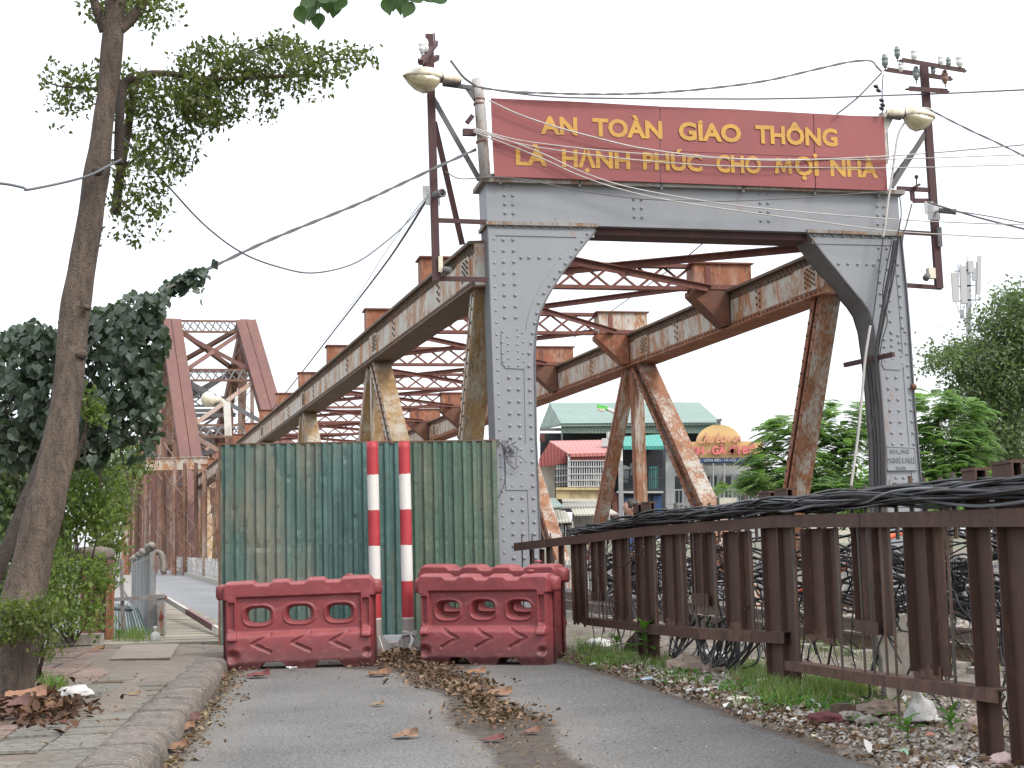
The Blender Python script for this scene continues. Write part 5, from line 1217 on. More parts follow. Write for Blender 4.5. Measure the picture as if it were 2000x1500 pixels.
def insul(parent, px, py, n=-.05, mat='porcelain', s=1.0, up=True):
    p = fp(px, py, n); b = MB(); b.lathe([(max(r_, .001)*s*1.25, z*s*1.25) for r_, z in INS], p, (0,0,1 if up else -1), 12); o = b.build('insulator', M[mat], parent, True)
    b = MB(); b.tube([p-Z*.06*s, p+Z*.02*s], .01, 6); b.build('insulator_pin', M['rod'], o)
insul(lf, 824, 104, -.6); insul(lf, 831, 102, -.4)
# right frame
rf = thing('pole_bracket', 'maroon utility pole with three crossarms beside the right end of the portal', 'utility pole', tuple(fp(1836, 560)))
part('pole', 'maroon', rf, lambda b: chan2(b, fp(1806,127), fp(1836,563), .115))
for a, c in (((1752,368),(1813,371)),((1757,453),(1826,457)),((1768,557),(1838,562)),((1781,372),(1783,392)),((1783,392),(1814,392))): part('brace', 'maroon', rf, lambda b: b.bar(fp(*a,.03), fp(*c,.03), .04, .07, PN))
part('brace', 'grey_dark', rf, lambda b: b.bar(fp(1815,248,.03), fp(1741,366,.03), .04, .08, PN)); part('brace', 'grey_dark', rf, lambda b: b.bar(fp(1812,256,.2), fp(1741,350,.2), .04, .05, PN))
part('crossarm', 'maroon', rf, lambda b: chan2(b, fp(1733,136,.15), fp(1858,154,.15), .08)); part('crossarm', 'maroon', rf, lambda b: chan2(b, fp(1762,117,-.25), fp(1885,138,-.25), .075)); part('crossarm', 'maroon', rf, lambda b: chan2(b, fp(1775,173,-.1), fp(1851,178,-.1), .08))
for x, y, m_, s_ in ((1786,118,'porcelain',1.1),(1838,128,'porcelain',1.0),(1853,131,'porcelain_g',.85),(1875,132,'porcelain',1.2),(1753,114,'porcelain_g',1.0),(1729,132,'porcelain_g',1.1)): insul(rf, x, y, -.25, m_, s_)
for x, y, m_, s_ in ((1759,114,'porcelain',.9),(1822,123,'porcelain_g',.8)): insul(rf, x, y+4, -.2, m_, s_, False)
insul(rf, 1790, 156, -.15, 'porcelain_g', 1.1); insul(rf, 1846, 163, -.15, 'porcelain_b', 1.1)
part('bracket_pin', 'maroon', rf, lambda b: (b.tube([fp(1790,372,-.03), fp(1790,346,-.03)], .012, 6), b.lathe([(.03,-.02),(.035,.02),(.01,.04)], fp(1790,346,-.03), n=8), b.tube([fp(1784,366,-.03), fp(1797,360,-.03)], .02, 6)))
part('switch_box', 'grey_dark', rf, lambda b: b.obox(fp(1833,481,-.06), PU*.075, PN*.12, Z*.32))
# cameras and small boxes on the frames (each a device of its own)
def camera_(px, py, lab, dirv, L=.26, r=.045, n=-.18, plate=True, group='security cameras on the portal frames', dark=True):
    c = fp(px, py, n); t_ = thing('security_camera', lab, 'camera', tuple(c), group); d = Vector(dirv).normalized()
    b = MB(); b.lathe([(r*.8,0),(r,.01),(r,L*.85),(r*1.12,L*.86),(r*1.12,L),(r*.7,L),(r*.7,L*.93)], c, d, 14); b.build('camera_body', M['grey_dark' if dark else 'white'], t_, True)
    b = MB(); b.lathe([(.001,L*.9),(r*.6,L*.92),(r*.6,L*.94),(.001,L*.97)], c, d, 12); b.build('lens', M['black'], t_, True)
    b = MB(); b.bar(c+d*.05, c+PN*.14+Z*.01+d*.02, .03, .03); b.build('mount_arm', M['metal'], t_)
    if plate: b = MB(); q = c+PN*.14; b.obox(q-PU*.12-Z*.12, PU*.22, PN*.02, Z*.24); b.obox(q-PU*.17-Z*.02, PU*.16, PN*.015, Z*.2); b.build('mounting_plate', M['metal'], t_)
    return t_
camera_(850, 381, 'dark camera on a pale square plate, on the left pole', PU*.45-PN+Z*-.05, .2, .06, -.14)
camera_(1834, 411, 'long dark camera on a pale plate, on the right pole', PU*.9-PN*.25-Z*.12, .27, .045, -.16)
c = fp(862, 515, -.06); t_ = thing('junction_box', 'pale box with a small round camera at the foot of the left pole', 'electrical box', tuple(c))
b = MB(); b.obox(fp(857,531,-.05), PU*.065, PN*.1, Z*.24); b.build('box_body', M['lampcream'], t_); b = MB(); b.lathe([(.03,0),(.05,.02),(.05,.12),(.035,.13)], fp(866,526,-.04), (PU*.7-PN*.6-Z*.25), 12); b.build('small_camera', M['grey_dark'], t_, True)
c = fp(1820, 540, -.06); t_ = thing('floodlight', 'small pale box with a tilted spot lamp at the foot of the right pole', 'spot lamp', tuple(c))
b = MB(); b.obox(fp(1815,543,-.05), PU*.12, PN*.1, Z*.17); b.build('box_body', M['lampcream'], t_); b = MB(); b.lathe([(.02,0),(.05,.03),(.055,.12),(.045,.13)], fp(1813,536,-.08), (-PU*.6-PN*.4-Z*.6), 12); b.build('lamp_head', M['grey_dark'], t_, True)
# street lamps
def lamp(tip, tail, n0, lab, post=None, flip=1):
    a = fp(*tip, n0); c = fp(*tail, n0+.1); t_ = thing('street_lamp', lab, 'street lamp', tuple(c), 'street lamps at the two ends of the sign'); d = (a-c).normalized(); L = (a-c).length
    up = (Z-d*d.z).normalized(); sd = d.cross(up)
    def shell(prof, zs, sc): # prof: (t along, half width, height up, height down)
        vs_ = []; n = 16
        for tt, w, hu, hd in prof:
            for k in range(n):
                an = 2*math.pi*k/n; x = math.cos(an)*w; y = math.sin(an); y = y*hu if y > 0 else y*hd; vs_.append(c+d*(tt*L)+sd*x+up*(y+zs))
        m = len(prof); return vs_, [(i*n+k, i*n+(k+1)%n, (i+1)*n+(k+1)%n, (i+1)*n+k) for i in range(m-1) for k in range(n)]+[tuple(range(n)), tuple((m-1)*n+k for k in range(n-1,-1,-1))]
    b = MB(); b.add(*shell([(.0,.05,.07,.05),(.04,.085,.095,.06),(.30,.10,.115,.06),(.34,.11,.13,.035),(.44,.15,.155,.02),(.62,.185,.165,.015),(.82,.165,.13,.012),(.95,.10,.075,.01),(1.0,.03,.02,.005)], .0, 1)); b.build('housing', M['lampcream'], t_, True)
    b = MB(); b.add(*shell([(.36,.06,.01,.04),(.42,.13,.01,.12),(.52,.165,.01,.20),(.64,.175,.01,.235),(.78,.16,.01,.19),(.90,.11,.01,.10),(.97,.04,.005,.02)], -.012, 1)); b.build('lens_bowl', M['lampglass'], t_, True)
    b = MB(); b.add(*shell([(.33,.118,.04,.05),(.345,.122,.14,.05),(.36,.118,.04,.05)], 0, 1)); b.add(*shell([(.02,.07,.0,.075),(.30,.09,.0,.085)], 0, 1)); b.build('gasket', M['grey_dark'], t_, True)
    return t_, c, d
l1, c1, _ = lamp((787,148), (900,158), -.35, 'cream street lamp with a glass bowl on the whitish post left of the sign')
def tubep(name, mat, parent, pts, r, n=10): b = MB(); b.tube(pts, r, n); return b.build(name, M[mat], parent, True)
tubep('post', 'tube', l1, [fp(932,155,-.1), fp(937,200,-.1), fp(948,350,-.1)], .085, 16)
part('arm', 'grey_dark', l1, lambda b: (b.bar(fp(865,164,-.2), fp(925,172,-.1), .05, .06, PN), b.prism([(0,0),(.3,0),(.3,-.36),(.24,-.36)], fp(905,168,-.12), PU, Z, PN, -.01, .01)))
part('clamp', 'rustred', l1, lambda b: [b.tube([fp(x, y, -.1)-Z*.012, fp(x, y, -.1)+Z*.012], .092, 16) for x, y in ((936,195),(936,204),(941,278))])
l2, c2, _ = lamp((1826,232), (1731,222), -.3, 'cream street lamp with a glass bowl beside the right end of the sign')
part('post', 'tube', l2, lambda b: b.obox(fp(1726,310,.02), PU*.10, PN*.10, Z*.78)); part('arm', 'white', l2, lambda b: b.prism([(0,0),(.22,.02),(.05,-.3),(0,-.36)], fp(1722,228,-.1), PU, Z, PN, -.012, .012)); part('terminal_box', 'white', l2, lambda b: b.obox(fp(1722,318,-.06), PU*.12, PN*.1, Z*.56))
# dark clamp boxes on cables near the left lamp post
b = MB(); b.obox(fp(905,263,-.2), PU*.20, PN*.08, Z*.10); b.bar(fp(912,240,-.15), fp(923,226,-.15), .07, .07, PN); top(b, 'cable_clamp', M['maroon'], 'dark cable clamp hanging beside the left lamp post', 'clamp')
# ---- cables
def cable(pts, r, lab, mat='cablegrey', group=None, twist=False, wob=.004):
    pl = []
    for q in pts:
        if len(q) == 3: pl.append(P(*q))
        else: pl.append(fp(q[0], q[1], -.25))
    c = cat_curve(pl, 10); b = MB()
    if twist:
        L = 0; o1 = []; o2 = []
        for i, p in enumerate(c):
            if i: L += (p-c[i-1]).length
            a = L*9; e = Vector((math.sin(a)*.3, math.cos(a)*.3, math.cos(a))) ; o1.append(p+e*r*.55); o2.append(p-e*r*.55)
        b.tube(o1, r*.62, 5, False); b.tube(o2, r*.62, 5, False)
    else: b.tube([p+Vector((0,0,wob*mnoise.noise(p*1.3))) for p in c], r, 5, False)
    return top(b, 'overhead_cable', M[mat], lab, 'cable', group, smooth=True)
cable([(-120,350,13),(0,358,13),(45,366,13),(60,369,13),(165,345,13.4),(215,322,13.8),(236,312,14.0)], .014, 'grey cable reaching the tree trunk from the left edge', 'cablegrey')
cable([(322,566,17.2),(370,542,17.6),(420,519,18),(500,481,18.4),(560,455,18.8),(700,398,19.4),(780,361,20),(850,328,20.2),(905,303,20.4),(930,292,20.5)], .024, 'thick cable rising from the leafy vine to the left lamp post', 'grey_dark', twist=True)
cable([(240,270,14.2),(330,366,15.5),(400,440,16.5),(470,492,17.3),(540,520,18),(610,533,18.5),(690,515,19),(750,475,19.6),(800,430,20),(836,384,20.3)], .012, 'thin dark cable sagging deeply between the tree and the left pole', 'cablegrey')
cable([(836,385,20.4),(790,460,24),(740,532,30),(640,662,42),(570,752,54),(500,838,70)], .022, 'dark cable falling steeply from the left pole behind the truss', 'grey_dark')
cable([(836,380,20.4),(800,425,24),(740,512,30),(690,590,36),(600,705,50)], .008, 'thin cable running beside the steep dark one', 'cablegrey')
cable([(960,100,21),(940,135,20.9),(905,185,20.8),(870,208,20.7),(830,190,20.7),(780,270,22),(700,395,25),(600,520,30),(500,640,36),(430,735,44)], .004, 'hair thin pale line descending across the sky to the far truss', 'cablepale')
cable([(940,172),(1000,179),(1100,183),(1200,184),(1300,180),(1400,171),(1500,157),(1600,134),(1660,121),(1700,119),(1712,130),(1722,140)], .018, 'twisted dark cable arching over the top of the sign', 'grey_dark', twist=True)
cable([(925,168),(1050,187),(1200,192),(1500,193),(1720,187),(1900,180,22.5),(2050,173,21.5)], .014, 'straight dark cable crossing just above the sign to the right edge', 'grey_dark')
cable([(880,118),(905,150),(930,168)], .02, 'short dark cable behind the left lamp', 'grey_dark')
GS = 'pale cables drooping across the sign'
cable([(955,196),(1010,222),(1080,246),(1160,268),(1250,289),(1350,303),(1450,311),(1550,313),(1730,305),(1850,296,22.2),(2050,278,21)], .012, 'pale pinkish cable starting at the upper left corner of the sign', 'cablepale', GS)
cable([(925,250),(1000,271),(1080,283),(1200,296),(1350,306),(1500,311),(1730,311),(2050,300,21)], .009, 'upper one of the near parallel pale cables across the middle of the sign', 'cablepale', GS)
cable([(925,255),(1000,277),(1080,292),(1200,308),(1350,321),(1500,326),(1730,328),(2050,320,21)], .009, 'lower one of the near parallel pale cables across the middle of the sign', 'cablepale', GS)
cable([(925,252),(980,270),(1060,300),(1130,333),(1200,358),(1300,380),(1400,396),(1520,410),(1730,427),(1880,435,22),(2050,441,21)], .010, 'pale cable crossing the lower left of the sign then the grey beam', 'cablepale', GS)
cable([(925,258),(980,278),(1060,310),(1130,342),(1200,366),(1300,390),(1450,413),(1600,433),(1730,450),(1880,460,22),(2050,469,21)], .010, 'lowest pale cable crossing the sign and the grey beam to the right edge', 'cablepale', GS)
cable([(870,335),(900,349),(960,346),(1030,352),(1130,372),(1250,388),(1380,393),(1500,390),(1650,380),(1735,374)], .009, 'thin dark cable drooping along the upper edge of the grey beam', 'grey_dark')
cable([(1722,142),(1700,165),(1670,195),(1634,223)], .014, 'short dark cable slanting from the crossarm to the top of the sign', 'grey_dark')
cable([(1812,212),(1850,232,22.3),(1900,257,22),(1950,280,21.7),(2050,330,21.2)], .018, 'twisted cable running from the right lamp down to the right edge', 'cablegrey', twist=True)
cable([(1812,395),(1870,413),(1930,430,22),(2050,460,21)], .016, 'dark cable leaving the long camera towards the right edge', 'grey_dark')
cable([(1864,412),(1940,424,22),(2050,446,21)], .010, 'thin dark cable above the one leaving the long camera', 'grey_dark')
cable([(1725,145),(1723,180),(1724,210),(1722,225)], .010, 'cable with small insulators hanging from the crossarm beside the sign', 'grey_dark')
b = MB()
for x, y in ((1711,169),(1716,177),(1722,196),(1724,205),(1722,212)): b.lathe([(.01,-.03),(.04,-.02),(.05,.0),(.02,.03)], fp(x,y,-.25), (.4,-.2,.8), 8)
top(b, 'small_insulators', M['black'], 'string of small dark insulators on the cable right of the sign', 'insulators')
cable([(1822,215),(1805,211),(1790,216),(1770,236),(1755,262),(1748,300),(1742,345),(1735,390),(1729,440),(1725,463)], .018, 'pale hose looping down from the right lamp over the beam', 'cablepale')
cable([(1725,463),(1718,520),(1708,600),(1700,655)], .009, 'thin black wire down the upper part of the right column', 'black')
cable([(1700,636),(1690,700),(1683,780),(1676,850),(1668,910),(1660,965)], .022, 'greenish rope hanging slack in front of the right column', 'cablepale')
GD = 'black cables running down the right column'
cable([(1748,470),(1740,520),(1730,570),(1722,620),(1712,680),(1711,740),(1717,800),(1720,860),(1723,965)], .030, 'thickest black cable down the right column', 'black', GD)
cable([(1755,465),(1745,540),(1728,620),(1715,690),(1713,770),(1722,850),(1727,960)], .014, 'thin black cable just right of the thickest one on the column', 'black', GD)
cable([(1742,470),(1730,530),(1724,580),(1733,625),(1722,670),(1712,740),(1708,800),(1700,850),(1690,880)], .009, 'wavy thin black wire on the right column', 'black', GD)
cable([(1757,380),(1760,420),(1752,470),(1738,560),(1720,650)], .010, 'black wire from the end of the beam down the right column', 'black', GD)
cable([(1781,398),(1770,440),(1765,455),(1762,480)], .012, 'short grey wire bending beside the right end of the beam', 'grey_dark')
cable([(1393,458,24),(1330,510,27),(1240,575,33),(1120,660,40)], .012, 'thin wire slanting beneath the portal beam across the braces', 'grey_dark')
# rag and wasp nest details
b = MB(); b.lathe([(.01,-.05),(.05,-.03),(.055,.02),(.03,.05)], fp(1784,756,-.02), (.3,0,1), 9); top(b, 'mud_nest', M['rustdark'], 'small brown nest stuck to the right edge of the right column', 'nest', smooth=True)
# lamp and post standing by the far end of the near span
c = P(443, 850, 58); hs = thing('street_lamp', 'pale street lamp on a short white post above the far part of the left chord', 'street lamp', tuple(c))
b = MB(); b.bar(P(446,851,58), P(443,785,58), .26, .2, (1,0,0)); b.build('post', M['white'], hs)
b = MB(); b.bar(P(446,790,58), P(430,779,58), .14, .14); b.build('arm', M['white'], hs)
a = P(393,780,57.5); c = P(432,780,58); d = (a-c).normalized(); b = MB(); b.lathe([(.05,0),(.14,.05),(.17,.3),(.30,.42),(.34,.6),(.25,.78),(.08,.88)], c, d, 14); b.build('housing', M['lampcream'], hs, True)
# ================================================================== HOUSES BEYOND THE TRACK
def ribbed(name, c1, c2, sc, axis=0):
    t = NT(name); w = t.n.new('ShaderNodeTexWave'); w.inputs['Scale'].default_value = sc; w.bands_direction = 'XYZ'[axis]; t.l.new(t.co, w.inputs[0])
    c = t.mix(t.ramp(t.noise(.5, 6, .6), [(.35,0),(.65,1)]), c1, c2); c = t.mix(t.math('MULTIPLY', t.ramp(w.outputs[1], [(.0,1),(.35,0)]), .5), c, vary(c1, .5)); t.bump(w.outputs[1], .5, .03); return t.fin(c, .6)
M['roofgreen'] = ribbed('green_roof_sheet', (.16,.235,.20), (.19,.27,.23), 2.2); M['bandgreen'] = ribbed('green_wall_sheet', (.12,.20,.165), (.2,.25,.2), 2.0)
M['roofred'] = ribbed('red_roof_sheet', (.42,.15,.13), (.48,.19,.17), 2.0); M['wallred'] = ribbed('red_wall_sheet', (.24,.06,.055), (.29,.08,.07), 2.6)
M['teal'] = ribbed('teal_awning', (.04,.25,.20), (.06,.3,.25), 2.4); M['tealdk'] = plain('teal_door', (.02,.14,.17)); M['cream'] = plain('cream_wall', (.5,.48,.40), .85, .12, 1.5, .2, dirt=(.25,.22,.17))
M['ochre'] = plain('ochre_wall', (.45,.36,.2), .85, .12, 2, .2, dirt=(.2,.17,.12)); M['darkin'] = plain('painted_interior_shade', (.02,.022,.026), .8, .4, 1.5); M['darkwall'] = plain('blue_black_wall', (.035,.042,.055), .7, .3, 1.5)  # darkin: near-black panels with the shade of unlit rooms painted in
M['whitewall'] = plain('grey_white_wall', (.42,.44,.44), .8, .12, 1.2, .15, dirt=(.25,.25,.23)); M['awn'] = ribbed('pale_ribbed_awning', (.34,.33,.28), (.44,.42,.36), 3.0)
M['awngrey'] = ribbed('grey_ribbed_awning', (.26,.26,.24), (.36,.35,.33), 3.0); M['yel'] = plain('yellow_sign_board', (.60,.43,.19), .6, .08, 1.2, .1); M['navy'] = plain('navy_strip', (.02,.06,.16), .5)
M['pinkletter'] = plain('pink_red_letter', (.62,.16,.17), .5, .06); M['orangeletter'] = plain('orange_letter', (.6,.30,.2), .5, .06)
t = NT('window_glass'); M['glass'] = t.fin((.05,.06,.065), .12)
def quadp(d, pts, th=.2, dz=0):
    "front-facing polygon from photo pixels at depth d"
    b = MB(); q = [P(x, y, d) for x, y in pts]; n = len(q); b.add([p for p in q]+[p+Vector((0,th,0)) for p in q], [tuple(range(n)), tuple(range(2*n-1,n-1,-1))]+[(i, i+n, (i+1)%n+n, (i+1)%n) for i in range(n)]); return b
def quad3(pts, th=.08):
    "polygon from (px,py,d) corners with thickness downwards"
    q = [P(*p) for p in pts]; n = len(q); b = MB(); o = Vector((0,0,-th)); b.add(q+[p+o for p in q], [tuple(range(n)), tuple(range(2*n-1,n-1,-1))]+[(i, i+n, (i+1)%n+n, (i+1)%n) for i in range(n)]); return b
def H(parent, name, mat, b, **k): return b.build(name, M[mat], parent, **k)
def rc(d, x0, x1, y0, y1, th=.2): return quadp(d, [(x0,y1),(x1,y1),(x1,y0),(x0,y0)], th)
# A green shed
A = thing('warehouse', 'big green metal roofed shed rising behind the smaller houses', 'warehouse', tuple(P(1240,1050,74)))
H(A,'roof','roofgreen', quad3([(1096,827,70),(1408,824,70),(1366,786,80),(1073,787,80)], .15)); H(A,'gable','bandgreen', quad3([(1054,836,79.9),(1096,828,70),(1073,788,80)], .1))
H(A,'wall_band','bandgreen', rc(70.2, 1096,1398,829,846)); H(A,'ridge_cap','whitewall', quad3([(1072,787,79.9),(1367,786,79.9),(1367,784,80.2),(1072,785,80.2)])); H(A,'eave_trim','roofred', rc(70.0,1096,1398,827,829))
H(A,'opening_shade_panel','darkin', rc(72, 1055,1398,846,1000));  # solid dark sheet painted as the shade under the shed roof
for x in (1096,1190,1290,1395): H(A,'post','grey_dark', rc(70.1, x, x+3, 846, 900))
H(A,'truss_edge','grey_dark', rc(71, 1054,1096,836,841)); H(A,'brick_panel','rustred', rc(71.5,1054,1064,848,862))
# B red roofed house
Bh = thing('red_roofed_house', 'small house with a red metal roof and a barred balcony', 'house', tuple(P(1120,1050,50)))
H(Bh,'roof','roofred', quad3([(1110,886,50),(1192,884,50),(1184,859,56),(1073,861,56)], .12)); H(Bh,'gable','wallred', quadp(50.6,[(1053,912),(1074,910),(1110,904),(1110,888),(1073,864),(1053,896)], .15))
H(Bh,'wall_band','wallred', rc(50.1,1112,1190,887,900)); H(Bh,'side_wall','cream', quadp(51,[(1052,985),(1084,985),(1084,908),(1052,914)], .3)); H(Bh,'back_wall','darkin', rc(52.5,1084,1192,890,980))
H(Bh,'side_glazing','glass', quadp(50.5,[(1085,953),(1109,949),(1109,906),(1085,909)], .05))
gf = H(Bh,'window_frame','whitewall', rc(50.0,1109,1113,886,985,.12))
b = MB()
for i in range(17): x = 1114+i*4.55; a, c = P(x,950,50), P(x,900,50); b.bar(a, c, .035, .035, (1,0,0))
for y in (900,912,926,938,950): a, c = P(1112,y,49.97), P(1190,y-.5,49.97); b.bar(a, c, .035, .035, (0,1,0))
for i in range(5): x = 1088+i*5; b.bar(P(x,950,50.4), P(x,909,50.4), .03, .03, (1,0,0))
for y in (916,930,942): b.bar(P(1085,y,50.35), P(1109,y-1,50.35), .03, .03, (0,1,0))
H(Bh,'window_grille','whitewall', b)
b = MB()
for x, w, y0, y1 in ((1118,9,925,948),(1131,7,915,947),(1142,11,930,949),(1157,6,912,940),(1166,10,928,948),(1180,6,918,946)): 
    q = quadp(51.6,[(x,y1),(x+w,y1),(x+w,y0),(x,y0)], .1); b.add(q.v, q.f)
H(Bh,'hanging_clothes','awngrey', b)
H(Bh,'balcony_slab','ochre', rc(49.8,1086,1186,952,957,.5)); H(Bh,'balcony_front','ochre', rc(49.9,1086,1112,957,975,.2)); H(Bh,'balcony_back','darkwall', rc(50.2,1112,1186,957,975,.1))
b = MB()
for i in range(24): x = 1113+i*3.1; b.bar(P(x,974,49.95), P(x,957,49.95), .07, .05, (1,0,0))
H(Bh,'balusters','ochre', b); H(Bh,'floor_edge','cream', rc(49.8,1098,1180,974,980,.5)); H(Bh,'barrel_awning','awngrey', quad3([(1096,990,48.6),(1178,988,48.6),(1174,978,50),(1100,980,50)], .06))
H(Bh,'awning','awn', quad3([(1122,1005,47),(1208,1003,47),(1180,986,49.4),(1112,988,49.4)], .05)); H(Bh,'awning','awn', quad3([(1075,1020,46),(1118,1018,46),(1102,994,49),(1068,997,49)], .05)); H(Bh,'awning','tealsheet', quad3([(1062,991,46.5),(1100,989,46.5),(1084,972,49.5),(1060,974,49.5)], .05))
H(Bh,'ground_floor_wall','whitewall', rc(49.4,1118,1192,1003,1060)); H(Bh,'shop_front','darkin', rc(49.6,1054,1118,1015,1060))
for x in (1076,1096,1117): H(Bh,'awning_post','whitewall', rc(47, x,x+2.5,1018,1060,.08))
b = MB(); 
for i in range(7): x = 1090+i*5; b.bar(P(x,1052,46.8), P(x,1026,46.8), .03, .03, (1,0,0))
H(Bh,'gate_bars','whitewall', b)
# C dark balcony house
Ch = thing('balcony_house', 'dark fronted house with a teal awning over an open balcony', 'house', tuple(P(1255,1050,52)))
H(Ch,'back_wall','darkwall', rc(53.5,1192,1300,850,1050)); H(Ch,'awning','teal', quad3([(1218,874,50.5),(1296,871,50.5),(1290,848,53),(1216,853,53)], .05)); H(Ch,'awning_edge','teal', rc(50.45,1218,1296,871,878,.05))
H(Ch,'interior','darkin', rc(52.8,1216,1294,876,958,.1)); dr = H(Ch,'door','tealdk', rc(52.5,1268,1285,911,956,.1)); b = MB()  # interior panel: room shade is in the colour
for i in range(5): b.bar(P(1269+i*3.6,955,52.45), P(1269+i*3.6,912,52.45), .03,.03,(1,0,0))
b.build('door_batten', M['teal'], dr)
b = MB()
for i in range(22): x = 1213+i*3.8; b.bar(P(x,957,51.4), P(x,918,51.4), .03, .03, (1,0,0))
for y in (918,936,957): b.bar(P(1212,y,51.38), P(1296,y-2,51.38), .04, .04, (0,1,0))
H(Ch,'balcony_railing','darkwall', b); H(Ch,'balcony_slab','whitewall', rc(51.2,1205,1296,959,963,.6)); H(Ch,'lower_wall','darkwall', rc(51.6,1196,1300,963,1050,.2))
H(Ch,'shutter','navy', rc(51.5,1218,1246,972,1000,.05)); H(Ch,'shutter','navy', rc(51.5,1276,1292,968,1000,.05)); H(Ch,'white_cloth','whitewall', quadp(51.8,[(1214,940),(1226,944),(1230,912),(1218,908)], .05)); H(Ch,'grey_cloth','awngrey', quadp(51.8,[(1230,930),(1239,926),(1240,900),(1231,906)], .05)); H(Ch,'brick_pier','rustred', rc(51.4,1196,1206,962,1010,.3))
H(Ch,'water_tank','whitewall', rc(52,1187,1204,843,858,.8)); H(Ch,'parapet','whitewall', rc(52,1176,1206,856,872,.3))
# D restaurant
Dh = thing('restaurant', 'pale restaurant building with a yellow domed sign board over glass doors', 'restaurant', tuple(P(1400,1050,54)))
H(Dh,'front_wall','whitewall', rc(54,1296,1500,868,1060,.4)); H(Dh,'side_pillar','whitewall', rc(53.6,1300,1318,905,1060,.3)); H(Dh,'roof_edge','whitewall', rc(53.5,1292,1345,853,862,.6)); H(Dh,'roof_band','grey_dark', rc(53.8,1296,1345,862,868,.4))
for x0, x1 in ((1308,1336),(1372,1404),(1412,1432),(1440,1470)):
    w_ = H(Dh,'door' if x0 == 1372 else 'window','whitewall', rc(53.85,x0,x1,926,985 if x0 != 1372 else 1050,.12)); rc(53.8,x0+4,x1-4,930,981 if x0 != 1372 else 1046,.06).build('pane', M['glass'], w_)
    if x0 == 1372: rc(53.75,(x0+x1)/2-1.5,(x0+x1)/2+1.5,930,1046,.05).build('mullion', M['whitewall'], w_)
for x in (1370,1392,1414): H(Dh,'awning_post','metal', rc(52.6,x,x+2.5,905,1000,.08))
b = MB(); b.bar(P(1300,957,52.5), P(1480,955,52.5), .05, .05, (0,1,0)); b.bar(P(1300,985,52.5), P(1480,984,52.5), .05, .05, (0,1,0))
for i in range(22): x = 1302+i*8; b.bar(P(x,1000,52.5), P(x,957,52.5), .03, .03, (1,0,0))
H(Dh,'railing','metal', b); H(Dh,'planter','cream', rc(52.4,1405,1440,972,1000,.3)); H(Dh,'planter','ochre', rc(52.35,1378,1400,967,975,.3)); H(Dh,'fascia','whitewall', rc(53.2,1350,1490,904,908,.5))
# sign: dome + band as one board
pts = [(1340,896),(1491,893),(1490,862),(1449,862)]+[(1404+44*math.cos(a), 866-37*math.sin(a)) for a in np.linspace(.12, math.pi-.12, 18)]+[(1357,863),(1340,864)]
sb = thing('restaurant_sign', 'yellow restaurant sign board with a rounded top and pink lettering', 'sign', tuple(P(1415,895,53)))
H(sb,'board','yel', quadp(53.0, pts, .2)); H(sb,'address_strip','navy', rc(52.95,1345,1482,894.5,904,.15)); 
b = MB(); b.bar(P(1404,829,53), P(1404,820,53), .05,.05,(1,0,0)); b.bar(P(1400,822,53), P(1409,820,53), .2,.1,(0,1,0)); H(sb,'roof_lamp','grey_dark', b)
def hc(d):
    o = P(1400,900,d)
    def f(px, py): q = PL(px, py, Vector((0,d,0)), Vector((0,1,0))); return (q.x, q.z)
    return f
f53 = hc(52.9)
for w_, x0, x1, y0, y1, cap, m_ in (('LẨU',1366,1394,866,864.5,12,'orangeletter'),('ẾCH',1399,1424,864.5,863.5,12,'orangeletter'),('OM',1430,1446,863.5,863,11,'orangeletter'),('ẾCH',1334,1375,888,887.5,14,'pinkletter'),('-',1380,1387,887,887,14,'pinkletter'),('GÀ',1390,1418,887,887,14.5,'pinkletter'),('ĐI',1424,1445,887,886,14.5,'pinkletter'),('BỘ',1450,1476,886,885,14.5,'pinkletter')):
    put_text(w_, 'lettering', M[m_], sb, f53, x0, x1, y0, cap, Vector((0,52.9,0)), Vector((1,0,0)), Z, Vector((0,1,0)), 0, .045, .05, y1)
put_text('THỤT - LONG BIÊN - HÀ NỘI - ĐT: 043 873 1', 'small_lettering', M['whitewall'], sb, f53, 1351, 1480, 902, 5.2, Vector((0,52.9,0)), Vector((1,0,0)), Z, Vector((0,1,0)), -.02, .01, .02, 901)
# green street lamp
gl = thing('street_lamp', 'street lamp with a bright green head on a curved white arm among the houses', 'street lamp', tuple(P(1214,1050,44)))
M['lampgreen'] = plain('bright_green_lamp', (.10,.5,.08), .4, .1)
b = MB(); b.tube(cat_curve([P(1217,1060,44), P(1214,960,44), P(1213,900,44), P(1211,840,44), P(1206,815,44), P(1196,803,44), P(1184,799,44)], 6), .055, 8); b.build('pole', M['white'], gl, True)
b = MB(); b.bar(P(1186,798,44), P(1166,793,44), .22, .10, (0,1,0)); b.build('lamp_head', M['lampgreen'], gl); b = MB(); b.bar(P(1181,802,43.95), P(1167,799,43.95), .2, .08, (0,1,0)); b.build('lamp_glass', M['lampcream'], gl)
b = MB(); b.bar(P(1214,1060,43.8), P(1212,900,43.8), .14, .14, (1,0,0)); top(b, 'grey_post', M['metal'], 'plain pale grey post standing in front of the dark balcony house', 'post')
# low filler buildings closing the view beside and behind
for x0, x1, y0, d, m_, lab in ((985,1056,930,66,'whitewall','pale low house wall half hidden behind the left column'),(1480,1720,940,75,'cream','cream wall glimpsed behind the bright green trees')):
    t_ = thing('house', lab, 'house', tuple(P((x0+x1)/2,1050,d))); H(t_,'wall',m_, rc(d,x0,x1,y0,1060,4)); H(t_,'roof','roofgreen', rc(d-.3,x0-4,x1+4,y0-6,y0,5))
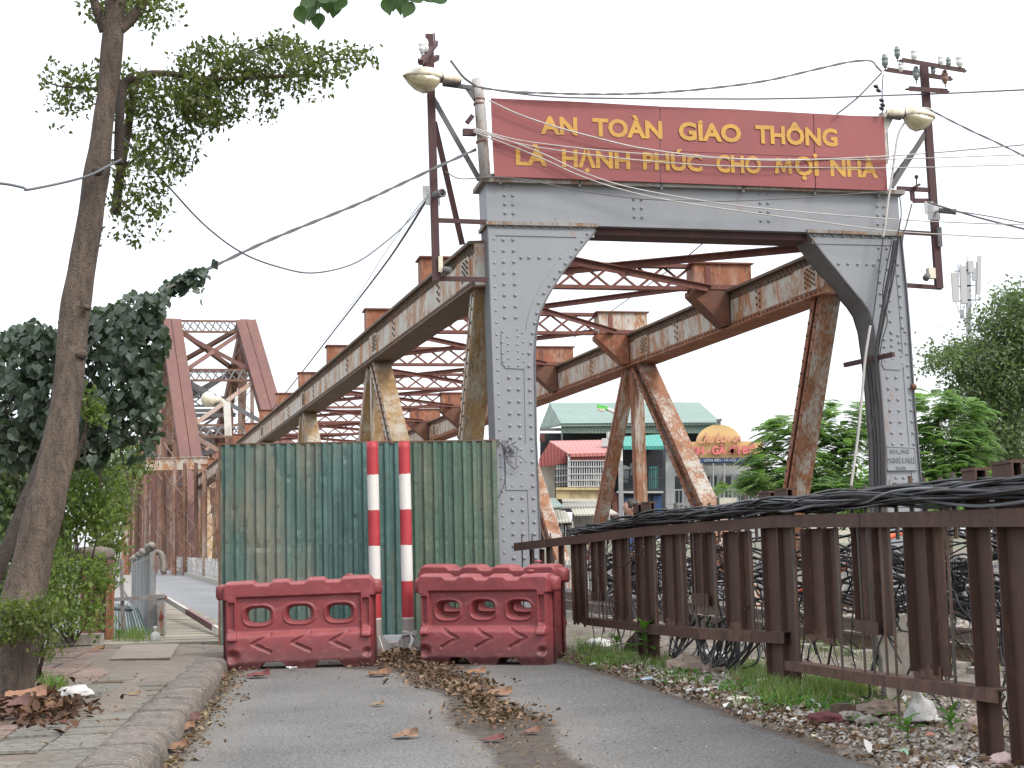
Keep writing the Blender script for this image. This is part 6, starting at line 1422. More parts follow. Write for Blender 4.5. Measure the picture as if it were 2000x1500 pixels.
# grey picket fence on the far side of the tracks
pf = thing('picket_fence', 'pale grey picket fence on the far side of the railway', 'fence', tuple(P(1450,1150,27)))
b = MB(); f0, f1 = P(1085,1100,34), P(2020,1100,23); f0.z = f1.z = 0
for z in (.35,.9): b.bar(f0+Z*z, f1+Z*z, .05, .06, (0,1,0))
b.build('rail', M['metal'], pf); n = 96; pk = MB(); d_ = (f1-f0).normalized(); pk.bar((0,0,.1), (0,0,1.05), .05, .02, d_); pme = pk.mesh('picket'); pme.materials.append(M['whitewall'])
for i in range(n): o = link_mesh('picket', pme, pf); o.location = f0.lerp(f1, i/(n-1))-ORG[pf.name]+Vector((0,-.05,0))
# cell tower
ct = thing('cell_tower', 'telecom mast with tall white antenna panels above the dark tree', 'telecom mast', tuple(P(1893,1040,120)))
def ctb(name, mat, x0, y0, x1, y1, w, d=120): b = MB(); b.bar(P(x0,y0,d), P(x1,y1,d), w, w*.6, (1,0,0)); b.build(name, M[mat], ct)
M['antenna'] = plain('antenna_white', (.40,.41,.40), .5, .04)
for dx in (-4, 0, 4): ctb('mast_leg', 'metal', 1893+dx, 700, 1891+dx*.7, 512, .14)
b = MB()
for i in range(14): y = 690-i*12.5; b.bar(P(1889,y,120), P(1897,y-12,120), .08, .08, (0,1,0)); b.bar(P(1897,y,120), P(1889,y-12,120), .08, .08, (0,1,0))
H(ct,'lattice','metal', b)
for x0, y0, x1, y1, w, m_ in ((1863,533,1867,590,.5,'antenna'),(1880,520,1883,593,.52,'antenna'),(1895,510,1896,533,.5,'antenna'),(1913,500,1911,575,.34,'antenna'),(1903,524,1903,548,.35,'metal'),(1876,516,1878,570,.14,'metal'),(1907,512,1905,590,.1,'metal'),(1871,515,1872,580,.1,'metal'),(1878,605,1879,622,.3,'antenna'),(1889,500,1889,560,.08,'metal'),(1886,575,1899,578,.12,'metal')): ctb('antenna_panel' if m_ == 'antenna' else 'antenna_pipe', m_, x0, y0, x1, y1, w)
for y in (530,560,588): ctb('platform_arm', 'metal', 1864, y, 1913, y-3, .14)
b = MB()
for k in range(6): b.tube(cat_curve([P(1868+k*8, 590, 119.8), P(1872+k*5, 606+k*3, 119.8), P(1882+k*2, 622+k*4, 119.8), P(1892, 645, 119.8)], 5), .05, 4)
H(ct,'feeder_cables','metal', b)
# ================================================================== TREES AND PLANTS
M['leaf_olive'] = leafmat('olive_small_leaf', [(.055,.08,.03),(.10,.13,.035),(.14,.165,.04),(.07,.10,.035),(.17,.18,.05)], .48)
M['leaf_vine'] = leafmat('dark_heart_leaf', [(.032,.055,.034),(.06,.092,.058),(.042,.068,.042),(.095,.135,.09),(.055,.10,.042)], .28, .36, .6)
M['leaf_bright'] = leafmat('bright_shrub_leaf', [(.11,.17,.04),(.19,.27,.06),(.08,.12,.035),(.26,.34,.09),(.06,.09,.03)], .48)
M['leaf_feather'] = leafmat('feathery_green_leaf', [(.12,.20,.08),(.18,.31,.11),(.24,.40,.14),(.13,.19,.09),(.26,.36,.16)], .5)  # greens lightened and desaturated to put haze into the leaf colour
M['leaf_dark'] = leafmat('dark_tree_leaf', [(.08,.115,.06),(.13,.18,.09),(.18,.24,.12),(.09,.13,.07),(.22,.27,.15)], .48)
M['leaf_big'] = leafmat('big_dark_leaf', [(.035,.07,.022),(.05,.10,.03),(.045,.08,.025)], .35, .35)
M['leaf_weed'] = leafmat('fresh_weed_leaf', [(.08,.19,.03),(.11,.24,.04),(.09,.2,.03)], .4)
M['grassm'] = leafmat('verge_grass', [(.11,.2,.045),(.15,.26,.06),(.2,.26,.09),(.28,.27,.14)], .45)
def barkmat(name, c1, c2, c3):
    t = NT(name); v = t.mapped((1,1,.28)); c = t.mix(t.ramp(t.noise(7, 8, .7, v), [(.35,0),(.65,1)]), c1, c2); c = t.mix(t.math('MULTIPLY', t.ramp(t.noise(1.3, 6, .65, t.mapped((1,1,.5))), [(.45,0),(.62,1)]), .8), c, c3)
    c = t.mix(t.math('MULTIPLY', t.ramp(t.noise(5, 7, .7), [(.6,0),(.68,1)]), .5), c, (.23,.19,.15))
    c = t.mix(t.math('MULTIPLY', t.ramp(t.noise(16, 7, .85, t.mapped((1,1,.35))), [(.49,0),(.56,1)]), .6), c, vary(c1, .4)); t.bump(t.math('ADD', t.noise(14, 8, .8, v), t.noise(50, 4, .6, t.mapped((1,1,.9)))), .9, .03); return t.fin(c, .92)
M['bark'] = barkmat('brown_bark', (.085,.062,.048), (.16,.12,.09), (.072,.053,.042)); M['bark_dk'] = barkmat('dark_bark', (.05,.037,.03), (.085,.062,.05), (.035,.028,.024))
def in_blobs(blobs, n):
    "n random (px,py,depth) inside photo-space ellipses (cx,cy,rx,ry,weight,depth,spread)"
    w = np.array([b[2]*b[3]*b[4] for b in blobs]); w = w/w.sum(); ch = rng.choice(len(blobs), n, p=w); out = []
    for k in ch:
        cx, cy, rx, ry, _, d, sp = blobs[k]; a = rng.uniform(0, 2*math.pi); r = math.sqrt(rng.uniform(0,1)); out.append((cx+rx*r*math.cos(a), cy+ry*r*math.sin(a), d+rng.uniform(-sp, sp)*math.sqrt(max(.05, 1-r*r))))
    return out
def P_np(a):
    a = np.asarray(a); Fv, Rv, Uv = np.array(_F), np.array(_R), np.array(_U)
    v = Fv[None]+Rv[None]*((a[:,0:1]-1000)/F_PX)-Uv[None]*((a[:,1:2]-750)/F_PX); return np.array(EYE)[None]+v*(a[:,2:3]/v[:,1:2])
def clusters(centers, per, spread, flat=1.0):
    n = len(centers); c = np.repeat(np.asarray(centers), per, 0); return c+rng.normal(0, 1, c.shape)*np.array([spread, spread, spread*flat])
# ---- leaning trunk at left
trunkpx = [(12,1420,13.0,60),(19,1345,13.1,49),(36,1230,13.3,46),(62,1100,13.5,39),(98,960,13.6,35),(125,820,13.7,30),(138,700,13.8,29),(149,600,13.85,28),(167,490,13.9,26),(187,350,13.95,24),(207,200,14,21.5),(217,100,14,21),(225,0,14,22),(234,-90,14,22),(240,-200,14,20)]
tr = thing('tree', 'leaning brown tree trunk rising through the left side of the photo', 'tree', tuple(P(15,1385,13.0)))
pts = []; rad = []
for x, y, d, w in trunkpx: pts.append(P(x, y, d)); rad.append(w*d/F_PX)
cc = cat_curve(pts, 6); rr_ = np.interp(np.linspace(0, len(pts)-1, len(cc)), range(len(pts)), rad)
b = MB(); b.tube(cc, list(rr_), 28)
b.v = [tuple(Vector(v)+(Vector(v)-cc[min(len(cc)-1, i//28)])*(.16*mnoise.noise(Vector(v)*2.3)+.10*mnoise.noise(Vector(v)*Vector((6,6,2.0)) if False else Vector((v[0]*7, v[1]*7, v[2]*2))))) for i, v in enumerate(b.v)]
b.build('trunk', M['bark'], tr, True)
def branch(par, pxs, w0, w1, mat='bark', name='branch', n=10):
    p = [P(*q) for q in pxs]; c = cat_curve(p, 6); m = len(c); b = MB(); b.tube([q+Vector((0,0,.02*mnoise.noise(q*2))) for q in c], [(w0+(w1-w0)*i/(m-1)) for i in range(m)], n); return b.build(name, M[mat], par, True)
branch(tr, [(228,60,14),(262,30,14.1),(300,-30,14.2)], .07, .05); branch(tr, [(205,60,14),(190,20,13.9),(170,-40,13.8)], .06, .04)
branch(tr, [(232,320,14.2),(232,280,14.2),(234,230,14.2),(240,170,14.3),(262,148,14.3)], .05, .045, 'bark_dk', 'dead_stub')
for q in ((176,598,.03),(165,690,.05),(196,330,.05),(150,760,.04)):
    c = P(q[0], q[1], 13.62); bm_ = MB(); bm_.lathe([(.003,.012),(q[2]*.5,.010),(q[2]*.8,-.01),(q[2]*1.1,-.08)], P(q[0]-12, q[1], 13.66), (-.3,-1,.1), 10); bm_.build('knot', M['bark'], tr, True)
# canopy tree whose branch crosses behind the trunk
t2 = thing('tree', 'small leaved tree whose airy branches spread behind the leaning trunk', 'tree', tuple(P(250,1000,15.5)))
branch(t2, [(225,420,15.2),(236,330,15.1),(250,250,15),(262,180,15),(276,147,15),(330,143,15),(400,156,15),(470,152,15),(560,148,15),(640,150,15)], .055, .018, 'bark', 'limb')
tw = MB(); rt = random.Random(5)
canopy = [(320,190,120,45,1.2,15,.9),(200,150,60,38,.9,15,.9),(120,165,55,35,.45,15,.6),(170,205,60,30,.5,15,.7),(430,125,90,42,1.0,15,.8),(560,120,90,45,1.0,15,.8),(640,120,70,35,.9,15,.7),(705,118,42,20,.6,15,.5),(410,205,75,42,1.3,15,.8),(520,170,80,28,.8,15,.7),(300,300,75,60,1.0,15,.8),(270,400,55,45,.8,15,.7),(370,260,40,40,.5,15,.6),(250,455,50,18,.25,15,.5),(300,40,50,30,.35,14.5,.5),(270,15,75,28,1.1,14.3,.6),(200,10,40,25,.4,14.3,.5),(150,265,26,34,.12,15,.4),(120,230,32,18,.15,15,.4),(235,330,24,24,.4,15,.4),(520,200,26,40,.35,15,.5),(610,185,40,16,.35,15,.5),(90,150,26,22,.2,15,.3),(375,100,40,18,.3,15,.4),(100,255,20,14,.1,15,.3)]
cen = in_blobs(canopy, 740); cp = P_np(cen)
lp = clusters(cp, 12, .06, .8); nL = len(lp)
scatter('leaf_mass', T_SMALL, lp, rng.uniform(.05,.09, nL), rot_mats(nL, .9), M['leaf_olive'], t2)
for k in range(0, len(cen), 2):   # twigs
    x, y, d = cen[k]; a = Vector(cp[k]); bx = x+rt.uniform(-26, 26); c = Vector(cp[(k+1) % len(cp)]); 
    if (c-a).length < .55: tw.tube([a, (a+c)/2+Vector((0,0,.02)), c], .004, 3, False)
    else: tw.tube([a, a+Vector((rt.uniform(-.14,.14), rt.uniform(-.1,.1), rt.uniform(-.12,.05)))], .004, 3, False)
tw.build('twigs', M['bark'], t2, kind='stuff')
branch(t2, [(240,330,15.1),(290,290,15),(340,250,15),(390,230,15)], .018, .006); branch(t2, [(236,390,15.1),(270,420,15),(300,400,15)], .015, .006); branch(t2, [(225,180,15),(170,170,15),(110,165,15),(70,145,15)], .02, .005); branch(t2, [(400,156,15),(450,120,15),(520,90,15),(600,85,15)], .018, .006); branch(t2, [(560,148,15),(640,120,15),(720,112,15)], .014, .004); branch(t2, [(330,143,15),(380,180,15),(430,215,15)], .016, .005)
# overhanging big-leaved twig at the top
for (nm, cx, cy, lst, lab) in (('leafy_twig', 625, -10, [(588,30,200),(605,28,175),(622,42,180),(600,5,120),(640,10,185),(655,18,160),(665,8,150),(618,8,170),(632,-5,90),(650,-8,70)], 'twig of large rounded green leaves hanging at the top edge left of centre'),
                               ('leafy_twig', 780, -20, [(758,12,185),(772,5,170),(785,12,165),(797,20,155),(815,-4,110),(835,-6,95),(860,-2,100)], 'smaller twig of rounded leaves hanging at the top edge above the left lamp')):
    c = P(cx, cy, 8); t_ = thing(nm, lab, 'twig', tuple(c), 'leafy twigs hanging in at the top edge')
    b = MB(); b.tube([c+Vector((.02,0,.3)), c, c+Vector((-.03,0,-.03))], .008, 6); b.build('stem', M['bark'], t_)
    for (x, y, a) in lst:
        p = P(x, y, 8+random.uniform(-.1,.1)); an = R(a-90+random.uniform(-8,8)); b = MB(); L = .115; W_ = .085; n = 10
        dx = Vector((math.cos(an), random.uniform(-.3,.3), math.sin(an))).normalized(); sx_ = Vector((-math.sin(an), .25, math.cos(an))).normalized(); base = p-dx*L*.5; vs_ = [base]
        for i in range(1, n):
            t__ = i/n; w = W_*math.sin(math.pi*t__**1.25)**.75*.55; vs_ += [base+dx*L*t__+sx_*w+Vector((0,-.012,0)), base+dx*L*t__, base+dx*L*t__-sx_*w+Vector((0,-.012,0))]
        vs_.append(base+dx*L); f = [(0,2,1),(0,3,2)]
        for i in range(n-2): k = 1+i*3; f += [(k,k+1,k+4,k+3),(k+1,k+2,k+5,k+4)]
        k = 1+(n-2)*3; f += [(k,k+1,len(vs_)-1),(k+1,k+2,len(vs_)-1)]; b.add(vs_, f); b.tube([c, base], .003, 4, False); b.build('leaf', M['leaf_big'], t_, True)
# ---- heart-leaved vine mound and its runner on the cable
vine = thing('climbing_vine', 'dense dark heart leaved vine draped in a mound behind the leaning trunk', 'vine', tuple(P(150,930,17)))
vb = [(40,700,62,62,1,17,.5),(30,800,60,80,1,17,.5),(110,690,62,50,1,17,.5),(110,780,70,70,1,17,.5),(215,650,62,55,1,17,.5),(270,610,48,42,1,17,.5),(285,670,42,60,1,17,.5),(240,740,72,70,1,17,.5),(290,770,30,70,.9,17,.5),(200,820,70,60,.9,17,.5),(130,850,60,48,.8,17,.5),(30,880,45,40,.6,17.2,.4),(180,880,36,34,.6,17,.4),(290,840,24,40,.35,17,.4),(60,650,40,26,.7,17,.4),(160,640,40,34,.8,17,.4),(300,600,22,34,.7,17,.3),(322,575,16,18,.5,17,.2),(268,880,12,40,.2,17,.2)]
run = [(x+rt.uniform(-14,14), y+rt.uniform(-12,14), 17.4) for x in range(325,400,3) for y in [566-(x-325)*.5] for _ in range(3 if x < 380 else 2)]
run += [(x+rt.uniform(-5,5), y+rt.uniform(-6,6), 17.8) for x, y in ((405,520),(415,513),(423,510),(410,528),(398,535),(388,545),(385,556),(392,575),(395,588),(403,560))]
def face_mats(n, tilt=.5):
    "leaves hang with tips down, faces towards the viewer (-Y)"
    M0 = np.array([[1,0,0],[0,0,-1],[0,-1,0]], dtype=float)   # leaf +Y -> -Z ; normal +Z -> -Y
    M0 = np.stack([np.array([1,0,0]), np.array([0,0,-1]), np.array([0,-1,0])], -1).astype(float)
    q = rot_mats(n, tilt); yaw = rng.normal(0, .6, n); c, s = np.cos(yaw), np.sin(yaw); o = np.ones(n); z = np.zeros(n)
    spin = np.stack([np.stack([c,-s,z],-1), np.stack([s,c,z],-1), np.stack([z,z,o],-1)],-2)   # roll in leaf plane
    tl = rng.normal(-.35, tilt, n); ct, st = np.cos(tl), np.sin(tl); tx = np.stack([np.stack([o,z,z],-1), np.stack([z,ct,-st],-1), np.stack([z,st,ct],-1)],-2)
    ty = rng.normal(0, tilt, n); cy, sy = np.cos(ty), np.sin(ty); tz = np.stack([np.stack([cy,-sy,z],-1), np.stack([sy,cy,z],-1), np.stack([z,z,o],-1)],-2)
    return tz @ tx @ (M0[None] @ spin)
pz = P_np(in_blobs(vb, 3900)); n = len(pz); scatter('leaf_mass', T_HEART, pz, rng.uniform(.075,.135, n), face_mats(n, .55), M['leaf_vine'], vine)
front = in_blobs([(b_[0], b_[1], b_[2], b_[3], b_[4], 16.45, .15) for b_ in vb], 235)+run[:60]
lms = []
for k in range(4):
    me = bpy.data.meshes.new('leaf'); me.from_pydata([tuple(v*[1, 1, 1+.4*k]) for v in T_HEART[0]], [], T_HEART[1]); me.update(); me.materials.append(M['leaf_vine']); lms.append(me)
fm = face_mats(len(front), .5); fpz = P_np(front)
for k in range(len(front)):
    o = link_mesh('leaf', lms[k % 4], vine); s_ = rng.uniform(.095,.145); m4 = Matrix([list(fm[k][i]*s_)+[float(fpz[k][i]-ORG[vine.name][i])] for i in range(3)]+[[0,0,0,1]]); o.matrix_local = m4
pr = P_np(run[60:]); scatter('leaf_mass', T_HEART, pr, rng.uniform(.09,.14, len(pr)), face_mats(len(pr), .6), M['leaf_vine'], vine)
b = MB()
for k in range(40):
    x0, y0 = rt.uniform(0,300), rt.uniform(640,800); b.tube(cat_curve([P(x0,y0,17), P(x0+rt.uniform(-20,20),y0+50,16.9), P(x0+rt.uniform(-30,30),y0+110,17), P(x0+rt.uniform(-30,30),y0+rt.uniform(150,230),17)], 4), .006, 4, False)
b.tube(cat_curve([P(382,545,17.8), P(390,570,17.8), P(400,595,17.8), P(408,612,17.8)], 4), .003, 3, False)
b.build('stems', M['bark'], vine, kind='stuff')
# dark leaning stem far left, and the background thicket
ls = thing('tree', 'thin dark trunk leaning at the far left below the vine', 'tree', tuple(P(0,1130,14.6))); branch(ls, [(-30,1180,14.6),(10,1080,14.7),(45,990,14.9),(80,900,15.2),(98,840,15.4)], .075, .06, 'bark_dk', 'trunk')
def shrub(name, lab, cat, blobs, n, per, tmpl, size, spread, mat, base, stems=8, tilt=.9, group=None, stemmat='bark', face=False):
    t_ = thing(name, lab, cat, tuple(base), group); c = P_np(in_blobs(blobs, n)); l_ = clusters(c, per, spread, .8); k = len(l_)
    scatter('leaf_mass', tmpl, l_, rng.uniform(size*.7, size*1.3, k), face_mats(k, tilt) if face else rot_mats(k, tilt), M[mat], t_)
    b = MB()
    for i in range(stems):
        e = Vector(c[rng.integers(len(c))]); m_ = base.lerp(e, .5)+Vector((rt.uniform(-.1,.1), 0, rt.uniform(0,.12))); b.tube(cat_curve([base+Vector((rt.uniform(-.1,.1), rt.uniform(-.1,.1), 0)), m_, e], 5), .011 if stems < 30 else .008, 5, False)
    b.build('stems', M[stemmat], t_, kind='stuff' if stems > 3 else None); return t_
gb = lambda x, y, z=.1: G(x, y, z)
shrub('shrub', 'bright green shrub growing beside the leaning trunk', 'shrub', [(140,975,60,50,1,17.6,.6),(200,960,40,45,.8,17.8,.6),(110,1030,45,45,.8,17.5,.5),(185,1010,55,40,.9,17.6,.6),(150,1120,60,35,1,17.2,.6),(200,1130,32,26,.9,17.2,.5),(130,1180,55,40,.9,17,.5),(90,1090,30,40,.6,17.2,.5),(170,1200,40,30,.7,16.8,.4),(150,930,35,20,.5,17.6,.4)], 520, 10, T_SMALL, .07, .075, 'leaf_bright', gb(135,1262), 26)
shrub('shrub', 'yellow green young foliage peeping out beside the trunk below the vine', 'shrub', [(178,800,22,20,1,16.2,.2),(170,775,12,10,.8,16.2,.2),(190,815,16,10,.8,16.2,.2)], 30, 9, T_SMALL, .075, .06, 'leaf_bright', P(160,900,16.4), 4)
shrub('shrub', 'olive green bush wrapped round the base of the leaning trunk', 'shrub', [(30,1200,45,26,1,12.6,.4),(85,1225,34,26,1,12.6,.3),(20,1235,30,20,.6,12.6,.3),(95,1265,24,18,.6,12.6,.3),(70,1190,30,18,.7,12.7,.3)], 170, 11, T_SMALL, .05, .05, 'leaf_olive', gb(70,1330), 18)
shrub('shrub', 'tall dark thicket filling the gap behind the vine at far left', 'shrub', [(40,950,60,90,1,21,1),(120,900,60,60,.8,21,1),(60,1060,60,60,1,20.5,.8),(200,900,40,40,.6,21,.8),(20,1150,40,40,.8,20,.5)], 620, 12, T_OVATE, .12, .12, 'leaf_dark', gb(60,1240), 12)
shrub('shrub', 'airy grey green foliage against the far truss left of the gantry', 'shrub', [(255,910,30,20,.7,30,1),(230,960,26,40,.8,28,1),(210,1000,30,40,.8,26,1),(245,870,18,12,.5,30,1),(215,1050,22,30,.6,25,1)], 240, 12, T_SMALL, .12, .13, 'leaf_olive', gb(215,1180), 10)
# ---- trees at right
def feather(name, lab, fr, base, group, seed=1):
    t_ = thing(name, lab, 'tree', tuple(base), group); r = random.Random(seed); pts_ = []; mats_ = []; sz = []; b = MB()
    for (cx, cy, rx, ry, n, d, fl) in fr:
        for _ in range(int(n*2.5)):
            a = r.uniform(0, 2*math.pi); q = math.sqrt(r.random()); x = cx+rx*q*math.cos(a); y = cy+ry*q*math.sin(a); p = P(x, y, d+r.uniform(-1.2,1.2)*math.sqrt(1-q*q))
            dirx = (1 if x > cx else -1)*r.uniform(.3,1)+r.uniform(-.4,.4); dv = Vector((dirx, r.uniform(-.8,.5), r.uniform(-.1,.45))).normalized(); L = fl*r.uniform(.35,.62); side = dv.cross(Z).normalized()
            for s_ in range(11):
                u = s_/10; c = p+dv*L*u+Vector((0,0,-.5*L*u*u))
                for sg in (-1, 1):
                    ld = (side*sg+dv*.35+Vector((0,0,-.25-.1*u))).normalized(); nz_ = (dv.cross(ld)*sg).normalized()*-1; xa = ld.cross(nz_); pts_.append(c); mats_.append(np.array([xa, ld, nz_]).T); sz.append(L*.30*(math.sin(math.pi*(.15+.8*u))+.1))
            if _ % 4 == 0: b.tube([p, p+dv*L*.5+Vector((0,0,-.12*L)), p+dv*L+Vector((0,0,-.5*L))], .012, 3, False)
    tm = (np.array([(-.13,0,0),(.13,0,0),(.10,.95,0),(-.10,.95,0)]), [(0,1,2,3)])
    scatter('leaf_mass', tm, np.array([tuple(p) for p in pts_]), sz, np.array(mats_), M['leaf_feather'], t_)
    b.build('leaf_stalks', M['leaf_feather'], t_, kind='stuff'); return t_
t3 = feather('tree', 'bright feathery leaved tree beside the restaurant sign', [(1535,845,45,26,44,36,1.0),(1560,830,40,22,34,36,1.0),(1600,870,60,45,80,36.5,1.0),(1640,835,50,35,60,37,1.0),(1540,900,70,34,80,35.5,1.0),(1515,940,60,26,66,35,1.0),(1580,950,80,26,90,35,1.0),(1680,900,50,60,90,36,1.0),(1430,955,30,12,14,34.5,.8),(1655,960,60,22,60,35,1),(1650,800,45,18,24,37,.9)], G(1600,1110), 'feathery trees behind the portal', 3)
branch(t3, [(1600,1100,36.5),(1605,1010,36.5),(1590,930,36.5),(1560,870,36.5)], .16, .06, 'bark', 'trunk'); branch(t3, [(1605,1000,36.5),(1640,920,36.8),(1660,850,37)], .1, .04); branch(t3, [(1592,940,36.4),(1530,900,36),(1480,870,36)], .06, .02)
t4 = feather('tree', 'bright feathery leaved tree just right of the right column', [(1820,790,40,26,46,34,1.0),(1850,850,60,35,84,34,1.0),(1820,900,45,45,76,34,1.0),(1860,920,50,40,76,33.5,1.0),(1820,950,50,22,56,33,.9),(1880,800,40,22,36,34.5,1.0),(1790,840,20,40,30,34,.9),(1910,880,30,26,30,34,.9)], G(1850,1120), 'feathery trees behind the portal', 8)
branch(t4, [(1850,1110,34.3),(1850,1000,34.3),(1840,900,34.3),(1830,820,34.3)], .15, .05, 'bark', 'trunk'); branch(t4, [(1850,980,34.3),(1880,900,34.4),(1895,840,34.6)], .08, .03)
def bigtree(lab, blobs, n, per, size, base, limbs, group=None, mat='leaf_dark', spread=.35):
    t_ = thing('tree', lab, 'tree', tuple(base), group); c = P_np(in_blobs(blobs, n)); l_ = clusters(c, per, spread, .6); k = len(l_); scatter('leaf_mass', T_SMALL, l_, rng.uniform(size*.6, size*1.3, k), rot_mats(k, .6), M[mat], t_)
    for pl_, w0, w1 in limbs: branch(t_, pl_, w0, w1, 'bark_dk', 'trunk' if w0 > .25 else 'limb')
    return t_
bigtree('large dark tree filling the right edge below the telecom mast', [(1985,620,50,45,1,48,2.5),(1950,690,60,40,1,48,2.5),(1880,705,64,30,.9,47,2),(1845,688,46,16,.5,47,1.5),(1925,640,34,22,.5,48,1.5),(1990,585,36,26,.7,48,2),(1920,760,60,40,1,48,2.5),(1990,740,60,60,1,48,3),(1960,830,60,60,1,48,3),(1900,830,45,40,.9,48,2),(1990,900,60,60,1,48,3),(1930,910,50,40,1,48,2.5),(1830,715,30,12,.35,46.5,1.2),(2040,660,50,90,1,48,3)], 1350, 26, .165, G(1960,1100), [([(1965,1090,49),(1960,960,49),(1970,850,49),(1975,740,49),(1985,640,49)], .45, .12),([(1965,900,49),(1930,820,49),(1890,760,49),(1860,720,48)], .2, .06),([(1968,840,49),(2000,760,49),(2010,680,49)], .2, .06)])
bigtree('dark hazy trees seen low beyond the far track at right', [(1930,960,90,30,1,62,2),(1700,985,120,26,1,64,2),(1540,985,80,20,.8,66,2),(1820,1000,150,30,1,62,2),(1650,940,40,30,.5,64,2)], 430, 22, .34, G(1800,1085), [([(1800,1070,63),(1800,1000,63),(1810,950,63)], .3, .15)], None, 'leaf_feather', .5)
# ---- weeds, plants
def leafy(lab, px, py, n, L, d_z=.02, mat='leaf_weed', group='young leafy plants on the verge', spread=.8, h=.18, W_=.42):
    c = G(px, py, d_z); t_ = thing('leafy_plant', lab, 'plant', tuple(c), group)
    b = MB(); b.tube([c, c+Vector((.01,0,h*.6)), c+Vector((-.01,0,h))], .007, 5); b.build('stem', M['leaf_weed'], t_)
    for i in range(n):
        a = i*2.4+random.uniform(-.3,.3); el = .9-.75*i/n+random.uniform(-.2,.2); d = Vector((math.cos(a)*math.cos(el), math.sin(a)*math.cos(el), math.sin(el))); base = c+Vector((0,0,h*(.35+.65*(1-i/n)))); s_ = L*random.uniform(.75,1.15); sd = d.cross(Z).normalized(); up = sd.cross(d)
        b = MB(); m = 8; vs_ = [base]
        for k in range(1, m): u = k/m; w = s_*W_*math.sin(math.pi*u**.9)**.8*.5; q = base+d*s_*u-Z*(.35*s_*u*u*spread); vs_ += [q+sd*w+up*w*.3, q, q-sd*w+up*w*.3]
        vs_.append(base+d*s_-Z*.35*s_*spread); f = [(0,2,1),(0,3,2)]
        for k in range(m-2): q = 1+k*3; f += [(q,q+1,q+4,q+3),(q+1,q+2,q+5,q+4)]
        q = 1+(m-2)*3; f += [(q,q+1,len(vs_)-1),(q+1,q+2,len(vs_)-1)]; b.add(vs_, f); b.build('leaf', M[mat], t_, True)
leafy('leafy green plant growing against the third fence post from the right', 1262, 1292, 11, .25, h=.42); leafy('low leafy green plant left of the fence post behind the barriers', 1205, 1278, 7, .2, h=.2)
leafy('single heart leaved sprout hanging over the bottom rail of the fence', 1384, 1250, 4, .17, h=.3); leafy('small brownish green plant in the gravel near the white bag', 1772, 1448, 7, .17, h=.14); leafy('small green plant in the gravel nearest the right fence post', 1858, 1440, 8, .17, h=.15)
leafy('tiny plant beside the stump of wood in the gravel', 1700, 1392, 5, .12, h=.08); leafy('sprig of broad leaves beside the white plastic bag on the pavement', 118, 1348, 6, .12, .16, h=.08); leafy('low weed near the big stone under the fence', 1375, 1288, 4, .12, h=.08)
leafy('light green weed at the foot of the grey gate post', 232, 1252, 8, .13, .15, h=.12); leafy('leafy weed growing just behind the middle fence bay', 1560, 1215, 7, .22, h=.25)
blade = (np.array([(-.5,0,0),(.5,0,0),(.35,.12,.5),(-.35,.12,.5),(0,.45,1.0)])*np.array([.05,1,1]), [(0,1,2,3)])
def grass(lab, areas, n, L, base, group=None):
    t_v = []; nB = n
    pts_ = []
    for (px, py, rx, ry, w) in areas: pts_ += [(px+random.gauss(0,rx*.5), py+random.gauss(0,ry*.5)) for _ in range(int(n*w))]
    c = np.array([tuple(G(min(x, 2100), max(y, 1140), base)) for x, y in pts_]); k = len(c)
    Lb = rng.uniform(.4,1.2,k)*L; yaw = rng.uniform(0,6.28,k); lean = rng.uniform(.1,.7,k); dx = np.cos(yaw)*lean; dy = np.sin(yaw)*lean; w = .0042
    sx = -np.sin(yaw); sy = np.cos(yaw); z = np.zeros(k)
    base_ = c; mid = c+np.stack([dx*.35*Lb, dy*.35*Lb, .55*Lb],-1); tip = c+np.stack([dx*Lb, dy*Lb, Lb*(1-.3*lean)],-1); s = np.stack([sx, sy, z],-1)*w
    v = np.stack([base_-s, base_+s, mid+s*.8, mid-s*.8, tip+s*.15, tip-s*.15],1).reshape(-1,3); idx = (np.array([[0,1,2,3],[3,2,4,5]])[None]+(np.arange(k)*6)[:,None,None]).reshape(-1)
    me = np_mesh('grass', v, 4, idx); o = link_mesh('grass', me, None, M['grassm']); prop(o, lab, 'grass', group, 'stuff'); return o
grass('long green grass growing round the second fence post and below the rusted rail', [(1520,1355,45,26,.22),(1610,1350,70,22,.35),(1460,1320,40,20,.15),(1680,1350,40,20,.12),(1740,1300,60,20,.1)], 3600, .17, .03)
grass('sparse grass on the verge between the barriers and the fence', [(1150,1270,40,20,.3),(1210,1290,60,18,.4),(1300,1300,60,16,.3)], 1700, .13, .02)
grass('grass growing between the fence and the railway track', [(1640,1270,90,24,.3),(1820,1290,80,24,.3),(1950,1300,60,20,.2),(1500,1230,60,14,.2)], 1800, .2, .06)
grass('tuft of grass beside the white bag on the pavement', [(100,1345,34,12,1)], 260, .16, .15); grass('weeds and grass along the grey gate', [(260,1248,45,8,1)], 500, .2, .14)

# low creeping weeds on the verge
pts_ = []
for (px, py, rx, ry, n) in ((1530,1365,60,16,90),(1640,1370,60,20,120),(1180,1285,50,14,60),(1330,1318,60,14,60),(1750,1385,80,24,50),(1460,1340,50,14,60)):
    for _ in range(n): pts_.append(tuple(G(px+random.gauss(0,rx*.6), py+random.gauss(0,ry*.6), .06)))
pts_ = clusters(np.array(pts_), 5, .035, .6); n = len(pts_); o = scatter('low_weeds', T_OVATE, pts_, rng.uniform(.025,.055,n), rot_mats(n,.6), M['leaf_weed']); prop(o, 'low creeping green weeds on the verge round the fence posts', 'weeds', None, 'stuff')
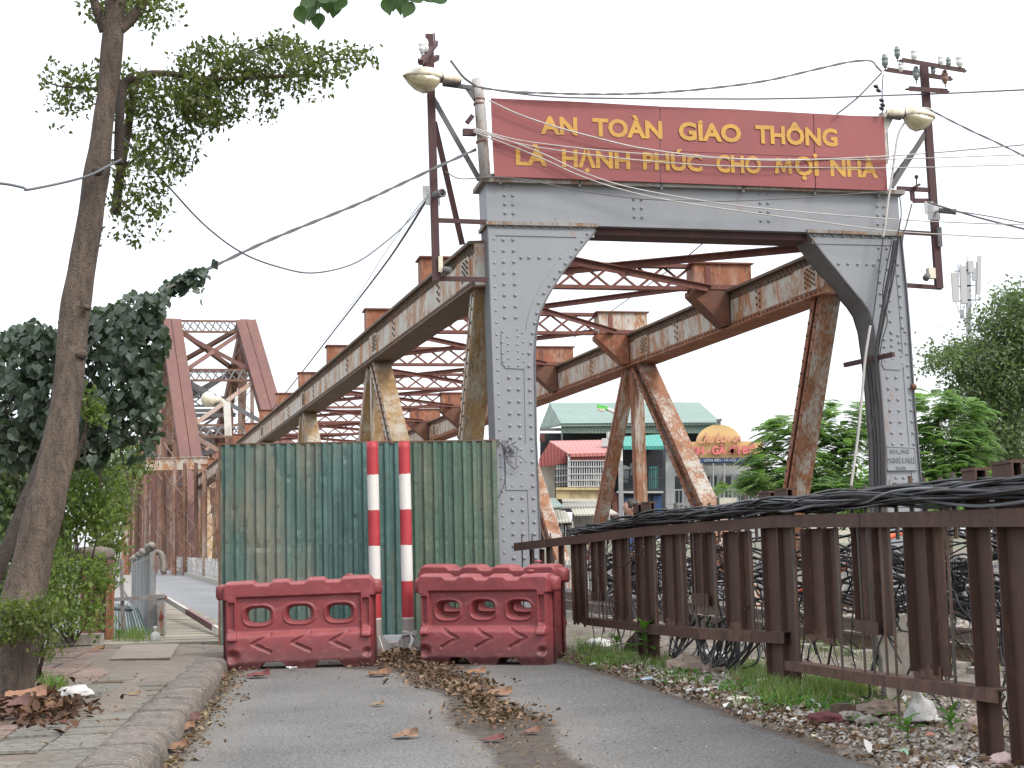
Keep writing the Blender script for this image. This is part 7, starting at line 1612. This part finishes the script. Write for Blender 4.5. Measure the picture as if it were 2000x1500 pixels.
# ================================================================== LEFT EDGE STRUCTURES
gp = thing('gate_frame', 'rusty pale grey angle iron gate frame at the start of the bridge walkway', 'gate', tuple(G(318,1250,.12)))
def gpb(name, mat, a, c, w, h, d=22.6): b = MB(); b.bar(P(*a,d), P(*c,d), w, h, (1,0,0)); b.build(name, M[mat], gp)
M['gatepaint'] = rusty('peeling_grey_gate_paint', (.27,.28,.29), amount=.3, scale=5)
gpb('gate_post','gatepaint',(316,1252),(315,1168),.11,.11); gpb('gate_post','gatepaint',(241,1250),(237,1092),.05,.05); b = MB(); b.bar(P(212,1172,22.55), P(322,1164,22.55), .05, .06, (0,1,0)); b.build('gate_rail', M['gatepaint'], gp)
b = MB(); b.obox(P(288,1250,22.75), (.16,0,0), (0,.03,0), (0,0,.68)); b.build('kick_plate', M['greysheet'], gp); b = MB(); b.obox(P(317,1170,22.58)+Vector((-.06,-.02,0)), (.12,0,0), (0,.1,0), (0,0,.05)); b.build('post_cap', M['rust'], gp)
b = MB(); b.tube([P(222,1200,22.4), P(250,1245,22.4)], .008, 4); b.tube([P(250,1178,22.4), P(228,1240,22.4)], .006, 4); b.build('bracing_wire', M['rod'], gp)
# red paint marks on the post
for y in (1205,1244): b = MB(); c = P(316, y, 22.52); b.prism([(-.045,-.02),(.045,-.02),(.03,.02),(0,.05),(-.04,.01)], c, (1,0,0), Z, (0,1,0), -.004, .0); b.build('paint_mark', M['plastic'], gp)
cf = thing('corrugated_fence', 'weathered grey corrugated metal fence along the left side of the walkway', 'fence', tuple(G(315,1250,.1)))
a = Vector((-6.0,23.0,0)); c = Vector((-10.2,37,0)); L = (c-a).length; d = (c-a).normalized(); nn = Vector((d.y,-d.x,0))
for s_ in range(10):
    n = 70; b = MB(); vs_ = []
    for i in range(n+1):
        u = L*(s_+i/n*1.01)/10; q = a+d*u+nn*(.022*math.sin(u*2*math.pi/.11)); zt = 1.5-.28*u/L+.02*math.sin(u*3)
        vs_ += [q+Z*.1, q+Z*(.7), q+Z*zt]
    b.add(vs_, [(i*3+k, i*3+k+1, (i+1)*3+k+1, (i+1)*3+k) for i in range(n) for k in range(2)]); o = b.build('sheet', M['greysheet'], cf); md = o.modifiers.new('t','SOLIDIFY'); md.thickness = .003
b = MB(); b.bar(a+Z*1.42, c+Z*1.16, .05, .05, nn); b.bar(a+Z*1.5+nn*.03, c+Z*1.22+nn*.03, .08, .03, nn); b.build('top_rail', M['gatepaint'], cf); b = MB(); b.bar(a+Z*0, a+Z*1.5, .09, .09, nn); b.build('end_post', M['gatepaint'], cf)
b = MB(); b.tube(cat_curve([P(318,1118,22.9), P(319,1100,22.9), P(316,1084,22.95), P(308,1079,23.2), P(296,1083,24)], 6), .045, 12); top(b, 'drain_pipe', M['concrete'], 'grey pipe elbow at the near end of the corrugated fence top', 'pipe', smooth=True)
b = MB()
for k in range(22):
    f = k/21; q = a.lerp(c, f*.95)+Z*(1.54-.27*f+.03*random.random()+.03*math.sin(k)); b.lathe([(.01,-.08),(.05,-.05),(.07,.0),(.05,.06),(.01,.08)], q+Vector((random.uniform(-.03,.03),0,.03)), (-.3,1,random.uniform(-.4,.4)), 8)
for k in range(5): b.tube([a.lerp(c, i/12)+Z*(1.53-.28*i/12+.03*math.sin(i*1.7+k))+nn*(.02*k-.04) for i in range(13)], .014, 5)
top(b, 'wrapped_cables', M['concrete'], 'lumpy wrapped cables lying along the top of the grey corrugated fence', 'cables', smooth=True)
# fallen green sheets behind the gate
fs = thing('fallen_sheet', 'faded green corrugated sheet lying slanted behind the gate frame', 'metal sheet', tuple(P(245,1235,24)))
b = MB(); q0, q1, q2, q3 = P(208,1246,23.2), P(292,1240,23.4), P(270,1188,27), P(214,1176,27); n = 40; vs_ = []
for i in range(n+1):
    for q in (q0.lerp(q1, i/n), q3.lerp(q2, i/n)): vs_.append(q+Z*(.02*math.sin(i*1.9)))
b.add(vs_, [(2*i, 2*i+1, 2*i+3, 2*i+2) for i in range(n)]); o = b.build('sheet', M['tealsheet'], fs); o.modifiers.new('t','SOLIDIFY').thickness = .01
b = MB(); b.obox(P(200,1190,23.5), (.42,.02,-.05), (0,.3,0), (0,0,.03)); top(b, 'dark_board', M['darkwall'], 'small dark board lying on the fallen green sheet', 'board')
# broken brick pillar
bp = thing('brick_pillar', 'broken old brick gate pillar with a stone cap behind the shrub', 'brick pillar', tuple(G(178,1252,.14)))
M['brick'] = plain('weathered_brick', (.24,.10,.07), .9, .35, 14, .6, dist=.01, dirt=(.09,.07,.06)); M['lichen'] = plain('lichened_cap_stone', (.20,.17,.14), .95, .35, 8, .8, dist=.02, dirt=(.08,.08,.06))
c0 = G(178,1252,.14); c0.y += .3; zt = P(178,1092,21).z; nC = int((zt-.14)/.078)
bmb = MB(); bmb.box(-.105,.105,-.055,.055,0,.065); bme = bmb.mesh('brick'); bme.materials.append(M['brick'])
b = MB(); b.box(c0.x-.205,c0.x+.205,c0.y-.16,c0.y+.16,.1,zt-.02); b.build('mortar_core', M['mortar'], bp)
for k in range(nC):
    for j in range(2):
        for s_ in (0, 1):
            if random.random() < .08 and k > 4: continue
            o = link_mesh('brick', bme, bp); off = .055*(k % 2)
            o.location = Vector((c0.x-.112+.222*j+random.uniform(-.006,.006), c0.y+(-.12 if s_ == 0 else .12)+random.uniform(-.008,.008), .145+k*.078))-ORG[bp.name]; o.rotation_euler = (random.gauss(0,.01), random.gauss(0,.01), random.gauss(0,.02))
b = MB()
vs_ = []; n = 16
for (z, r_) in ((-.03,.24),(.03,.30),(.10,.31),(.16,.26),(.19,.12)):
    for k in range(n): an = 2*math.pi*k/n; q = Vector((math.cos(an), math.sin(an), 0)); w = r_*(1+.22*mnoise.noise(q*1.5+Vector((0,0,z*5)))); vs_.append((c0.x-.08+q.x*w*1.25, c0.y+q.y*w*.8, zt+z))
b.add(vs_, [(i*n+k, i*n+(k+1)%n, (i+1)*n+(k+1)%n, (i+1)*n+k) for i in range(4) for k in range(n)]+[tuple(4*n+k for k in range(n)), tuple(range(n-1,-1,-1))]); b.build('cap_stone', M['lichen'], bp, True)
b = MB(); b.obox(G(206,1251,.14), (.10,0,0), (0,.1,0), (0,0,1.0)); top(b, 'rusty_post', M['rust'], 'rusty red iron post standing against the brick pillar', 'post')
# low wall stub left
b = MB(); b.obox(G(95,1262,.14), (.75,.02,0), (0,.25,0), (0,0,.16)); top(b, 'rubble_wall', M['concrete'], 'low dark stub of masonry under the bright shrub', 'wall')
# utility cover on the pavement
uc = thing('access_cover', 'flat brown metal sheet laid on the pavement before the gate', 'cover', tuple(G(275,1275,.17)))
q = [G(214,1287,.185), G(333,1284,.20), G(350,1257,.21), G(241,1259,.19)]; b = MB(); b.hexa([v-Z*.012 for v in q]+q); M['coverm'] = plain('brown_steel_cover', (.20,.165,.135), .7, .15, 4, .25, dirt=(.13,.11,.09)); b.build('plate', M['coverm'], uc)
b = MB()
for i in range(4): b.bar(q[i]-Z*.03+(q[(i+2)%4]-q[i])*.02, q[(i+1)%4]-Z*.03+(q[(i+3)%4]-q[(i+1)%4])*.02, .03, .04, Z)
b.build('frame', M['concrete'], uc)
# white jug beside the gate post
b = MB(); c = G(303,1254,.14); b.lathe([(.06,0),(.075,.02),(.075,.10),(.05,.14),(.02,.155),(.02,.185),(.035,.20),(.03,.23),(.005,.24)], c, n=14); top(b, 'white_jug', M['plasticbag'], 'small dirty white jug standing by the foot of the gate post', 'jug', smooth=True)
# ================================================================== LITTER
def crumple(px, py, z, r, lab, mat='plasticbag', name='plastic_bag', cat='bag', group=None, flat=.5, seed=0, knot=False):
    c = G(px, py, z); b = MB(); nu, nv = 26, 14; vs_ = []
    for j in range(nv+1):
        th = math.pi*j/nv
        for i in range(nu):
            ph = 2*math.pi*i/nu; v = Vector((math.sin(th)*math.cos(ph), math.sin(th)*math.sin(ph), math.cos(th))); k = 1+.35*mnoise.noise(v*2.2+Vector((seed,0,0)))+.16*abs(mnoise.noise(v*6+Vector((0,seed,0))))
            w = Vector((v.x*r*k, v.y*r*k*.8, max(-.1, v.z)*r*flat*k)); 
            if knot and v.z > .85: w.z += r*.45*(v.z-.85)/.15; w.x *= .7
            vs_.append(c+w+Z*.01)
    b.add(vs_, [(j*nu+i, j*nu+(i+1)%nu, (j+1)*nu+(i+1)%nu, (j+1)*nu+i) for j in range(nv) for i in range(nu)]); return top(b, name, M[mat], lab, cat, group, smooth=False if mat == 'stone' else True)
GB = 'discarded plastic bags'
M['bagpink'] = plain('pinkish_bag', (.58,.42,.38), .4, .15, 10, .6, dist=.015); M['paper'] = plain('scrap_paper', (.5,.47,.38), .8, .2, 9, .4); M['clothred'] = plain('dark_red_rag', (.10,.025,.03), .9, .3, 12, .6, dist=.015); M['woodend'] = plain('brown_wood', (.09,.055,.04), .9, .35, 12, .5); M['blueplastic'] = plain('pale_blue_plastic', (.35,.45,.55), .4, .1, 8, .2)
crumple(147,1358,.155,.17,'crumpled white plastic bag in the grass by the tree foot', group=GB, flat=.45, seed=1)
crumple(1800,1405,.07,.125,'knotted white plastic bag on the gravel behind the fence', group=GB, flat=1.0, seed=2, knot=True); crumple(1912,1425,.06,.10,'pinkish plastic bag beside the nearest fence post', 'bagpink', group=GB, flat=.8, seed=3)
crumple(1165,1262,.03,.20,'white plastic sheet crumpled under the far end of the fence', group=GB, flat=.45, seed=4); crumple(1445,1368,.03,.12,'flattened white and yellow packet at the road edge', 'paper', 'packet', 'packet', None, .2, 5)
crumple(1612,1408,.05,.14,'dark red rag on the gravel', 'clothred', 'rag', 'rag', None, .4, 6); crumple(1660,1405,.04,.11,'pale stone lying beside the dark red rag', 'concrete', 'pale_stone', 'stone', None, .5, 7); crumple(1695,1412,.04,.08,'small whitish stone right of the dark red rag', 'concrete', 'pale_stone', 'stone', None, .6, 8)
crumple(1345,1310,.03,.27,'large brown stone beneath the fence', 'stone', 'boulder', 'stone', None, .55, 9); crumple(1390,1312,.03,.14,'brown stone touching the large one beneath the fence', 'stone', 'boulder', 'stone', None, .6, 10); crumple(1955,1492,.03,.10,'pinkish tan stone at the foot of the nearest fence post', 'bagpink', 'boulder', 'stone', None, .55, 11)
crumple(1255,1270,.02,.22,'dark rubble stump at the foot of the third fence post', 'bark_dk', 'stump', 'stump', None, 1.1, 12); crumple(1720,1392,.06,.20,'broad sand coloured stone behind the dark red rag', 'stone', 'boulder', 'stone', None, .4, 17)
b = MB(); c = G(1638,1405,.04); b.obox(c, (.15,.03,0), (-.03,.14,0), (0,0,.10)); b.obox(c+Vector((.02,.02,.101)), (.1,.02,0), (-.02,.1,0), (0,0,.012)); top(b, 'wood_block', M['woodend'], 'small block of broken brown wood on the verge', 'wood block')
crumple(1390,1285,.05,.16,'pale bluish white bag beyond the fence rail', 'plasticbag', 'plastic_bag', 'bag', GB, .6, 14); crumple(1010+150,1300,.02,.05,'small white scrap at the right end of the barriers','plasticbag','paper_scrap','paper scrap', None, .5, 15)
for px_, py_, m_, lab, sx_, rot in ((1500,1332,'paper','pale folded paper at the foot of the second fence post',.13,.4),(1260,1330,'blueplastic','blue and white wrapper at the road edge',.09,.2),(1330,1335,'paper','long pale wrapper on the verge',.14,.6),(1365,1352,'plasticbag','thin white strip of rubbish at the asphalt edge',.12,.1),(570,1307,'plasticbag','white paper scrap on the road before the left barrier',.07,.1),(1480,1345,'plasticbag','white scrap beside the grass tuft',.06,.9)):
    c = G(px_, py_, .03 if px_ > 1000 else .02); b = MB(); n = 6; vs_ = []; ca, sa = math.cos(rot), math.sin(rot)
    for i in range(n+1):
        for j in range(3): x = (i/n-.5)*2*sx_; y = (j-1)*sx_*.4; z = .03*mnoise.noise(Vector((i*.8, j*.9, px_)))+.02+.012*(j == 2); vs_.append(c+Vector((x*ca-y*sa, x*sa+y*ca, z)))
    b.add(vs_, [(i*3+j, i*3+j+1, (i+1)*3+j+1, (i+1)*3+j) for i in range(n) for j in range(2)]); top(b, 'litter_scrap', M[m_], lab, 'litter', 'scraps of litter on the ground', smooth=True)
# many small pale scraps of rubbish
sc_v = []; pts_ = []
for _ in range(130):
    y = random.uniform(8.5,17.5); x = xr(y)+.05+abs(random.gauss(.25,.5)); pts_.append((x, y, zv(x,y)+.02))
t = NT('small_rubbish'); M['rubbish'] = t.fin(t.ramp(t.island(), [(0,(.6,.6,.58)),(.35,(.5,.47,.42)),(.55,(.62,.62,.6)),(.7,(.35,.42,.5)),(.8,(.5,.18,.12)),(.9,(.1,.3,.2)),(1,(.6,.55,.3))]), .5)
n = len(pts_); o = scatter('rubbish', T_CURL, pts_, rng.uniform(.03,.11,n), rot_mats(n,.35), M['rubbish']); prop(o, 'small scraps of pale paper and plastic scattered over the verge', 'rubbish', None, 'stuff')
M['litterleaf'] = leafmat('dry_leaf', [(.13,.075,.045),(.20,.13,.08),(.09,.055,.037),(.28,.20,.13),(.15,.085,.05),(.07,.045,.03),(.22,.15,.10)], .1, .7, .2)
M['litterlight'] = leafmat('pale_dry_leaf', [(.22,.165,.10),(.13,.09,.055),(.30,.24,.15),(.10,.065,.042),(.25,.165,.10),(.16,.12,.08)], .12, .7, .2)
M['darkleaf'] = leafmat('rotting_leaf', [(.06,.032,.022),(.12,.065,.04),(.04,.025,.02),(.18,.10,.06),(.09,.04,.028)], .08, .75, .2)
def litter(lab, pts_, size, mat='litterleaf', tilt=.5, tmpl=T_CURL, zr=.03):
    a = np.array(pts_); n = len(a); a[:,2] += rng.uniform(0, zr, n); o = scatter('leaf_litter', tmpl, a, rng.uniform(size*.45, size*1.25, n), rot_mats(n, tilt), M[mat]); prop(o, lab, 'leaf litter', 'drifts of dry leaves', 'stuff'); return o
def gz(px, py, z): p = G(px, py, z); return (p.x, p.y, p.z)
# drift in the middle of the road
pts_ = []
for _ in range(1900):
    y = 11.4+7.8*random.random()**.85; w = .17+.10*math.sin(y*2.2)+.07*(y-12)/4; x = xc(y)+random.gauss(0, w)*.85; pts_.append((x, y, .012))
litter('heap of brown dry leaves drifted along the middle of the road', pts_, .062, zr=.05)
pts_ = [(xc(y)+random.gauss(.05,.28), y, .012) for y in [random.uniform(8.6,13.5) for _ in range(420)]]; litter('thin scatter of leaf crumbs on the dirt strip of the road', pts_, .026, 'litterlight')
pts_ = [(random.uniform(-2.0,.4), random.gauss(18.3,.35), .012) for _ in range(620)]; litter('dry leaves gathered at the feet of the barriers', pts_, .055)
pts_ = [(random.uniform(-1.75,-1.0), random.gauss(19.1,.28), .02) for _ in range(260)]; litter('dry leaves around the bases of the striped posts', pts_, .085, zr=.06)
pts_ = []
for _ in range(620):
    y = random.uniform(8.8,18.6); pts_.append((xk(y)+.03+abs(random.gauss(0,.08+.07*abs(math.sin(y*1.9)))), y, .012))
litter('pale dry leaves lying in the gutter along the kerb', pts_, .05, 'litterlight', zr=.02)
pts_ = []
for _ in range(420):
    y = random.uniform(8.6,18); pts_.append((random.uniform(xk(y)+.2, xr(y)), y, .01))
litter('tiny leaf crumbs sprinkled over the asphalt', pts_, .022, 'litterlight', .25, zr=.004)
pts_ = [gz(random.gauss(60,55), random.gauss(1392,16), .165) for _ in range(520)]; litter('pile of large brown dead leaves at the foot of the leaning tree', pts_, .095, 'darkleaf', zr=.10)
pts_ = [gz(random.gauss(150,70), random.gauss(1370,30), .16) for _ in range(160)]; litter('scattered yellow leaf crumbs on the pavement', pts_, .04, 'litterlight', zr=.01)
pts_ = []
for _ in range(1700):
    y = random.uniform(8.4,19); x = xr(y)+abs(random.gauss(.05,.28)); pts_.append((x, y, zv(x,y)+.005))
litter('brown leaves and debris strewn along the verge at the road edge', pts_, .055, zr=.02)
pts_ = []
for _ in range(700):
    y = random.uniform(7,14); x = xr(y)+random.uniform(.2,2.0); pts_.append((x, y, zv(x,y)+.01))
litter('scattered pale dry leaves over the gravel by the fence', pts_, .06, 'litterlight')
# individual large fallen leaves
def bigleaf(px, py, z, L, rot, lab, col):
    c = G(px, py, z); m = 12; k = 7; vs_ = []; L *= 1.35
    for i in range(m+1):
        u = i/m; w = L*.34*math.sin(math.pi*min(1, u*.97+.02)**.85)**.8
        for j in range(k):
            s_ = (j/(k-1)-.5)*2; x = (u-.5)*L; y = s_*w; w *= 1+.28*mnoise.noise(Vector((u*7, px, 1+s_*2))); y = s_*w; zz = L*(.16*(s_*(1 if s_ > 0 else -.35))**2*(.4+u)+.10*max(0, mnoise.noise(Vector((u*3.1, s_*1.6, px*.37)))+.35)+.16*max(0,u-.62)**1.2*(1+s_)+.03*mnoise.noise(Vector((u*9, s_*5, px)))); vs_.append(c+Vector((x*math.cos(rot)-y*math.sin(rot), x*math.sin(rot)+y*math.cos(rot), zz+.006)))
    b = MB(); b.add(vs_, [(i*k+j, i*k+j+1, (i+1)*k+j+1, (i+1)*k+j) for i in range(m) for j in range(k-1)]); e = Vector((math.cos(rot), math.sin(rot), 0)); b.tube([c-e*L*.5+Z*.012, c-e*L*.72+Z*.006], .003, 4)
    nm = 'leaf_col_%d' % int(col[0]*1000); M.setdefault(nm, plain('fallen_leaf_%d' % int(col[0]*1000), tuple(q*.72 for q in col), .6, .3, 14, .3)); return top(b, 'fallen_leaf', M[nm], lab, 'leaf', 'large fallen leaves', smooth=True)
for a_ in ((505,1322,.01,.20,.2,'dark red fallen leaf on the road before the left barrier',(.16,.04,.035)),(742,1320,.01,.20,.4,'curled orange brown leaf on the road left of the leaf drift',(.22,.11,.055)),(975,1358,.01,.19,.1,'orange brown leaf right of the leaf drift',(.26,.14,.075)),(792,1440,.01,.15,-.2,'curled tan leaf lying alone on the near asphalt',(.25,.145,.08)),(738,1378,.01,.09,.1,'small tan leaf in the middle of the left lane',(.3,.2,.11)),
            (372,1410,.02,.16,1.0,'dark red curled leaf standing in the gutter',(.10,.035,.03)),(362,1425,.02,.14,.8,'orange brown leaf below the dark red one in the gutter',(.22,.115,.06)),(340,1465,.02,.15,.6,'red brown leaf nearest the camera in the gutter',(.22,.06,.04)),(430,1325,.02,.12,.9,'brown leaf at the far end of the gutter',(.2,.09,.06)),(192,1270,.165,.13,.3,'orange leaf on the pavement left of the metal cover',(.27,.13,.06)),(262,1358,.165,.09,.2,'salmon leaf on the middle of the pavement',(.30,.17,.12)),(965,1447,.01,.12,.0,'grey brown leaf on the dirt strip',(.16,.12,.09)),(1040,1432,.01,.1,.4,'small red twig leaf on the dirt strip',(.2,.07,.05)),(930,1315,.01,.16,.1,'reddish leaf under the front of the right barrier',(.27,.13,.09)),(50,1365,.26,.26,.15,'large pale brown dead leaf on top of the pile by the tree',(.33,.17,.10)),(20,1385,.24,.24,.5,'dark brown dead leaf at the left of the pile by the tree',(.13,.06,.045)),(95,1385,.22,.2,-.3,'mid brown leaf at the right of the pile by the tree',(.22,.11,.07))): bigleaf(*a_)
# gravel stones
t = NT('pebble'); r_ = t.island(); M['pebble'] = t.fin(t.mix(t.math('MULTIPLY', t.noise(20,4), .5), t.ramp(r_, [(0,(.20,.17,.14)),(.25,(.34,.31,.27)),(.5,(.46,.44,.40)),(.7,(.27,.2,.16)),(.85,(.58,.56,.52)),(1,(.16,.13,.11))]), (.2,.16,.12)), .9)
oc = np.array([(1,0,0),(-1,0,0),(0,1,0),(0,-1,0),(0,0,1),(0,0,-1),(.62,.62,.3),(-.62,.62,.3),(-.62,-.62,.3),(.62,-.62,.3)])
T_ST = (oc*np.array([.5,.4,.3]), [(0,6,4),(6,2,4),(2,7,4),(7,1,4),(1,8,4),(8,3,4),(3,9,4),(9,0,4),(0,2,6),(2,1,7),(1,3,8),(3,0,9)])
pts_ = []
for _ in range(8000):
    y = 7+10*random.random()**1.4; x = xr(y)+.12+abs(random.gauss(.6,.95)) if random.random() < .8 else xr(y)+.1+random.random()*.6; pts_.append((x, y, zv(x,y)))
n = len(pts_); o = scatter('gravel', T_ST, pts_, rng.uniform(.02,.085,n)*rng.uniform(.6,1.1,n), rot_mats(n,.5), M['pebble']); prop(o, 'loose pale pebbles and broken stone on the verge round the fence', 'gravel', None, 'stuff')
pts_ = []
for _ in range(7000):
    y = 12+16*random.random(); x = xR(y)-random.uniform(-5.5, 2.6); 
    if x > xr(y)+.5: pts_.append((x, y, zv(x,y) if y < 26.5 else .05))
n = len(pts_); o = scatter('ballast', T_ST, pts_, rng.uniform(.05,.12,n), rot_mats(n,.5), M['pebble']); prop(o, 'pale broken stone ballast between and beside the rails', 'ballast', None, 'stuff')
pts_ = []
for _ in range(260):
    y = random.uniform(8.5,18); pts_.append((random.uniform(xk(y), xr(y)+.1), y, .004))
n = len(pts_); o = scatter('grit', T_ST, pts_, rng.uniform(.008,.02,n), rot_mats(n,.4), M['pebble']); prop(o, 'loose grit sprinkled over the asphalt', 'grit', None, 'stuff')
